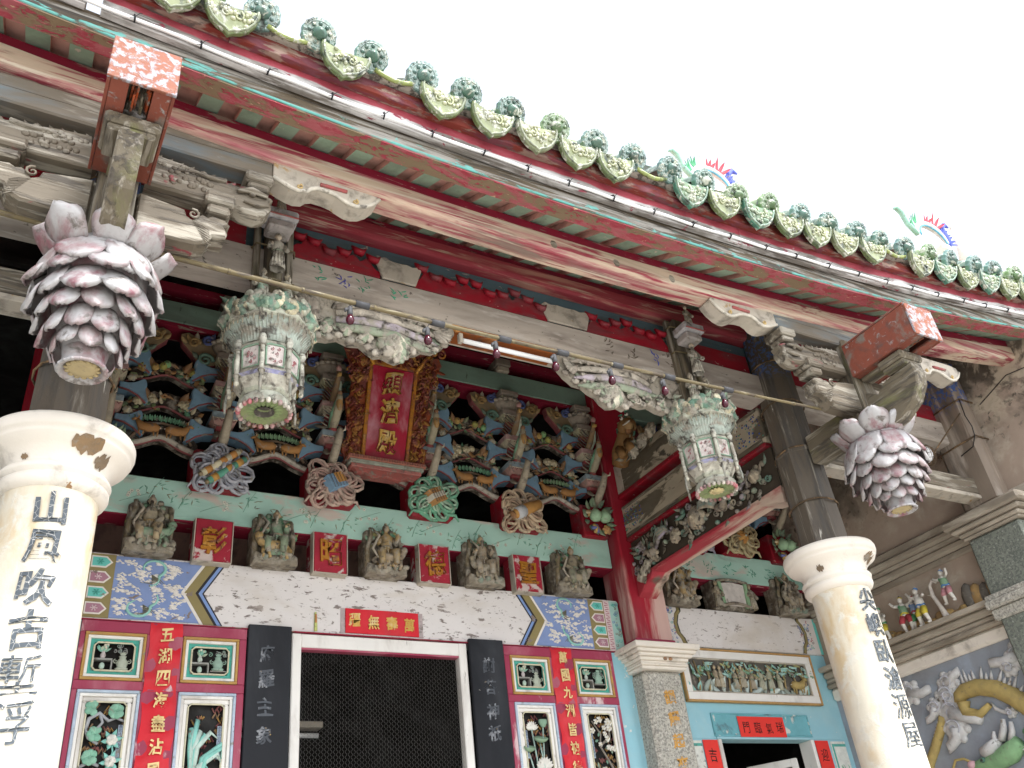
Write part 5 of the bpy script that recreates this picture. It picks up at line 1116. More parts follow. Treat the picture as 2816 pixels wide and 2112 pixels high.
        part('branch',mb,M['carvedclean'],t)
        for i in range(17):
            mb=MB(); cx=r.uniform(a0+.02,a1-.02); cz=r.uniform(b0+.02,b1-.02) if i>6 else r.uniform(b1-.14,b1-.02)
            flower(mb,T((cx,-.016,cz)),r.uniform(.018,.026),[W,C('d6d0c4')],5,2,C('c9b46a'),r); part('blossom',mb,M['carvedclean'],t)
        mb=MB()
        for i in range(14): leaf(mb,T((r.uniform(a0+.02,a1-.02),-.008,r.uniform(b0,b1-.04)))@RY(r.uniform(0,6)),.04,.02,r.choice((C('86a08c'),C('6f9a86'))),.3)
        part('leaves',mb,M['carvedclean'],t)
for s in (-1,1):
    lr='left' if s<0 else 'right'
    sn=thing('panelled_screen','rose red wall screen with carved still life and flower panels, %s of the door'%lr,'screen',(s*1.36,.03,.5),'panelled screens')
    x0,x1=.90,1.835
    Lx=[(.945,1.272),(1.478,1.806)]
    frame=[(x0,x1,3.458,3.525),(x0,x1,3.134,3.186),(x0,.944,.5,3.134),(1.807,x1,.5,3.134),(x0,.944,3.186,3.458),(1.807,x1,3.186,3.458),(1.273,1.477,3.186,3.458),(1.273,1.477,.5,3.134),(.944,1.273,.5,1.75),(1.477,1.807,.5,1.75)]
    for a,b,c,d in frame:
        mb=MB(); mb.box(s*a,s*b,-.022,.05,c+.0004,d-.0004,b=.003); part('frame_board',mb,M['rose'],sn)
    for k,(a,b) in enumerate(Lx):
        xa,xb=(s*b,s*a) if s<0 else (a,b)
        o=moulding(sn,xa,xb,3.187,3.457,'up'); shelf(sn,*o,(1 if s<0 else 2)+k*2+(0 if s<0 else 1))
        o=moulding(sn,xa,xb,1.76,3.133,'low')
        kind={(-1,1):'pine',(-1,0):'orchid',(1,0):'lotus',(1,1):'plum'}[s,k]
        a0,a1,b0,b1=o; plant(sn,a0,a1,b1-.50,b1,kind,40+k+s)
        mb=MB(); mb.box(a0,a1,.0,.03,b0,b1-.53); part('lower_board',mb,M['rose'],sn)
        lx=a1-.018 if kind in('pine','orchid') else a0+.012
        mb=MB(); mb.box(lx-.011,lx+.011,-.009,-.006,b1-.30,b1-.12,C('a9bcd0')); 
        for i in range(9): glyph(mb,'春恩祥迎吉'[i%5],.018,.0012,flatfn(lx,-.009,b1-.13-.019*i),'n',.05,col=C('2c3a5a'))
        part('inscription_strip',mb,M['carvedclean'],sn)
    # red couplet strip
    cx=s*1.375; t=thing('red_couplet_strip','long red paper strip with gold characters, on the %s screen'%lr,'banner',(cx,-.03,1.6),'red couplet strips')
    mb=MB(); vs=[];F=[];rows=44
    for j in range(rows+1):
        z=3.528-.95*j/rows
        for i in range(7):
            u=i/6-.5; hw=.094-.006*abs(sin(j*.35+s)); vs.append((cx+u*2*hw*(1 if abs(u)<.49 else 1)+.004*sin(j*.3),-.027-.005*sin(u*4+j*.6)-.005*sin(j*.9)-.004*cos(u*9),z))
    for j in range(rows):
        for i in range(6): a=j*7+i; F.append((a,a+7,a+8,a+1))
    mb.add(vs,F,(.5,.5,.5),None,True); part('paper',mb,M['redpaper'],t)
    letters(t,'五湖四海盡沾恩' if s<0 else '萬國九洲皆被德',[(cx+.006,3.455-.125*i) for i in range(7)],.088,M['goldpale'],-.040,.002,'b',.05,asp=.85)
# narrow blue wall strips beside the screens
for s in (-1,1):
    w=thing('blue_wall','narrow sky blue wall strip between the %s screen and the pilaster'%('left' if s<0 else 'right'),'wall',(s*1.92,.05,.5),'narrow blue wall strips')
    mb=MB(); mb.box(s*1.836,s*2.01,-.004,.1,.5,3.526); part('wall',mb,M['bluewall'],w)
# ================================================================ blocks between lintel and turquoise beam
OLD=[C('8f8570'),C('a89c84'),C('7f9a80'),C('ad9262'),C('9a8a74')]
def figure_block(x,seed,label,group='carved figure blocks',Y=-.0,w=.29,red=False):
    r=random.Random(seed); t=thing('figure_block',label,'carving',(x,Y-.05,3.928),group)
    mb=MB(); mb.box(x-w*.47,x+w*.47,Y-.055,Y+.10,3.93,4.28,C('6f6556'),b=.02)
    P=[(x-w*.5,3.928),(x+w*.5,3.928),(x+w*.5,3.985),(x+w*.42,4.0),(x+w*.2,3.99),(x,4.01),(x-w*.25,3.99),(x-w*.45,4.005),(x-w*.5,3.98)]
    mb.prism(P,Y-.125,Y-.05,C('857c6c'),None,.010); part('backing_block',mb,M['carvedold'],t)
    mb=MB()
    for i in range(14): mb.ell((x+r.uniform(-.46,.46)*w,Y-.10+r.uniform(-.03,.01),3.95+r.uniform(0,.045)),(r.uniform(.02,.04),.03,r.uniform(.014,.026)),r.choice((C('8c8474'),C('a09888'),C('7a8a7c'))),None,7,5)
    part('rocks',mb,M['carvedold'],t)
    mb=MB(); robe=OLD[seed%5]; figure(mb,T((x+r.uniform(-.015,.015),Y-.095,3.975))@RZ(r.uniform(-.3,.3)),.335,robe,C('bda584'),OLD[(seed+2)%5],r,OLD[(seed+3)%5],[None,C('4a443a'),C('c9c0ae'),None,C('6a6254')][seed%5],True,(r.uniform(.7,1.3),r.uniform(.7,1.5))); part('seated_figure',mb,M['carvedold'],t)
    mb=MB()   # beast the figure rides on
    q=1 if seed%2 else -1
    mb.tube([(x-q*.10,Y-.10,4.02),(x-q*.04,Y-.13,4.05),(x+q*.05,Y-.135,4.04),(x+q*.10,Y-.125,4.065),(x+q*.125,Y-.13,4.10)],[.02,.035,.036,.026,.02],OLD[(seed+1)%5],None,7)
    mb.ell((x+q*.118,Y-.14,4.105),(.028,.026,.024),OLD[(seed+1)%5],None,7,5)
    for dx in (-.07,-.03,.04,.08): mb.tube([(x+q*dx,Y-.13,4.03),(x+q*(dx+.012),Y-.145,3.99),(x+q*dx,Y-.14,3.96)],[.018,.012,.012],OLD[(seed+1)%5],None,5)
    part('mount',mb,M['carvedold'],t)
    mb=MB()
    for i in range(26):
        a=r.uniform(.2,PI-.2); u=w*.45*cos(a)*r.uniform(.8,1.05); z=4.10+.19*sin(a)*r.uniform(.7,1.0)
        c=r.choice((C('4f8a68'),C('6f9a7c'),C('8f8a5c'),C('8a7f6a')))
        if i%2: leaf(mb,T((x+u,Y-.065,z))@RY(r.uniform(0,6)),.05,.03,c,.3)
        else: mb.ell((x+u,Y-.07,z),(.022,.018,.02),c,None,7,4)
    mb.tube([(x-w*.42,Y-.06,3.99),(x-w*.44,Y-.08,4.12),(x-w*.34,Y-.08,4.22),(x-w*.36,Y-.075,4.28)],[.022,.018,.016,.012],C('7d7058'),None,6); mb.tube([(x+w*.40,Y-.06,4.0),(x+w*.43,Y-.075,4.13),(x+w*.36,Y-.075,4.25)],[.018,.016,.012],C('857862'),None,6)
    mb.tube([(x-.06,Y-.14,4.02),(x-.11,Y-.135,4.10),(x-.06,Y-.135,4.2),(x-.10,Y-.10,4.27)],[.006,.010,.010,.005],C('b5ab9a'),None,5)
    part('foliage',mb,M['carvedold'],t)
for i,x in enumerate((-1.54,-.77,0,.77,1.54)):
    figure_block(x,i+1,'weathered carved rider figure block above the lintel, '+['leftmost, by the cream column','between the two left gold character tiles','in the middle over the door','between the two right gold character tiles','rightmost, beside the red post'][i])
for x,ch,cn in ((-1.155,'彰','far left'),(-.385,'昭','second'),(.385,'德','third'),(1.155,'聖','far right')):
    t=thing('character_tile','square red tile with one carved gold character, %s of the four'%cn,'tile',(x,-.04,3.93),'gold character tiles')
    mb=MB(); mb.box(x-.115,x+.115,-.065,.10,3.925,4.212,C('9c2434'),b=.006); part('tile',mb,weather('worn_red_tile',C('a3283a'),[(C('d6c4be'),.36,7,(1,1,1),.03)],bump=.4) if 'wtile' not in M else M['wtile'],t)
    if 'wtile' not in M: M['wtile']=bpy.data.materials['worn_red_tile']
    mb=MB(); mb.box(x-.120,x+.120,-.068,.0,3.918,3.926,b=.002); mb.box(x-.121,x-.1155,-.066,.0,3.926,4.212); mb.box(x+.1155,x+.121,-.066,.0,3.926,4.212); part('edge_strip',mb,M['ivory'],t)
    mb=MB(); glyph(mb,ch,.185,.018,flatfn(x,-.064,4.07),'b',.04,asp=.85); part('character',mb,M['gilt2'] if 'gilt2' in M else M.setdefault('gilt2',weather('worn_gold_character',C('b57a2c'),[(C('7a3a20'),.38,14,(1,1,1),.07),(C('d9a040'),.2,16,(1,1,1),.05)],rough=.4,metal=.2,bump=.4)),t)
# ================================================================ ribbon carvings on the turquoise beam
def ribbon(x,z,col,col2,kind,seed,label,Y=-.10,S=1.0,group='tied ribbon carvings'):
    r=random.Random(seed); t=thing('ribbon_carving',label,'carving',(x,Y,z-.16),group)
    mb=MB(); mb.box(x-.175*S,x+.175*S,Y+.015,.12,z-.145,z+.14,b=.02); part('red_block',mb,M['redboard'],t)
    mb=MB()
    for ring,n,L0,wd in ((0,11,.20,.056),(1,6,.125,.046)):
        for i in range(n):
            a=2*PI*(i+.5*ring)/n+r.uniform(-.18,.18); ca,sa=cos(a),sin(a)
            L=min(.205/max(.001,abs(ca)),.165/max(.001,abs(sa)),.24)*S*(1 if ring==0 else .62)*r.uniform(.72,1.06)
            for k,(o,rad,cl) in enumerate(((1,.0125,col),(.52,.009,col2))):
                pts=[]
                for j in range(12):
                    u=2*PI*j/12; lx=.015+L*.49*(1-cos(u)); lz=wd*S*o*sin(u)*(.35+.65*(1-cos(u))/2)*1.45
                    pts.append((x+lx*ca*(1 if k==0 else .95)-lz*sa,Y-.010*k-.018*ring-.008*(i%2)+.012*sin(u),z+lx*sa*(1 if k==0 else .95)+lz*ca))
                mb.tube(pts,rad*S,cl,None,5,True,flat=1.3)
    for q in (-1,1): mb.tube([(x+q*.03,Y-.01,z-.06),(x+q*.1,Y-.02,z-.13),(x+q*.17,Y-.01,z-.12),(x+q*.2,Y,z-.165)],[.012,.014,.012,.006],col,None,6)
    part('ribbon_loops',mb,M['carved'],t)
    O=T((x+.01,Y-.04,z+.0))
    if kind=='scrolls':
        for dx,c1,c2 in ((-.032,C('d9cfae'),C('c98a3c')),(.035,C('4fa58c'),C('c9953c'))):
            mb=MB(); q=O@RY(.85)@T((dx,0,0)); mb.tube([(0,0,-.15),(0,0,.15)],.024,c1,q,10); 
            for zz in (-.10,.02,.10): mb.tube([(0,0,zz-.022),(0,0,zz+.022)],.0255,c2,q,10)
            for zz in (-.158,.158): mb.tube([(0,0,zz-.012),(0,0,zz+.012)],.016,C('8a7a5c'),q,8)
            part('scroll',mb,M['carvedclean'],t)
        mb=MB(); mb.tube([(x+.07*cos(a)*1.0,Y-.068+.03*abs(sin(a)),z+.05*sin(a)-.02*cos(a)) for a in [2*PI*i/12 for i in range(12)]],.009,col,None,5,True); part('tie',mb,M['carved'],t)
    elif kind in ('book','box'):
        mb=MB(); q=O@RY(-.55)@RZ(.35); mb.box(-.075,.075,-.03,.04,-.055,.06,C('7fa8c8') if kind=='book' else C('c08a4a'),q,.004)
        mb.box(-.01 if kind=='book' else -.078,.078,-.034,.042,-.02,.058 if kind=='book' else .02,C('c98f3f') if kind=='book' else C('d9d4c4'),q,.003)
        for i in range(5): mb.tube([(-.07+.03*i,-.036,-.05),(-.05+.03*i,-.036,.05)],.002,C('5a4a3a'),q,4)
        part('bound_book' if kind=='book' else 'wrapped_box',mb,M['carvedclean'],t)
    elif kind=='drum':
        mb=MB(); q=O@RY(1.1); mb.tube([(0,0,-.14),(0,0,-.10),(0,0,.02),(0,0,.14)],[.030,.042,.05,.035],C('c08a3c'),q,10); mb.tube([(0,0,-.11),(0,0,-.03)],.050,C('c9ccd0'),q,10); mb.tube([(0,0,-.16),(0,0,-.14)],[.036,.034],C('9a6a3a'),q,10); part('vessel',mb,M['carvedclean'],t)
    elif kind=='flower':
        mb=MB(); flower(mb,O,.07,[C('c9923f'),C('b57a2c')],7,3,C('b9d0c4'),r); part('blossom',mb,M['carvedclean'],t)
    mb=MB(); mb.tube([(x,Y-.02,z+.06),(x+.01,Y-.06,z+.0),(x,Y-.02,z-.06)],[.012,.014,.012],col,None,6); part('knot_band',mb,M['carved'],t)
LILAC=C('b9bcc8'); LIL2=C('8a90a0')
ribbon(-1.155,4.565,LILAC,LIL2,'scrolls',1,'lilac grey ribbon carving tied round two scrolls on the turquoise beam')
ribbon(-.385,4.565,C('cdb0a0'),C('b08a80'),'book',2,'pinkish ribbon carving tied round a blue book on the turquoise beam')
ribbon(.385,4.565,C('5fae8c'),C('a9d0b4'),'box',3,'green ribbon carving tied round a box right of the name plaque')
ribbon(1.155,4.565,C('d6bd9c'),C('a98a70'),'drum',4,'cream ribbon carving tied round a golden vessel near the red post')
def peach(x,z,label,Y=-.10,seed=5):
    r=random.Random(seed); t=thing('peach_carving',label,'carving',(x,Y,z-.15),'peach carvings')
    mb=MB(); mb.box(x-.12,x+.12,Y+.04,.12,z-.15,z+.13,b=.01); part('red_block',mb,M['redboard'],t)
    for q in (-1,1):
        mb=MB(); mb.lathe([(0,-.055),(.03,-.05),(.052,-.02),(.05,.01),(.03,.04),(.01,.06),(0,.068)],12,C('9fc6a0'),T((x+q*.045,Y-.045,z))); part('peach',mb,M['carvedclean'],t)
    mb=MB()
    for i in range(16): a=2*PI*i/16; leaf(mb,T((x+.09*cos(a),Y-.01,z+.10*sin(a)))@RY(PI/2-a+r.uniform(-.5,.5)),.08,.045,r.choice((C('6f8f6a'),C('86a080'),C('5d7f66'))),.4)
    flower(mb,T((x-.05,Y-.03,z-.11)),.045,[C('c9a04a'),C('5a6ab8')],6,3,None,r); flower(mb,T((x+.06,Y-.03,z-.11)),.045,[C('d9a85a'),C('c98a4a')],6,3,None,r); flower(mb,T((x-.09,Y-.03,z+.02)),.035,[C('b58a4a'),C('d9c8a0')],6,3,None,r)
    part('leaves_and_flowers',mb,M['carved'],t)
peach(1.86,4.60,'two green peaches with leaves carved beside the red post'); 
peach(-1.86,4.60,'two green peaches with leaves carved at left behind the cream column',seed=6)
# ================================================================ bracket clusters
def bracket(x,i,half=0,label=None,zoff=0,tiers=3):
    t=thing('bracket_cluster',label,'bracket',(x,0,4.75),'bracket clusters')
    tz=[4.90,5.148,5.39]; tops=[C('8fa8b5'),C('c59a98'),C('9a8c80')]; bases=[C('b98a80'),C('c9bda0'),C('b5b08c')]
    for k in range(tiers):
        z=tz[k]; mb=MB(); Y0=-.10
        mb.box(x-.085,x+.085,Y0-.02,.10,z+.045,z+.095,tops[k],b=.006)
        vs=[(x-.085,Y0-.02,z+.044),(x+.085,Y0-.02,z+.044),(x+.085,.1,z+.044),(x-.085,.1,z+.044),(x-.06,Y0+.01,z),(x+.06,Y0+.01,z),(x+.06,.1,z),(x-.06,.1,z)]
        mb.add(vs,[(0,4,5,1),(1,5,6,2),(3,7,4,0),(4,7,6,5)],bases[k])
        for j in range(4): mb.tube([(x-.06+.04*j-.012,Y0-.018,z+.036),(x-.06+.04*j,Y0-.012,z+.022),(x-.06+.04*j+.012,Y0-.018,z+.036)],.003,C('8a4a50'),None,4)
        mb.tube([(x-.082,Y0-.018,z+.040),(x+.082,Y0-.018,z+.040)],.004,C('e0d6bc'),None,5)
        mb.box(x-.045,x+.045,Y0+.02,.1,z-.028,z-.0005,C('a32434'),b=.004)
        part('bearing_block',mb,M['carved'],t)
        for q in (-1,1):
            if half and q==half: continue
            P=[(.05,-.075),(.11,-.085),(.17,-.115),(.225,-.165),(.24,-.15),(.225,-.10),(.215,-.06),(.222,-.03),(.22,-.005),(.21,.018),(.195,.02),(.175,.005),(.14,-.018),(.10,-.028),(.05,-.028)]
            mb=MB(); mb.prism([(x+q*a,z+b+.02) for a,b in P],-.055,.06,(.5,.5,.5),None,.008); a_=part('blue_arm',mb,M['bluearm'],t)
            mb=MB(); mb.tube([(x+q*a,-.048,z+b+.018) for a,b in P[:4]],.006,C('8a2030'),None,5,flat=1.6); part('red_underedge',mb,M['carved'],a_)
        # forward beak
        mb=MB(); zb=z-.10
        if k==0:
            mb.tube([(x,-.05,zb-.07),(x,-.13,zb-.02),(x,-.21,zb+.05),(x,-.26,zb+.12),(x,-.24,zb+.15)],[.034,.034,.030,.024,.010],C('a89c86'),None,8); mb.petal(.12,.07,C('8f8876'),T((x-.03,-.12,zb))@RX(-.9),.2,.2); mb.tube([(x+.01,-.26,zb+.11),(x+.02,-.30,zb+.10),(x+.02,-.31,zb+.125)],[.008,.006,.002],C('e0d8c0'),None,5); mb.ell((x+.022,-.235,zb+.13),.010,C('2c2620'))
        elif k==1:
            mb.tube([(x,-.06,zb-.05),(x,-.14,zb+.0),(x,-.22,zb+.08),(x,-.25,zb+.15),(x,-.24,zb+.19)],[.022,.032,.032,.024,.014],C('b3a88a'),None,8); mb.tube([(x-.02,-.09,zb-.02),(x-.026,-.17,zb+.05),(x-.02,-.235,zb+.13)],[.014,.022,.012],C('5f9a78'),None,6); mb.ell((x,-.245,zb+.10),(.026,.024,.06),C('b5863a')); mb.ell((x,-.25,zb+.185),(.020,.022,.022),C('8a5a30'))
            mb.petal(.15,.09,C('8f8a78'),T((x-.04,-.10,zb-.02))@RX(-1.0)@RY(-.4),.2,.1); mb.ell((x,-.10,zb-.045),(.036,.03,.025),C('b02a34'))
            for j in range(5): mb.petal(.07,.016,C('4a4a4c') if j%2 else C('c2b8a0'),T((x-.045,-.11-.022*j,zb-.02+.02*j))@RX(-.4)@RY(-.9),.1,.1)
        else:
            mb.tube([(x,-.05,zb-.07),(x,-.14,zb-.0),(x,-.21,zb+.09),(x,-.23,zb+.15)],[.028,.028,.022,.016],C('8a683c'),None,8); mb.tube([(x+.02,-.10,zb-.06),(x+.03,-.16,zb+.01),(x+.02,-.21,zb+.08)],[.012,.018,.010],C('b9c9b4'),None,6); mb.ell((x,-.235,zb+.17),(.022,.024,.03),C('d09a94')); mb.box(x-.016,x+.016,-.255,-.20,zb+.10,zb+.125,C('c99a3f'),b=.004)
            for j in range(7): mb.petal(.17,.02,(C('6a6a6c'),C('a08a5c'),C('7f7460'))[j%3],T((x-.035+.004*j,-.07-.018*j,zb-.05+.012*j))@RX(-.55)@RY(-.35),.1,.1)
            mb.ell((x,-.08,zb-.08),(.03,.028,.022),C('b02a34'))
        part('bird_beak' if k else 'beast_snout',mb,M['carved'],t)
    # leaf cup, top block and side scrolls
    mb=MB(); mb.lathe([(.04,5.485),(.07,5.50),(.105,5.55),(.12,5.60),(.10,5.605)],16,C('a39686'),T((x,-.03,0))@SC(1,.8,1))
    for j in range(9): a=PI+PI*j/8; mb.ell((x+.115*cos(a),-.03+.09*sin(a),5.592),(.026,.02,.016),C('a89c8c'),None,6,4)
    part('leaf_cup',mb,M['carved'],t)
    mb=MB(); mb.box(x-.085,x+.085,-.12,.1,5.635,5.679,C('8d8074'),b=.006); mb.box(x-.066,x+.066,-.10,.1,5.606,5.6345,C('cfc4a8'),b=.004); mb.box(x-.05,x+.05,-.09,.1,5.585,5.6055,C('a32434'))
    for j in range(4): mb.spiral(.008,.0025,1,C('5a64a8'),T((x-.045+.03*j,-.104,5.62)),4,7)
    part('top_block',mb,M['carved'],t)
    for q in (-1,1):
        if half and q==half: continue
        mb=MB(); S_=lambda a,b:T((x+q*a,-.05,b))@SC(q,1,1)
        P=[(.07,5.42),(.16,5.38),(.20,5.40),(.24,5.47),(.32,5.56),(.335,5.64),(.28,5.665),(.20,5.63),(.12,5.655),(.10,5.58),(.07,5.50)]
        mb.prism([(x+q*a,b) for a,b in P],-.028,.03,C('8f7a58'),None,.006,side=C('7a2430'))
        mb.spiral(.055,.016,1.5,C('4f7868'),S_(.155,5.435),6,18); mb.spiral(.045,.014,1.5,C('3f5390'),S_(.145,5.60),6,16); mb.spiral(.042,.013,1.5,C('967640'),S_(.24,5.565),6,16)
        for a,b,c,g_ in ((.20,5.45,C('4f7868'),.9),(.26,5.58,C('b08c4a'),.6),(.29,5.56,C('b9985a'),.8),(.22,5.60,C('c9bda6'),.1),(.12,5.62,C('4f66b0'),-.3)): leaf(mb,T((x+q*a,-.045,b))@RY(q*g_),.065,.040,mixc(c,C('6a5a48'),.35),.2)
        part('scroll_bracket',mb,M['carvedclean'],t)
for i,x in enumerate((-1.155,-.385,.385,1.155)):
    bracket(x,i,0,'stacked painted bracket cluster with birds, '+['above the lilac ribbon','left of the gilded name plaque','right of the gilded name plaque','above the cream ribbon'][i])
bracket(1.89,9,1,'stacked painted bracket cluster with birds, against the red post, above the peaches'); bracket(-1.89,9,-1,'stacked painted bracket cluster with birds, at left behind the cream column')
# carved bridges between clusters, three tiers in each bay
def bridge(x,k,seed,label):
    z=(4.745,5.005,5.262)[k]; r=random.Random(seed)
    t=thing('carved_bridge',label,'carving',(x,-.02,z-.1),'arched carved bridges'); W_=.262
    n=14; bot=[]; top=[]
    for i in range(n+1):
        u=-1+2*i/n; bot.append((x+W_*u,z-.105*abs(u)**1.7+.012*cos(u*6)))
        top.append((x+W_*.93*u,z+.03+.105*(1-abs(u)**2.4)+.006*sin(u*17)))
    mb=MB(); mb.prism(bot+top[::-1],.0,.05,C('3c332b'),None,.004); part('backing',mb,M['carvedold'],t)
    mb=MB(); mb.tube([(p[0],-.010,p[1]+.003) for p in bot],.006,C('8a2030'),None,5,flat=2.2); part('red_underedge',mb,M['carved'],t)
    mb=MB(); BR=C('a8732e'); CRM=C('cfc3a0'); LG=[C('5a7f52'),C('7f9a5c'),C('4f9a72'),C('8a9a6a')]
    if k==0:
        mb.tube([(p[0],-.02,p[1]+.022) for p in bot],.018,C('b9b2a4'),None,6,flat=1.3); part('ground_strip',mb,M['carved'],t)
        for j,(dx,q) in enumerate(((-.085,1),(.085,-1))):
            mb=MB(); deer(mb,T((x+dx,-.075,z+.0))@SC(q*(1 if seed%2 else -1)*.95,.8,.95),.205,mixc(BR,C('8a5a24'),r.random()*.5),r); part('deer',mb,M['carvedclean'],t)
        mb=MB()
        for i in range(30):
            u=-.85+1.7*i/29; mb.petal(.05,.022,mixc(C('4f9a72'),C('8fa06a'),(seed%3)*.4),T((x+W_*u*.93,-.03-.01*(i%2),z+.095+.05*(1-u*u)))@RY(u*.9)@RX(.3)@SC(.8),.15,.35)
        mb.tube([(x-.2,-.02,z-.02),(x-.1,-.025,z+.12),(x,-.02,z+.14),(x+.12,-.025,z+.12),(x+.2,-.02,z+.0)],[.012,.010,.010,.010,.010],C('6e5234'),None,5); part('pine_canopy',mb,M['carved'],t)
    else:
        pal=LG+[BR,BR,CRM]
        for i in range(44):
            u=r.uniform(-.92,.92); zz=z+.012-.09*abs(u)**1.7+r.uniform(0,.085)
            c=r.choice(pal); m_=T((x+W_*u,-.012,zz))
            if i%4: leaf(mb,m_@RY(r.uniform(0,6)),r.uniform(.035,.06),r.uniform(.026,.036),c,.4)
            else: mb.tube([(x+W_*u-.03,-.014,zz),(x+W_*u,-.026,zz+.012),(x+W_*u+.035,-.014,zz-.006)],[.004,.010,.004],C('9a6a34'),None,5)
        for q in (-1,1): mb.petal(.12,.06,BR,T((x+q*.12,-.03,z+.06))@RY(q*1.2),.2,.2); mb.petal(.10,.05,C('8f6230'),T((x+q*.10,-.034,z+.05))@RY(q*.5),.2,.2)
        part('leaves',mb,M['carved'],t)
        for j in range(7 if k==1 else 6):
            u=r.uniform(-.8,.8); zz=z+.04-.08*abs(u)**1.7+r.uniform(0,.065); mb=MB()
            if k==1: flower(mb,T((x+W_*u,-.036,zz)),r.uniform(.028,.038),[CRM,C('b9ac88')],7,3,C('a08a4a'),r); part('blossom',mb,M['carved'],t)
            else: mb.ell((x+W_*u,-.034,zz),(.027,.024,.029),r.choice((C('a3a04a'),C('7fae72'),C('b9954a'))),None,9,6); mb.ell((x+W_*u,-.056,zz),.006,C('4a3c28'),None,5,4); part('fruit',mb,M['carvedclean'],t)
        for q in (-1,1):
            mb=MB(); flower(mb,T((x+q*.225,-.025,z-.06)),.034,[CRM,C('c9c6b4')],6,3,None,r); part('end_blossom',mb,M['carved'],t)
for i,x in enumerate((-1.54,-.77,0,.77,1.54)):
    for k in range(3):
        bridge(x,k,10*i+k,'arched carving with %s, %s, %s'%(['two deer under a pine','pale blossoms and leaves','round fruit and leaves'][k],['lowest tier','middle tier','top tier'][k],['leftmost bay by the cream column','bay left of the name plaque','bay behind the name plaque','bay right of the name plaque','bay beside the red post'][i]))
# ================================================================ gilded name plaque
t=thing('name_plaque','gilded and red hanging name plaque with three gold characters in carved frame','plaque',(0,-.08,4.76))
TIL=.34; O=T((0,-.10,4.80))@RX(TIL)      # local z up the plaque, y towards the wall
h=.80
mb=MB(); mb.prism([(-.155,0),(.155,0),(.165,h-.08),(-.165,h-.08)],-.022,.02,C('a02a40'),O,.004); part('field',mb,weather('plaque_red',C('a81f38'),[(C('c98a94'),.30,3.5,(1,1,.4),.10),(C('8a1428'),.3,3,(1,1,.4),.12)],bump=.15,rough=.4),t)
mb=MB()
for q in (-1,1): mb.prism([(q*.156,-.01),(q*.186,-.01),(q*.197,h-.06),(q*.166,h-.08)],-.035,.02,C('b5772c'),O,.006)
mb.prism([(-.196,h-.079),(.196,h-.079),(.21,h-.045),(-.21,h-.045)],-.035,.02,C('b5772c'),O,.006); part('inner_frame',mb,M['gilt'],t)
for ch,z in (('顯',.60),('濟',.385),('殿',.155)):
    mb=MB(); glyph(mb,ch,.185,.02,lambda px,pz,d,z=z:tuple(O@Vector((px,-.022-d,z+pz))),'b',.05,asp=.8); part('character',mb,M['gold'],t)
r=random.Random(61); GO=[C('93602c'),C('80412a'),C('6d2c22'),C('a5763a'),C('6d2c22')]
for q in (-1,1):      # side wings of openwork
    mb=MB()
    P=[(.18,-.02),(.29,-.02),(.325,.03),(.335,.09),(.30,.13),(.30,.22),(.315,.30),(.345,.42),(.31,.46),(.31,.56),(.325,.66),(.36,.74),(.395,.82),(.36,.88),(.30,.86),(.20,.74)]
    mb.prism([(q*a,b) for a,b in P],-.012,.012,C('8a4426'),O@T((0,-.0,0)),.004)
    for i in range(120):
        z=r.uniform(.0,.80); a=r.uniform(.20,.305+.05*(z>.6)); c=r.choice(GO); m_=O@T((q*a,-.022,z))
        u=i%3
        if u==0: mb.spiral(r.uniform(.018,.03),r.uniform(.006,.009),1.4,c,m_@RY(r.uniform(0,6)),5,12)
        elif u==1: leaf(mb,m_@RY(r.uniform(0,6)),r.uniform(.05,.08),.03,c,.4)
        else: mb.tube([(-.02,0,-.03),(.012,-.012,0),(-.01,-.004,.035)],[.004,.010,.004],c,m_,5)
    for i in range(8): flower(mb,O@T((q*r.uniform(.21,.30),-.028,r.uniform(.02,.78))),.034,[GO[0],GO[3]],6,3,None,r)
    part('openwork_wing',mb,M['gilt'],t)
    mb=MB(); mb.tube([(q*.17,-.05,h-.09),(q*.22,-.06,h-.0),(q*.285,-.05,h+.09)],[.014,.016,.018],C('c98f36'),O,7); mb.spiral(.042,.012,1.4,C('b8792a'),O@T((q*.37,-.04,h+.10)),6,16); mb.ell((q*.30,-.06,h+.095),.03,C('c98f36'),O,8,6); part('corner_scroll',mb,M['gilt'],t)
mb=MB(); mb.prism([(-.20,h-.05),(.20,h-.05),(.33,h+.10),(.24,h+.17),(.10,h+.15),(0,h+.20),(-.10,h+.15),(-.24,h+.17),(-.33,h+.10)],-.008,.012,C('7d3a22'),O@RX(.25)@T((0,.19,-.02)),.004)
for i in range(130):
    a=r.uniform(-1,1); z=h-.03+r.uniform(0,.20); X_=a*(.20+.65*(z-h+.05)); c=r.choice(GO); m_=O@T((X_,-.03,z)); u=i%4
    if u==0: mb.spiral(r.uniform(.018,.032),.008,1.4,c,m_@RY(r.uniform(0,6)),5,12)
    elif u==1: leaf(mb,m_@RY(r.uniform(0,6)),.07,.032,c,.4)
    elif u==2: mb.tube([(-.04,0,-.01),(-.012,-.014,.014),(.016,-.012,-.01),(.045,0,.012)],[.004,.011,.010,.003],c,m_,5)
    else: mb.ell((0,-.01,0),(.016,.014,.013),c,m_,6,4)
for q in (-1,1): mb.tube([(q*.16,-.045,h-.0),(q*.12,-.06,h+.05),(q*.06,-.06,h+.03),(q*.02,-.06,h+.075),(0,-.065,h+.06)],[.01,.022,.022,.02,.012],C('c98f36'),O,7)
part('dragon_crest',mb,M['gilt'],t)
mb=MB(); mb.box(-.30,.30,-.20,.02,4.755,4.782,C('a85a44'),b=.003); 
for i in range(30): mb.box(-.295+.02*i,-.287+.02*i,-.204,-.2005,4.757,4.78,C('8a3a30'))
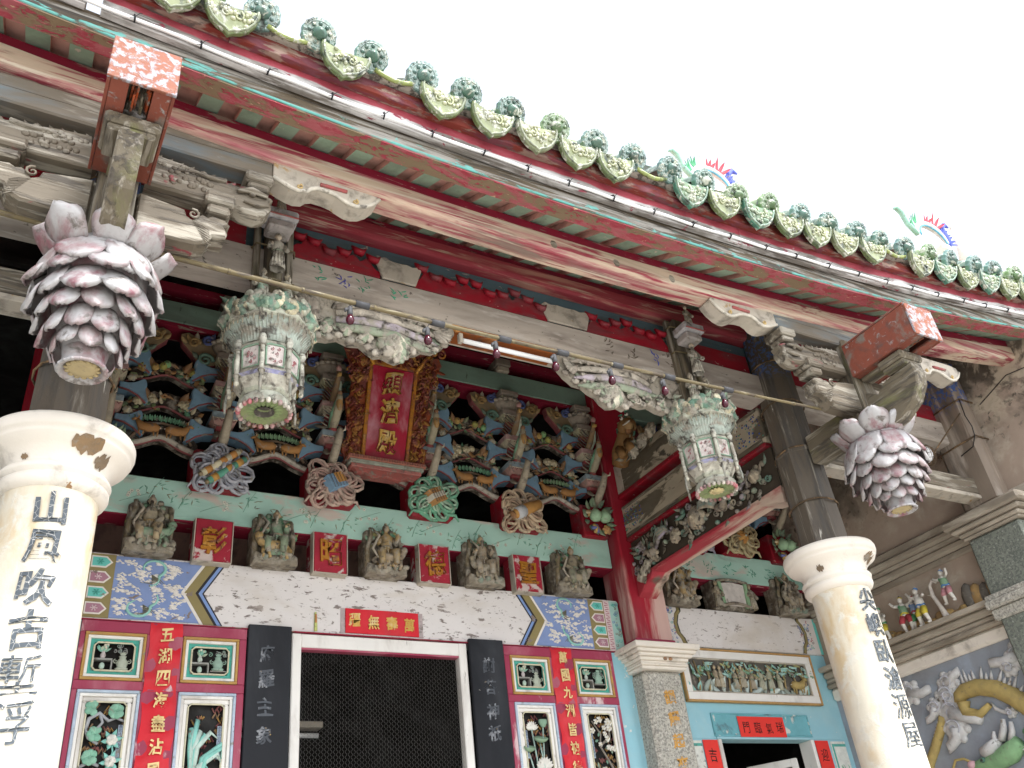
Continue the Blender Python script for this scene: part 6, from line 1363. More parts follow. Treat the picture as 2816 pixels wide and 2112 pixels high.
mb.box(-.285,.285,-.185,.02,4.728,4.7545,C('9aa394'),b=.003); mb.box(-.27,.27,-.17,.02,4.70,4.7275,C('b5605a'),b=.003); part('shelf',mb,M['carved'],t)
mb=MB(); mb.prism([(-.26,4.699),(-.22,4.66),(-.16,4.672),(-.10,4.635),(0,4.655),(.10,4.635),(.16,4.672),(.22,4.66),(.26,4.699)],-.16,-.12,C('a33a34'),None,.004); part('shelf_apron',mb,M['carved'],t)
# ================================================================ RIGHT SIDE BAY (and its plain twin on the left)
def bay_wall(s):
    lr='left' if s<0 else 'right'
    t=thing('side_bay_wall','sky blue side bay wall with a doorway, %s'%lr,'wall',(s*3.2,.05,.5),'side bay walls')
    for a,b,c,d in ((2.36,2.73,.5,2.91),(3.69,4.14,.5,2.91),(2.36,4.14,2.911,3.612)):
        mb=MB(); mb.box(s*a,s*b,0,.12,c,d); part('wall_face',mb,M['bluewall'],t)
    return t
bw=bay_wall(1); bay_wall(-1)
sl=thing('side_lintel','flaking white lintel with curved olive borders over the side door','lintel',(3.25,.05,3.62))
mb=MB(); mb.box(2.366,4.138,-.012,.12,3.614,3.942,b=.006); part('board',mb,M['lintel'],sl)
r=random.Random(3)
for a,b,q in ((2.38,2.60,1),(4.125,3.90,-1)):
    mb=MB(); P=[(a,3.62),(b-q*.02,3.62),(b-q*.04,3.68),(b-q*.075,3.72),(b-q*.085,3.80),(b-q*.06,3.87),(b-q*.03,3.90),(b-q*.03,3.936),(a,3.936)]
    mb.prism(P,-.0155,-.0125,C('d9d4d0'))
    for i in range(46):
        mb.spiral(r.uniform(.008,.016),.0032,r.uniform(.6,1.2),r.choice((C('5a74b8'),C('b0606a'),C('5a74b8'),C('6fb0a8'),C('86786e'))),T((min(a,b)+.012+r.random()*(abs(b-a)-.09),-.016,r.uniform(3.635,3.925))),4,7)
    part('painted_end',mb,M['patt'],sl)
    mb=MB(); pts=[(x,-.016,z) for x,z in P[1:8]]; mb.tube([(x+q*.008,y,z) for x,y,z in pts],.018,C('8f8258'),None,5,flat=.25); mb.tube([(x+q*.03,y,z) for x,y,z in pts],.007,C('3a3838'),None,5,flat=.3); mb.tube([(x+q*.037,y-.001,z) for x,y,z in pts],.003,C('e0ddd6'),None,5,flat=.4); part('curved_border',mb,M['patt'],sl)
mb=MB(); mb.box(4.105,4.136,-.017,-.0125,3.62,3.936,C('6fc4bc')); part('teal_edge',mb,M['patt'],sl)
st=thing('turquoise_beam','short turquoise beam with green sprigs in the right side bay','beam',(3.25,.05,4.34))
mb=MB(); mb.box(2.366,4.14,-.01,.17,4.215,4.47,b=.01); part('beam',mb,M['turq'],st)
mb=MB(); mb.box(2.366,4.14,-.004,.165,4.190,4.214); part('red_edge',mb,M['dred'],st)
for i in range(7):
    cx=2.55+.24*i; mb=MB()
    for j in range(14):
        a=r.uniform(-2.2,2.2); p=(cx+r.uniform(-.06,.06),-.0115,4.33+r.uniform(-.06,.05)); L=r.uniform(.02,.04)
        mb.tube([p,(p[0]+L*.5*sin(a),p[1]-.001,p[2]+L*.5*cos(a)),(p[0]+L*sin(a),p[1],p[2]+L*cos(a))],[.001,.004,.0005],r.choice((C('3f9a7c'),C('4fa888'))),None,4,flat=.4)
    part('painted_spray',mb,M['patt'],st)
figure_block(2.60,3,'weathered carved figure block in the side bay, right of the red post',group='side bay figure blocks')
figure_block(3.84,4,'weathered carved figure block in the side bay, behind the right cream column',group='side bay figure blocks')
t=thing('scroll_block','carved block shaped as an open white scroll between pillars','carving',(3.2,-.05,3.93))
mb=MB(); mb.box(2.98,3.42,-.04,.1,3.945,4.195,C('5f564a'),b=.01); part('backing_block',mb,M['carvedold'],t)
mb=MB(); mb.prism([(3.07,3.98),(3.33,3.98),(3.345,4.17),(3.20,4.19),(3.055,4.17)],-.06,-.03,C('d9d2cc'),None,.006); part('white_scroll',mb,M['carvedclean'],t)
for q in (-1,1):
    mb=MB(); mb.prism([(3.2+q*.115,3.965),(3.2+q*.155,3.965),(3.2+q*.165,4.18),(3.2+q*.13,4.18)],-.072,-.03,C('86ae86'),None,.004); part('green_band',mb,M['carvedclean'],t)
    mb=MB(); figure(mb,T((3.2+q*.19,-.06,3.955)),.23,OLD[1],C('a8977c'),OLD[4],r,OLD[0]); part('side_figure',mb,M['carvedold'],t)
mb=MB(); mb.tube([(3.04+.32*i/10,-.07,3.965+.03*sin(PI*i/10)) for i in range(11)],.014,C('8a7f70'),None,6); mb.tube([(3.03+.34*i/10,-.065,4.185+.02*sin(PI*i/10)) for i in range(11)],.014,C('7d7464'),None,6); part('scalloped_rim',mb,M['carvedold'],t)
ribbon(3.40,4.60,C('c9b98c'),C('a08a5c'),'flower',8,'cream ribbon carving with gold flower in the side bay',S=.95)
ribbon(2.86,4.58,C('a9a0b8'),C('7f8a9a'),'flower',9,'lilac ribbon carving behind the carved side beam',S=.9)
peach(3.92,4.58,'green fruit and leaves carved in the side bay corner',seed=11)
for i,(x,hf) in enumerate(((2.86,0),(3.40,0),(3.92,1))): bracket(x,i,hf,'stacked painted bracket cluster in the side bay, '+['next to the red post','middle one','against the side wall'][i],tiers=2)
gs=thing('green_beam','dull green beam high in the right side bay','beam',(3.2,0,5.7))
mb=MB(); mb.box(2.366,4.14,-.05,.14,5.70,5.90,b=.008); part('beam',mb,M['greenbeam'],gs)
# carved long panel over the side door
cp=thing('carved_overdoor','long carved panel of figures and trees in white and ochre frame over the side door','carving',(3.2,-.02,3.18))
def ringp(t,a0,a1,b0,b1,w,y0,y1,mat,name,col=(.5,.5,.5),b=.003):
    for bb in ((a0,a1,b1-w,b1),(a0,a1,b0,b0+w),(a0,a0+w,b0+w,b1-w),(a1-w,a1,b0+w,b1-w)):
        mb=MB(); mb.box(bb[0],bb[1],y0,y1,bb[2]+.0003,bb[3]-.0003,col,b=b); part(name,mb,mat,t)
ringp(cp,2.478,3.935,3.177,3.60,.016,-.036,.0,M['carvedclean'],'ochre_edge',C('b58a4a'))
ringp(cp,2.494,3.919,3.193,3.584,.060,-.028,.0,M['whiteframe'],'white_frame')
ringp(cp,2.555,3.858,3.254,3.523,.010,-.022,.0,M['ivory'],'inner_bead')
mb=MB(); mb.box(2.56,3.855,-.004,-.001,3.26,3.52,C('2c2a28')); part('dark_ground',mb,M['carved'],cp)
r=random.Random(12); TQ3=C('8fc4bc'); W3=C('c9d6d0')
mb=MB()
for i in range(26): mb.petal(r.uniform(.08,.14),.05,r.choice((W3,C('b5c6c4'),TQ3,C('9aa8a0'))),T((2.6+1.22*i/25,-.012,3.262))@RY(r.uniform(-1.3,1.3)),.2,.3)
part('rocky_ground',mb,M['carvedclean'],cp)
for i,x in enumerate((2.82,2.87,3.02,3.10,3.20,3.30,3.40,3.50)):
    mb=MB(); figure(mb,T((x,-.022,3.285+r.uniform(-.005,.02)))@RZ(r.uniform(-.5,.5)),.165+.02*r.random(),r.choice((C('a39a84'),C('b5ab92'),C('9a8c74'),C('a8a890'))),C('c9b594'),C('8a9a84'),r,C('8a7f66')); part('figure',mb,M['carvedclean'],cp)
for i,x in enumerate((2.64,2.74,2.95,3.06,3.17,3.28,3.42,3.56,3.68,3.80)):
    mb=MB(); mb.tube([(x,-.012,3.27),(x+.015,-.016,3.38),(x-.01,-.012,3.50)],[.009,.008,.005],C('a08a5c'),None,5)
    for j in range(13): leaf(mb,T((x+r.uniform(-.055,.055),-.016,3.45+r.uniform(-.04,.06)))@RY(r.uniform(1.5,4.8)),r.uniform(.05,.085),.022,r.choice((TQ3,C('7fae8c'),C('a3a06a'),C('a9d4cc'))),.4)
    part('tree',mb,M['carvedclean'],cp)
mb=MB(); deer(mb,T((3.70,-.024,3.275)),.20,C('b39a58'),r); part('beast',mb,M['carvedclean'],cp)
# recessed inscription field and red paper banner
rc=thing('inscription_recess','chipped blue recessed field above the side door','panel',(3.2,-.01,2.93))
mb=MB(); mb.box(2.70,3.715,-.010,-.0005,2.932,3.092); part('field',mb,M['bluerecess'],rc); ringp(rc,2.69,3.725,2.925,3.10,.012,-.016,.0,M['bluerecess'],'rim')
t=thing('red_paper_banner','orange red paper banner with four black characters over the side door','banner',(3.2,-.02,2.92))
mb=MB(); mb.box(2.945,3.432,-.0205,-.018,2.921,3.075); part('paper',mb,M['redpaper2'],t); letters(t,'門臨氣瑞',[(3.02,2.99),(3.14,2.992),(3.26,2.988),(3.375,2.998)],.085,M['ink'],-.0205,.001,'n',.05,asp=.8)
# side doorway
sd_=thing('side_doorway','white door jambs of the side doorway with a leaf standing ajar','door',(3.2,.05,.5))
for a,b in ((2.705,2.74),(3.685,3.72)):
    mb=MB(); mb.box(a,b,-.02,.12,.5,2.905,b=.004); part('jamb',mb,M['whiteframe'],sd_)
mb=MB(); mb.box(2.705,3.72,-.012,.12,2.9055,2.925,b=.003); part('head',mb,M['bluewall'],sd_)
mb=MB(); O=T((3.64,.14,0))@RZ(-1.0); mb.box(-.42,-.37,-.02,.02,.5,2.80,M=O,b=.004); mb.box(-.05,.0,-.02,.02,.5,2.80,M=O,b=.004); mb.box(-.37,-.05,-.018,.018,2.74,2.80,M=O,b=.003); mb.box(-.37,-.05,-.018,.018,.5,1.6,M=O); part('door_leaf',mb,M['whiteframe'],sd_)
mb=MB(); mb.box(2.7,4.1,1.2,1.25,2.2,2.62,M=T((0,0,0))@RY(-.12)); part('inner_board',mb,M['greenbeam'],sd_)
for a,b,ch,lb in ((2.556,2.702,'吉祥','left'),(3.736,3.884,'迎春','right')):
    t=thing('paper_couplet','narrow orange red couplet strip with black characters, %s of the side door'%lb,'banner',((a+b)/2,-.02,1.5),'side door couplets')
    mb=MB(); mb.box(a,b,-.0105,-.006,1.5,2.90); part('paper',mb,M['redpaper2'],t); letters(t,ch,[((a+b)/2,2.79),((a+b)/2,2.62)],.095,M['ink'],-.0105,.001,'n',.05,asp=.8)
for a,b,lb in ((2.385,2.545,'left'),(3.915,4.08,'right')):
    t=thing('painted_panel','ivory panel with teal border and painted bamboo, %s of the side door'%lb,'panel',((a+b)/2,-.01,1.2),'side door painted panels')
    mb=MB(); mb.box(a,b,-.008,-.001,1.2,2.895,C('e0e2da')); part('ground',mb,M['carvedclean'],t)
    mb=MB(); mb.box(a+.008,b,-.0095,-.0082,2.855,2.875,C('3fa89c')); mb.box(a+.008,a+.026,-.0095,-.0082,1.2,2.855,C('3fa89c')); part('teal_border',mb,M['carvedclean'],t)
    mb=MB()
    for i in range(10): x_=r.uniform(a+.05,b-.03);z_=r.uniform(2.55,2.72); mb.tube([(x_,-.009,z_),(x_+.01,-.0095,z_-.02),(x_+.005,-.009,z_-.045)],[.001,.004,.001],C('4f9a78'),None,4,flat=.3)
    part('bamboo_leaves',mb,M['patt'],t)
# ================================================================ painted and carved beams running forward beside the columns
def side_beams(s):
    lr='left' if s<0 else 'right'; xa=2.09; xb=2.25; r=random.Random(50)
    def bx(x0,x1,y0,y1,z0,z1,**k): mb=MB(); mb.box(s*x0,s*x1,y0,y1,z0,z1,**k); return mb
    t=thing('upper_side_beam','upper side beam, faded painted face over a red edge, %s side of the porch'%lr,'beam',(s*2.17,-1,4.8),'upper side beams')
    part('beam',bx(xa,xb,-1.81,-.142,4.815,5.09,b=.008),M['sidepaint'],t); part('red_edge',bx(xa-.012,xb,-1.80,-.142,4.775,4.8145,b=.006),M['redboard'],t)
    for y in (-.16,-1.72): part('end_panel',bx(xa-.004,xb-.05,y-.07,y+.015,4.825,5.08),M['ivory'],t)
    t=thing('middle_side_beam','middle side beam with dark border and peeling painted scene, %s side of the porch'%lr,'beam',(s*2.17,-1,4.42),'middle side beams')
    part('beam',bx(xa,xb,-1.81,-.142,4.425,4.70,b=.008),M['sidepaint'],t); part('red_edge',bx(xa-.010,xb,-1.80,-.142,4.392,4.4245,b=.006),M['redboard'],t)
    for z0,z1 in ((4.428,4.462),(4.672,4.698)): part('dark_border',bx(xa-.005,xa+.02,-1.78,-.15,z0,z1,b=.002),M['woody'],t)
    for y0,y1 in ((-1.80,-1.55),(-.40,-.15)):
        mb=MB()
        for i in range(70): y=r.uniform(y0,y1); z=r.uniform(4.475,4.66); mb.ell((s*(xa-.002),y,z),(.003,r.uniform(.004,.010),r.uniform(.004,.009)),r.choice((C('4a62a8'),C('5f9a84'),C('8a6a5a'),C('3f4f8a'))),None,6,3)
        part('brocade_end',mb,M['patt'],t)
    t=thing('carved_side_beam','openwork beam carved with phoenixes and peonies above a red edge, %s side of the porch'%lr,'carving',(s*2.17,-1,4.08),'carved side beams')
    part('backing',bx(xa+.03,xb,-1.80,-.142,4.085,4.39),M['carvedbackdark'],t)
    mb=MB(); mb.prism([(-.142,3.93),(-.20,3.955),(-.27,4.01),(-.33,4.02),(-.37,4.06),(-1.56,4.06),(-1.62,4.03),(-1.70,4.01),(-1.80,3.97),(-1.80,4.095),(-.142,4.095)],-.10,.07,(.5,.5,.5),T((s*2.17,0,0))@RZ(PI/2)@SC(1,-1,1) if s<0 else T((s*2.17,0,0))@RZ(PI/2)@SC(1,-1,1)@T((0,.03,0)),.008)
    part('red_edge',mb,M['pinkedge'],t)
    A=[C('9a9080'),C('b0a690'),C('8f9a86'),C('a39aa0'),C('857c6c'),C('6f8f80')]
    F_=T((s*(xa+.015),0,0))@RZ(-s*PI/2)   # local x -> along the beam, -y -> out of the face
    # for s>0 the visible face looks to -x
    mb=MB()
    for i in range(150):
        y=r.uniform(-1.76,-.17); z=r.uniform(4.10,4.37); c=r.choice(A); m_=T((s*(xa+.012),y,z))@RZ(-s*PI/2)
        u=i%4
        if u==0: curl(mb,m_@RY(r.uniform(0,6)),r.uniform(.022,.036),c)
        elif u==1: mb.ell((0,0,0),(r.uniform(.015,.03),.022,r.uniform(.014,.024)),c,m_,7,4)
        else: leaf(mb,m_@RY(r.uniform(0,6)),r.uniform(.06,.10),r.uniform(.03,.045),c,.4)
    part('foliage',mb,M['carvedold'],t)
    for y,z,k in ((-.98,4.235,.10),(-.72,4.20,.065),(-1.28,4.28,.06),(-1.62,4.25,.055),(-.45,4.16,.05)):
        mb=MB(); flower(mb,T((s*(xa-.012),y,z))@RZ(-s*PI/2),k,[C('b9ac94'),C('a89c88')],8,3,None,r); part('peony',mb,M['carvedold'],t)
    for y,d in ((-.48,-1),(-1.22,1)):
        mb=MB()
        for i in range(6): mb.tube([(s*(xa-.01),y,4.20+.012*i),(s*(xa-.03),y+d*.08,4.25+.014*i),(s*(xa-.025),y+d*.16,4.27+.008*i),(s*(xa-.01),y+d*.23,4.24-.012*i)],[.014,.016,.013,.004],r.choice((C('a39aa8'),C('b0a690'),C('8a9a90'))),None,6)
        mb.tube([(s*(xa-.01),y,4.20),(s*(xa-.03),y-d*.06,4.17),(s*(xa-.02),y-d*.10,4.22),(s*(xa-.02),y-d*.15,4.20)],[.03,.034,.018,.008],C('a39786'),None,7); part('phoenix',mb,M['carvedold'],t)
    mb=MB()
    for q in range(3): m_=T((s*(xa-.01),-.24-.05*q,4.06+.03*q))@RZ(-s*PI/2); leaf(mb,m_@RY(2.4-.6*q),.12,.06,C('a09884'),.3); mb.box(-.03,.03,-.02,.02,-.04,.04,C('b9b2a0'),m_@RY(.6),.01)
    part('end_carving',mb,M['carvedold'],t)
M['sidepaint']=weather('peeling_side_beam_paint',C('b5a994'),[(C('5f543f'),.47,5,(1,.35,1.2),.03),(C('5fae90'),.13,3,(1,.6,1),.03),(C('4a4030'),.2,9,(1,.5,1),.03)],vstretch=(1,.3,1),bump=.4)
M['carvedbackdark']=weather('dark_carving_back',C('4a4238'),[],vary=.2)
M['pinkedge']=weather('worn_pink_edge',C('a83a44'),[(C('d6bda8'),.45,3,(1,.25,1),.06),(C('6b5f50'),.2,4,(1,.3,1),.06)],vstretch=(1,.3,1),bump=.3)
side_beams(1); side_beams(-1)
for s in (-1,1):
    t=thing('lion_carving','golden brown carved lion with curly mane beside the %s porch beams'%('left' if s<0 else 'right'),'carving',(s*1.98,-.55,5.0),'lion carvings')
    x=s*1.99; mb=MB(); LB=C('8f6428')
    mb.tube([(x+s*.05,-.30,5.02),(x+s*.02,-.38,5.08),(x,-.48,5.14),(x-s*.02,-.54,5.19)],[.07,.085,.08,.07],LB,None,10); mb.ell((x-s*.03,-.57,5.22),(.078,.085,.072),LB,None,12,8); mb.tube([(x-s*.05,-.62,5.19),(x-s*.085,-.655,5.18),(x-s*.10,-.66,5.175)],[.045,.04,.024],mixc(LB,(.8,.6,.3),.2),None,8); mb.tube([(x-s*.05,-.61,5.155),(x-s*.08,-.635,5.14)],[.034,.022],C('8a5a28'),None,7)
    for q in (-1,1): mb.tube([(x-s*.04,-.50+.06*q,5.07),(x-s*.08,-.56+.06*q,5.0),(x-s*.08,-.58+.06*q,4.96)],[.045,.036,.034],LB,None,7)
    part('body',mb,M['carvedclean'],t)
    mb=MB()
    for i in range(22): a=2*PI*i/22; mb.spiral(.026,.009,1.3,C('5f9a80') if i%3 else C('c9b890'),T((x+.01*s-.03*s*(i%2),-.52+.092*cos(a),5.225+.092*sin(a)))@RZ(-s*PI/2),5,10)
    part('mane',mb,M['carvedclean'],t)
    mb=MB()
    for q in (-1,1): mb.ell((x-s*.10,-.64+.035*q,5.265),.016,C('e6e0d0'),None,8,6); mb.ell((x-s*.112,-.645+.035*q,5.265),.008,C('1b1512'),None,6,4); mb.tube([(x-s*.10,-.64+.02*q,5.29),(x-s*.105,-.64+.06*q,5.30)],[.008,.006],C('3fae8c'),None,5)
    mb.tube([(x-s*.10,-.70,5.19),(x-s*.115,-.66,5.18),(x-s*.11,-.62,5.19)],.006,C('e6e0d0'),None,5); part('face',mb,M['carvedclean'],t)
    mb=MB(); r=random.Random(5)
    for k in range(3): flower(mb,T((x-s*.06,-.62-.12*k,4.96+.03*k))@RZ(-s*PI/2),.07,[C('c2b8a4'),C('a39a88')],8,3,None,r)
    for k in range(14): leaf(mb,T((x-s*.05,-.5-.03*k,4.98))@RZ(-s*PI/2)@RY(r.uniform(0,6)),.10,.05,r.choice((C('5f7f62'),C('8a8470'))),.4)
    part('flowers',mb,M['carvedold'],t)
# ================================================================ side walls with pilaster, ledges, figurines and dragon relief
def side_wall(s,full):
    lr='left' if s<0 else 'right'
    t=thing('side_wall','stained plaster side wall with stone ledges, %s end of the porch'%lr,'wall',(s*4.22,-1.5,.5),'porch side walls')
    def bx(x0,x1,y0,y1,z0,z1,**k): mb=MB(); mb.box(s*x0,s*x1,y0,y1,z0,z1,**k); return mb
    def bxw(a,b,y0,y1,z0,z1):
        return bx(a,b,y0,y1,z0,z1)
    mb=MB(); P=[(.16,3.5),(.16,6.80),(-.8,6.26),(-1.6,5.81),(-2.62,5.24),(-2.86,5.12),(-2.95,4.6),(-3.1,4.3),(-3.1,3.5)]
    mb.prism(P,-.08,.08,(.5,.5,.5),T((s*4.22,0,0))@RZ(PI/2)@SC(1,-1,1)); part('plaster_wall',mb,M['plaster'],t,org=(s*4.22,-1.5,0))
    part('relief_ground',bxw(4.14,4.3,-3.1,.0,.5,3.499),M['reliefwall'],t)
    for a,z0,z1,b in ((4.105,4.12,4.185,.012),(4.085,4.055,4.1195,.02),(4.115,4.02,4.0545,.006),(4.10,3.95,4.0195,.02),(4.12,3.90,3.9495,.01)): part('upper_ledge_moulding',bx(a,4.16,-3.1,.0,z0,z1,b=b),M['concrete'],t)
    for a,z0,z1,b in ((4.02,3.46,3.498,.006),(4.05,3.40,3.4595,.02),(4.075,3.36,3.3995,.012),(4.065,3.32,3.3595,.012),(4.10,3.22,3.3195,.02)): part('lower_ledge_moulding',bx(a,4.16,-3.1,.0,z0,z1,b=b),M['concrete'] if z0>3.3 else M['capital'],t)
    p=thing('stone_pilaster','green grey granite pilaster with moulded capital on the %s side wall'%lr,'pilaster',(s*4.1,-1.98,.5),'side wall pilasters')
    part('shaft',bx(4.0,4.139,-2.20,-1.76,.5,3.93,b=.02),M['granitedark'],p)
    for a,z0,z1,e,b in ((3.985,3.93,3.955,.02,.008),(3.965,3.9555,3.99,.04,.014),(3.935,3.9905,4.03,.075,.016),(3.91,4.0305,4.10,.11,.016)): part('capital_moulding',bx(a,4.15,-2.20-e,-1.76+e,z0,z1,b=b),M['concrete'],p)
    for a,z0,z1,e,b in ((3.97,3.462,3.50,.03,.006),(3.95,3.40,3.4615,.04,.012),(3.975,3.32,3.3995,.025,.012)): part('base_moulding',bx(a,4.15,-2.20-e,-1.76+e,z0,z1,b=b),M['granite'],p)
    q=thing('timber_pilaster','grey timber pilaster bound with rope above the granite, %s side wall'%lr,'post',(s*4.08,-1.98,4.1),'timber pilasters')
    part('timber',bx(3.985,4.139,-2.16,-1.82,4.1005,5.35,b=.035),M['postdark2'],q)
    for z in (4.62,4.95):
        mb=MB(); mb.tube([(s*4.14,-2.165,z),(s*3.98,-2.168,z+.004),(s*3.978,-1.99,z),(s*3.98,-1.815,z-.006),(s*4.14,-1.81,z)],.007,C('5a4a38'),None,5); part('rope',mb,M['wirey'],q)
    return t
M['postdark2']=weather('grey_timber_pilaster',C('86796c'),[(C('5f564b'),.36,4,(1.2,1.2,.25),.1),(C('b5a99b'),.24,5,(1.4,1.4,.18),.07),(C('3f62a8'),.46,30,(1,1,1),.03,('Z',.86,3,.1,.3))],vstretch=(1,1,.25),grain=(1,1,.1),bump=.5,rough=.6)
SW=side_wall(1,True); side_wall(-1,False)
# figurines on the lower ledge
def figurine(y,x,z,h,cols,label,pose,seed):
    r=random.Random(seed); t=thing('porcelain_figurine',label,'figurine',(x,y,z),'figurines on the ledge'); Mx=T((x,y,z))@RZ(-PI/2+r.uniform(-.4,.4))
    mb=MB(); W=C('e6e2da')
    # one body: torso with tapering limbs in a lunging pose
    mb.tube([(0,0,.47*h),(0,-.01*h,.60*h),(.0,-.02*h,.76*h),(0,-.02*h,.83*h)],[.10*h,.115*h,.10*h,.045*h],W,Mx,9)
    mb.ell((0,-.03*h,.91*h),(.07*h,.075*h,.085*h),W,Mx,9,7); mb.tube([(0,.0,.97*h),(0,.01*h,1.05*h)],[.045*h,.02*h],W,Mx,7)
    for q in (-1,1):
        e=pose[0] if q<0 else pose[1]; mb.tube([(q*.10*h,-.01*h,.76*h),(q*.23*h,-.04*h,(.72+e*.1)*h),(q*.30*h,-.10*h,(.70+e*.28)*h)],[.05*h,.042*h,.032*h],W,Mx,7)
        g_=pose[2]*q; mb.tube([(q*.06*h,0,.47*h),(q*.13*h,-.07*h,.27*h),(q*.13*h+g_*.08*h,-.02*h,.03*h)],[.085*h,.065*h,.04*h],W,Mx,7); mb.ell((q*.13*h+g_*.08*h,-.05*h,.02*h),(.04*h,.08*h,.028*h),W,Mx,7,4)
    part('body',mb,M['carvedclean'],t)
    mb=MB()
    for q in (-1,1): mb.tube([(q*.07*h,-.01*h,.44*h),(q*.125*h,-.065*h,.30*h),(q*.13*h,-.06*h,.25*h)],[.095*h,.085*h,.075*h],cols[0],Mx,8)
    part('trousers',mb,M['carvedclean'],t)
    mb=MB(); mb.tube([(0,0,.50*h),(0,-.01*h,.60*h),(0,-.02*h,.74*h)],[.115*h,.125*h,.112*h],mixc(cols[2],C('d9d4cc'),.25),Mx,9); part('jacket',mb,M['carvedclean'],t)
    mb=MB(); mb.ell((0,-.005*h,.965*h),(.075*h,.078*h,.05*h),cols[1],Mx,9,5); part('cap',mb,M['carvedclean'],t)
    mb=MB(); mb.tube([(.11*h*cos(a),.10*h*sin(a)-.005*h,.52*h+.02*h*sin(3*a)) for a in [2*PI*i/12 for i in range(12)]],.03*h,cols[1],Mx,6,True); mb.ell((-.05*h,-.10*h,.72*h),(.05*h,.03*h,.05*h),cols[2],Mx,7,4); part('sash',mb,M['carvedclean'],t)
YE=C('d6c22c'); RE=C('b02038'); GR=C('2f8a52'); BLc=C('3f7fc0')
figurine(-.76,4.06,3.499,.27,(YE,GR,C('e0ddd4')),'white porcelain fighter in yellow trousers, leftmost figurine on the ledge',(.2,-.2,.6),1)
figurine(-.98,4.07,3.499,.28,(RE,YE,GR),'porcelain fighter in red trousers, second figurine on the ledge',(.7,.4,-.5),2)
figurine(-1.16,4.05,3.499,.29,(YE,BLc,C('e0ddd4')),'porcelain fighter in yellow trousers with blue sash, in the middle of the ledge',(.9,.1,.5),3)
figurine(-1.07,4.09,3.499,.26,(GR,RE,BLc),'small porcelain fighter in green trousers behind the middle figurines',(.3,.8,.4),7)
figurine(-1.42,4.06,3.58,.26,(C('c98a94'),BLc,GR),'porcelain rider in green and blue leaning from the rocks at right',(.5,.9,.7),4)
t=thing('porcelain_tree','bare white porcelain tree between the figurines','figurine',(4.08,-1.29,3.499))
mb=MB(); mb.tube([(4.07,-1.33,3.499),(4.08,-1.30,3.60),(4.08,-1.27,3.69),(4.08,-1.275,3.77),(4.08,-1.31,3.80),(4.08,-1.34,3.77)],[.026,.018,.016,.013,.012,.008],C('dcd4cc'),None,8); mb.tube([(4.08,-1.275,3.69),(4.08,-1.23,3.71)],[.009,.004],C('dcd4cc'),None,6); part('trunk',mb,M['carvedclean'],t)
t=thing('porcelain_rocks','heap of ochre and dark grey rocks with blue chips on the ledge beside the pilaster','figurine',(4.08,-1.55,3.499)); r=random.Random(9)
for i in range(16):
    mb=MB(); y=-.7-.07*i; hgt=.05+.02*sin(i*1.7)+(.10 if i>11 else 0); mb.ell((4.11,y,3.499+hgt*.4),(.035,.06,hgt*.75),r.choice((C('b08a4a'),C('a07c44'),C('b9964f'))) if i not in (12,14) else C('5a5650'),None,7,5); part('rock',mb,M['carved'],t)
# dragon relief in the slate panel
dg=thing('dragon_relief','ochre dragon among white clouds in relief on the slate coloured side wall','relief',(4.13,-1.2,2.3))
def yz(pts,x=4.125): return [(x,a,b) for a,b in pts]
OC=C('b39c58'); WC=C('d3d3d3'); GN=C('6faa78')
mb=MB(); body=[(-1.144,2.91),(-1.16,2.955),(-1.211,2.976),(-1.327,2.975),(-1.461,2.925),(-1.568,2.84),(-1.66,2.73),(-1.72,2.6),(-1.74,2.45),(-1.70,2.3)]
mb.tube(yz(body),[.045,.05,.055,.06,.065,.068,.068,.066,.064,.06],OC,None,10,flat=1); mb.tube(yz([(-.96,2.857),(-.895,2.768),(-.797,2.66),(-.719,2.58),(-.66,2.47)]),[.03,.035,.036,.035,.03],OC,None,9)
mb.tube(yz([(-1.179,2.906),(-1.171,2.836),(-1.278,2.796),(-1.373,2.835)],4.11),[.05,.04,.03,.022],OC,None,8); part('body',mb,M['carvedclean'],dg)
mb=MB()
for i in range(30):
    u=i/29*8; k=int(min(7,u)); f=u-k; a=Vector(body[k+1]) if k+1<len(body) else Vector(body[-1]); b=Vector(body[min(k+2,len(body)-1)]); p=a*(1-f)+b*f; d=(b-a).normalized() if (b-a).length>0 else Vector((1,0)); n_=Vector((-d.y,d.x)); 
    if n_.y<0 and k<4: n_=-n_
    if k>=4 and n_.x>0: n_=-n_
    q=p+n_*.05; e=p+n_*(.11+.02*(i%3)); mb.tube(yz([tuple(q),tuple((q+e)/2),tuple(e)],4.128),[.016,.012,.002],WC,None,5)
part('spines',mb,M['carvedclean'],dg)
mb=MB()
for i in range(16):
    u=i/15; p=(-.94+.27*u,2.83-.33*u); mb.ell((4.112,p[0]+.03,p[1]-.005),(.012,.012,.014),WC,None,6,4)
part('belly_scales',mb,M['carvedclean'],dg)
def cloudlet(mb,y,z,R_,tail=None):
    mb.ell((4.13,y,z),(.03,R_*1.15,R_*1.05),WC,None,14,7); [mb.ell((4.132,y+R_*1.0*cos(q_),z+R_*.9*sin(q_)),(.024,R_*.42,R_*.42),WC,None,9,5) for q_ in (.3,1.3,2.3,3.4,4.4,5.4)]; mb.spiral(R_*.75,.008,1.4,C('c4c6d0'),T((4.098,y,z))@RZ(-PI/2),5,18,flat=1)
    if tail: mb.tube(yz([(y,z)]+tail),[R_*.6]+[R_*.45]*(len(tail)-1)+[.004],WC,None,8)
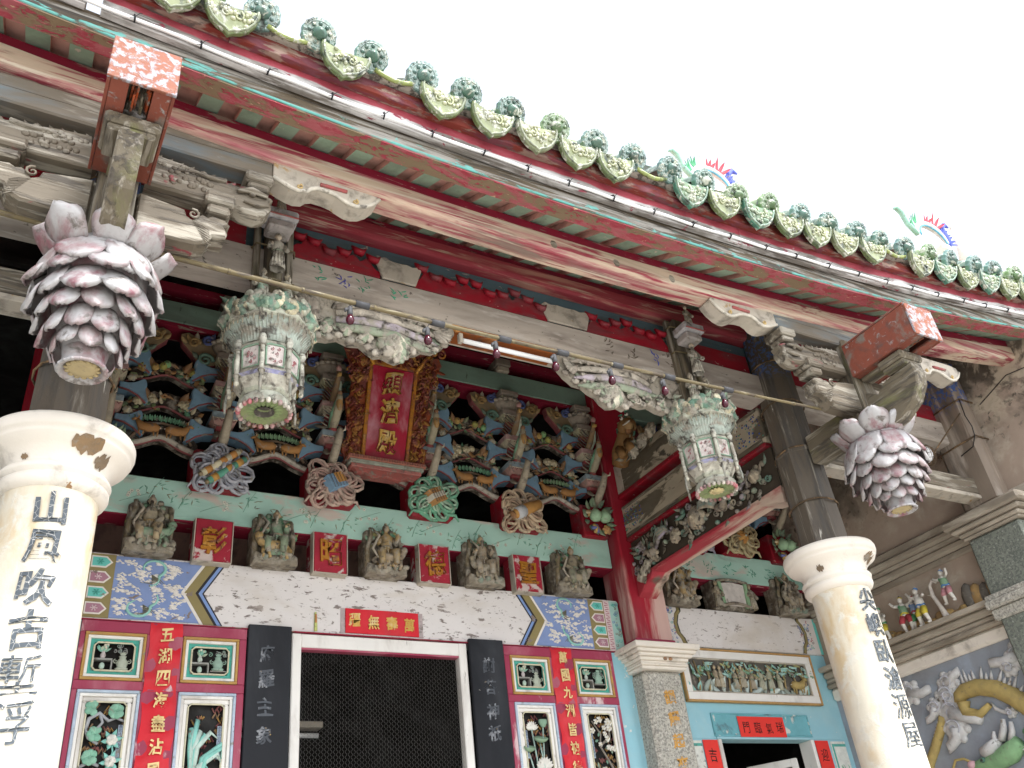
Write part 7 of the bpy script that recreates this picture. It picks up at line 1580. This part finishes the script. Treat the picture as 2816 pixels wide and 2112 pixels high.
for i,(y,z,R_,tail) in enumerate(((-1.10,3.07,.055,[(-1.16,3.10),(-1.205,3.12),(-1.222,3.155)]),(-1.06,2.99,.065,None),(-1.07,2.95,.07,None),(-1.05,2.865,.078,[(-1.17,2.80),(-1.25,2.77),(-1.29,2.79)]),(-1.03,2.755,.068,[(-1.02,2.69),(-.94,2.65),(-.91,2.60)]),(-.93,2.93,.05,[(-.88,2.88),(-.83,2.865),(-.80,2.84)]),(-.75,3.09,.06,[(-.85,3.06),(-.92,3.075),(-.935,3.10)]),(-1.72,3.09,.075,[(-1.60,3.08),(-1.50,3.10),(-1.48,3.07)]),(-1.62,3.03,.05,None),(-1.50,2.75,.03,[(-1.44,2.77),(-1.40,2.80),(-1.38,2.85)]))):
    mb=MB(); cloudlet(mb,y,z,R_*(1.3 if y>-1.2 else 1.1),tail); part('cloud',mb,M['carvedclean'],dg)
mb=MB(); mb.tube(yz([(-1.06,2.47),(-1.16,2.47),(-1.28,2.47),(-1.40,2.50),(-1.50,2.55)],4.10),[.03,.045,.06,.07,.05],C('7fae7c'),None,10); mb.ell((4.08,-1.09,2.485),(.04,.035,.03),C('d6a8b0'),None,9,6)
mb.ell((4.06,-1.20,2.495),(.02,.022,.020),C('2f6a5a'),None,9,6); mb.ell((4.045,-1.20,2.495),.009,C('101010'),None,6,4); part('head',mb,M['carvedclean'],dg)
mb=MB(); mb.tube(yz([(-1.20,2.54),(-1.28,2.56),(-1.35,2.60)],4.095),[.045,.05,.03],WC,None,8); mb.tube(yz([(-1.37,2.59),(-1.42,2.66),(-1.44,2.72)],4.095),[.026,.024,.016],WC,None,7); mb.tube(yz([(-1.44,2.57),(-1.475,2.63),(-1.49,2.69)],4.095),[.024,.022,.014],WC,None,7); mb.tube(yz([(-1.31,2.58),(-1.33,2.63),(-1.34,2.66)],4.09),[.02,.016,.01],WC,None,6)
for i in range(7): mb.petal(.06,.03,WC,T((4.09,-1.40-.03*i,2.52+.02*sin(i)))@RZ(-PI/2)@RY(-1.0-.1*i),.15,.3)
part('horns_and_brow',mb,M['carvedclean'],dg)
mb=MB(); mb.tube(yz([(-1.09,2.50),(-1.03,2.54),(-.96,2.545),(-.92,2.50),(-.90,2.44)],4.09),[.010,.010,.010,.009,.004],OC,None,6); part('whisker',mb,M['carvedclean'],dg)
mb=MB(); mb.tube(yz([(-1.56,2.62),(-1.62,2.55),(-1.62,2.4)],4.115),[.03,.06,.05],GN,None,8); part('mane',mb,M['carvedclean'],dg)
# caged lamp and cables by the timber pilaster
t=thing('caged_lamp','wire caged lamp hanging between the boat arm and the timber pilaster','lamp',(3.55,-2.1,4.40))
mb=MB(); mb.ell((3.52,-2.02,4.46),(.035,.035,.06),C('d9d0b8'),None,12,8); part('glass',mb,M['tube'],t)
mb=MB()
for i in range(6): a=PI*i/6; mb.tube([(3.52+.05*cos(a)*sin(u),-2.02+.05*sin(a)*sin(u),4.45+.085*cos(u)) for u in [2*PI*j/14 for j in range(14)]],.002,C('4a443c'),None,4,True)
for z in (4.41,4.45,4.49): mb.tube([(3.52+.05*cos(a),-2.02+.05*sin(a),z) for a in [2*PI*j/14 for j in range(14)]],.002,C('4a443c'),None,4,True)
part('cage',mb,M['wirey'],t)
mb=MB(); mb.tube([(3.50,-2.02,4.40),(3.75,-2.05,4.62),(3.95,-2.14,4.83)],.006,C('5a4a3a'),None,6); part('bracket_rod',mb,M['wirey'],t)
t=thing('loose_cable','thin black cable sagging across the timber pilaster','cable',(3.97,-2.15,4.5))
mb=MB(); mb.tube([(3.97,-2.17,4.95),(3.972,-2.16,4.80),(3.972,-2.175,4.70),(3.972,-2.165,4.62),(3.97,-2.12,4.55),(3.972,-2.0,4.53)],.004,C('1c1c1c'),None,5); part('cable',mb,M['blackplastic'],t)
t=thing('wall_cable','thin black cable running up the plaster at the right edge','cable',(4.13,-2.4,4.8))
mb=MB(); mb.tube([(4.132,-2.22,4.9),(4.132,-2.5,5.0),(4.132,-2.75,4.96)],.0035,C('1c1c1c'),None,5); part('cable',mb,M['blackplastic'],t)
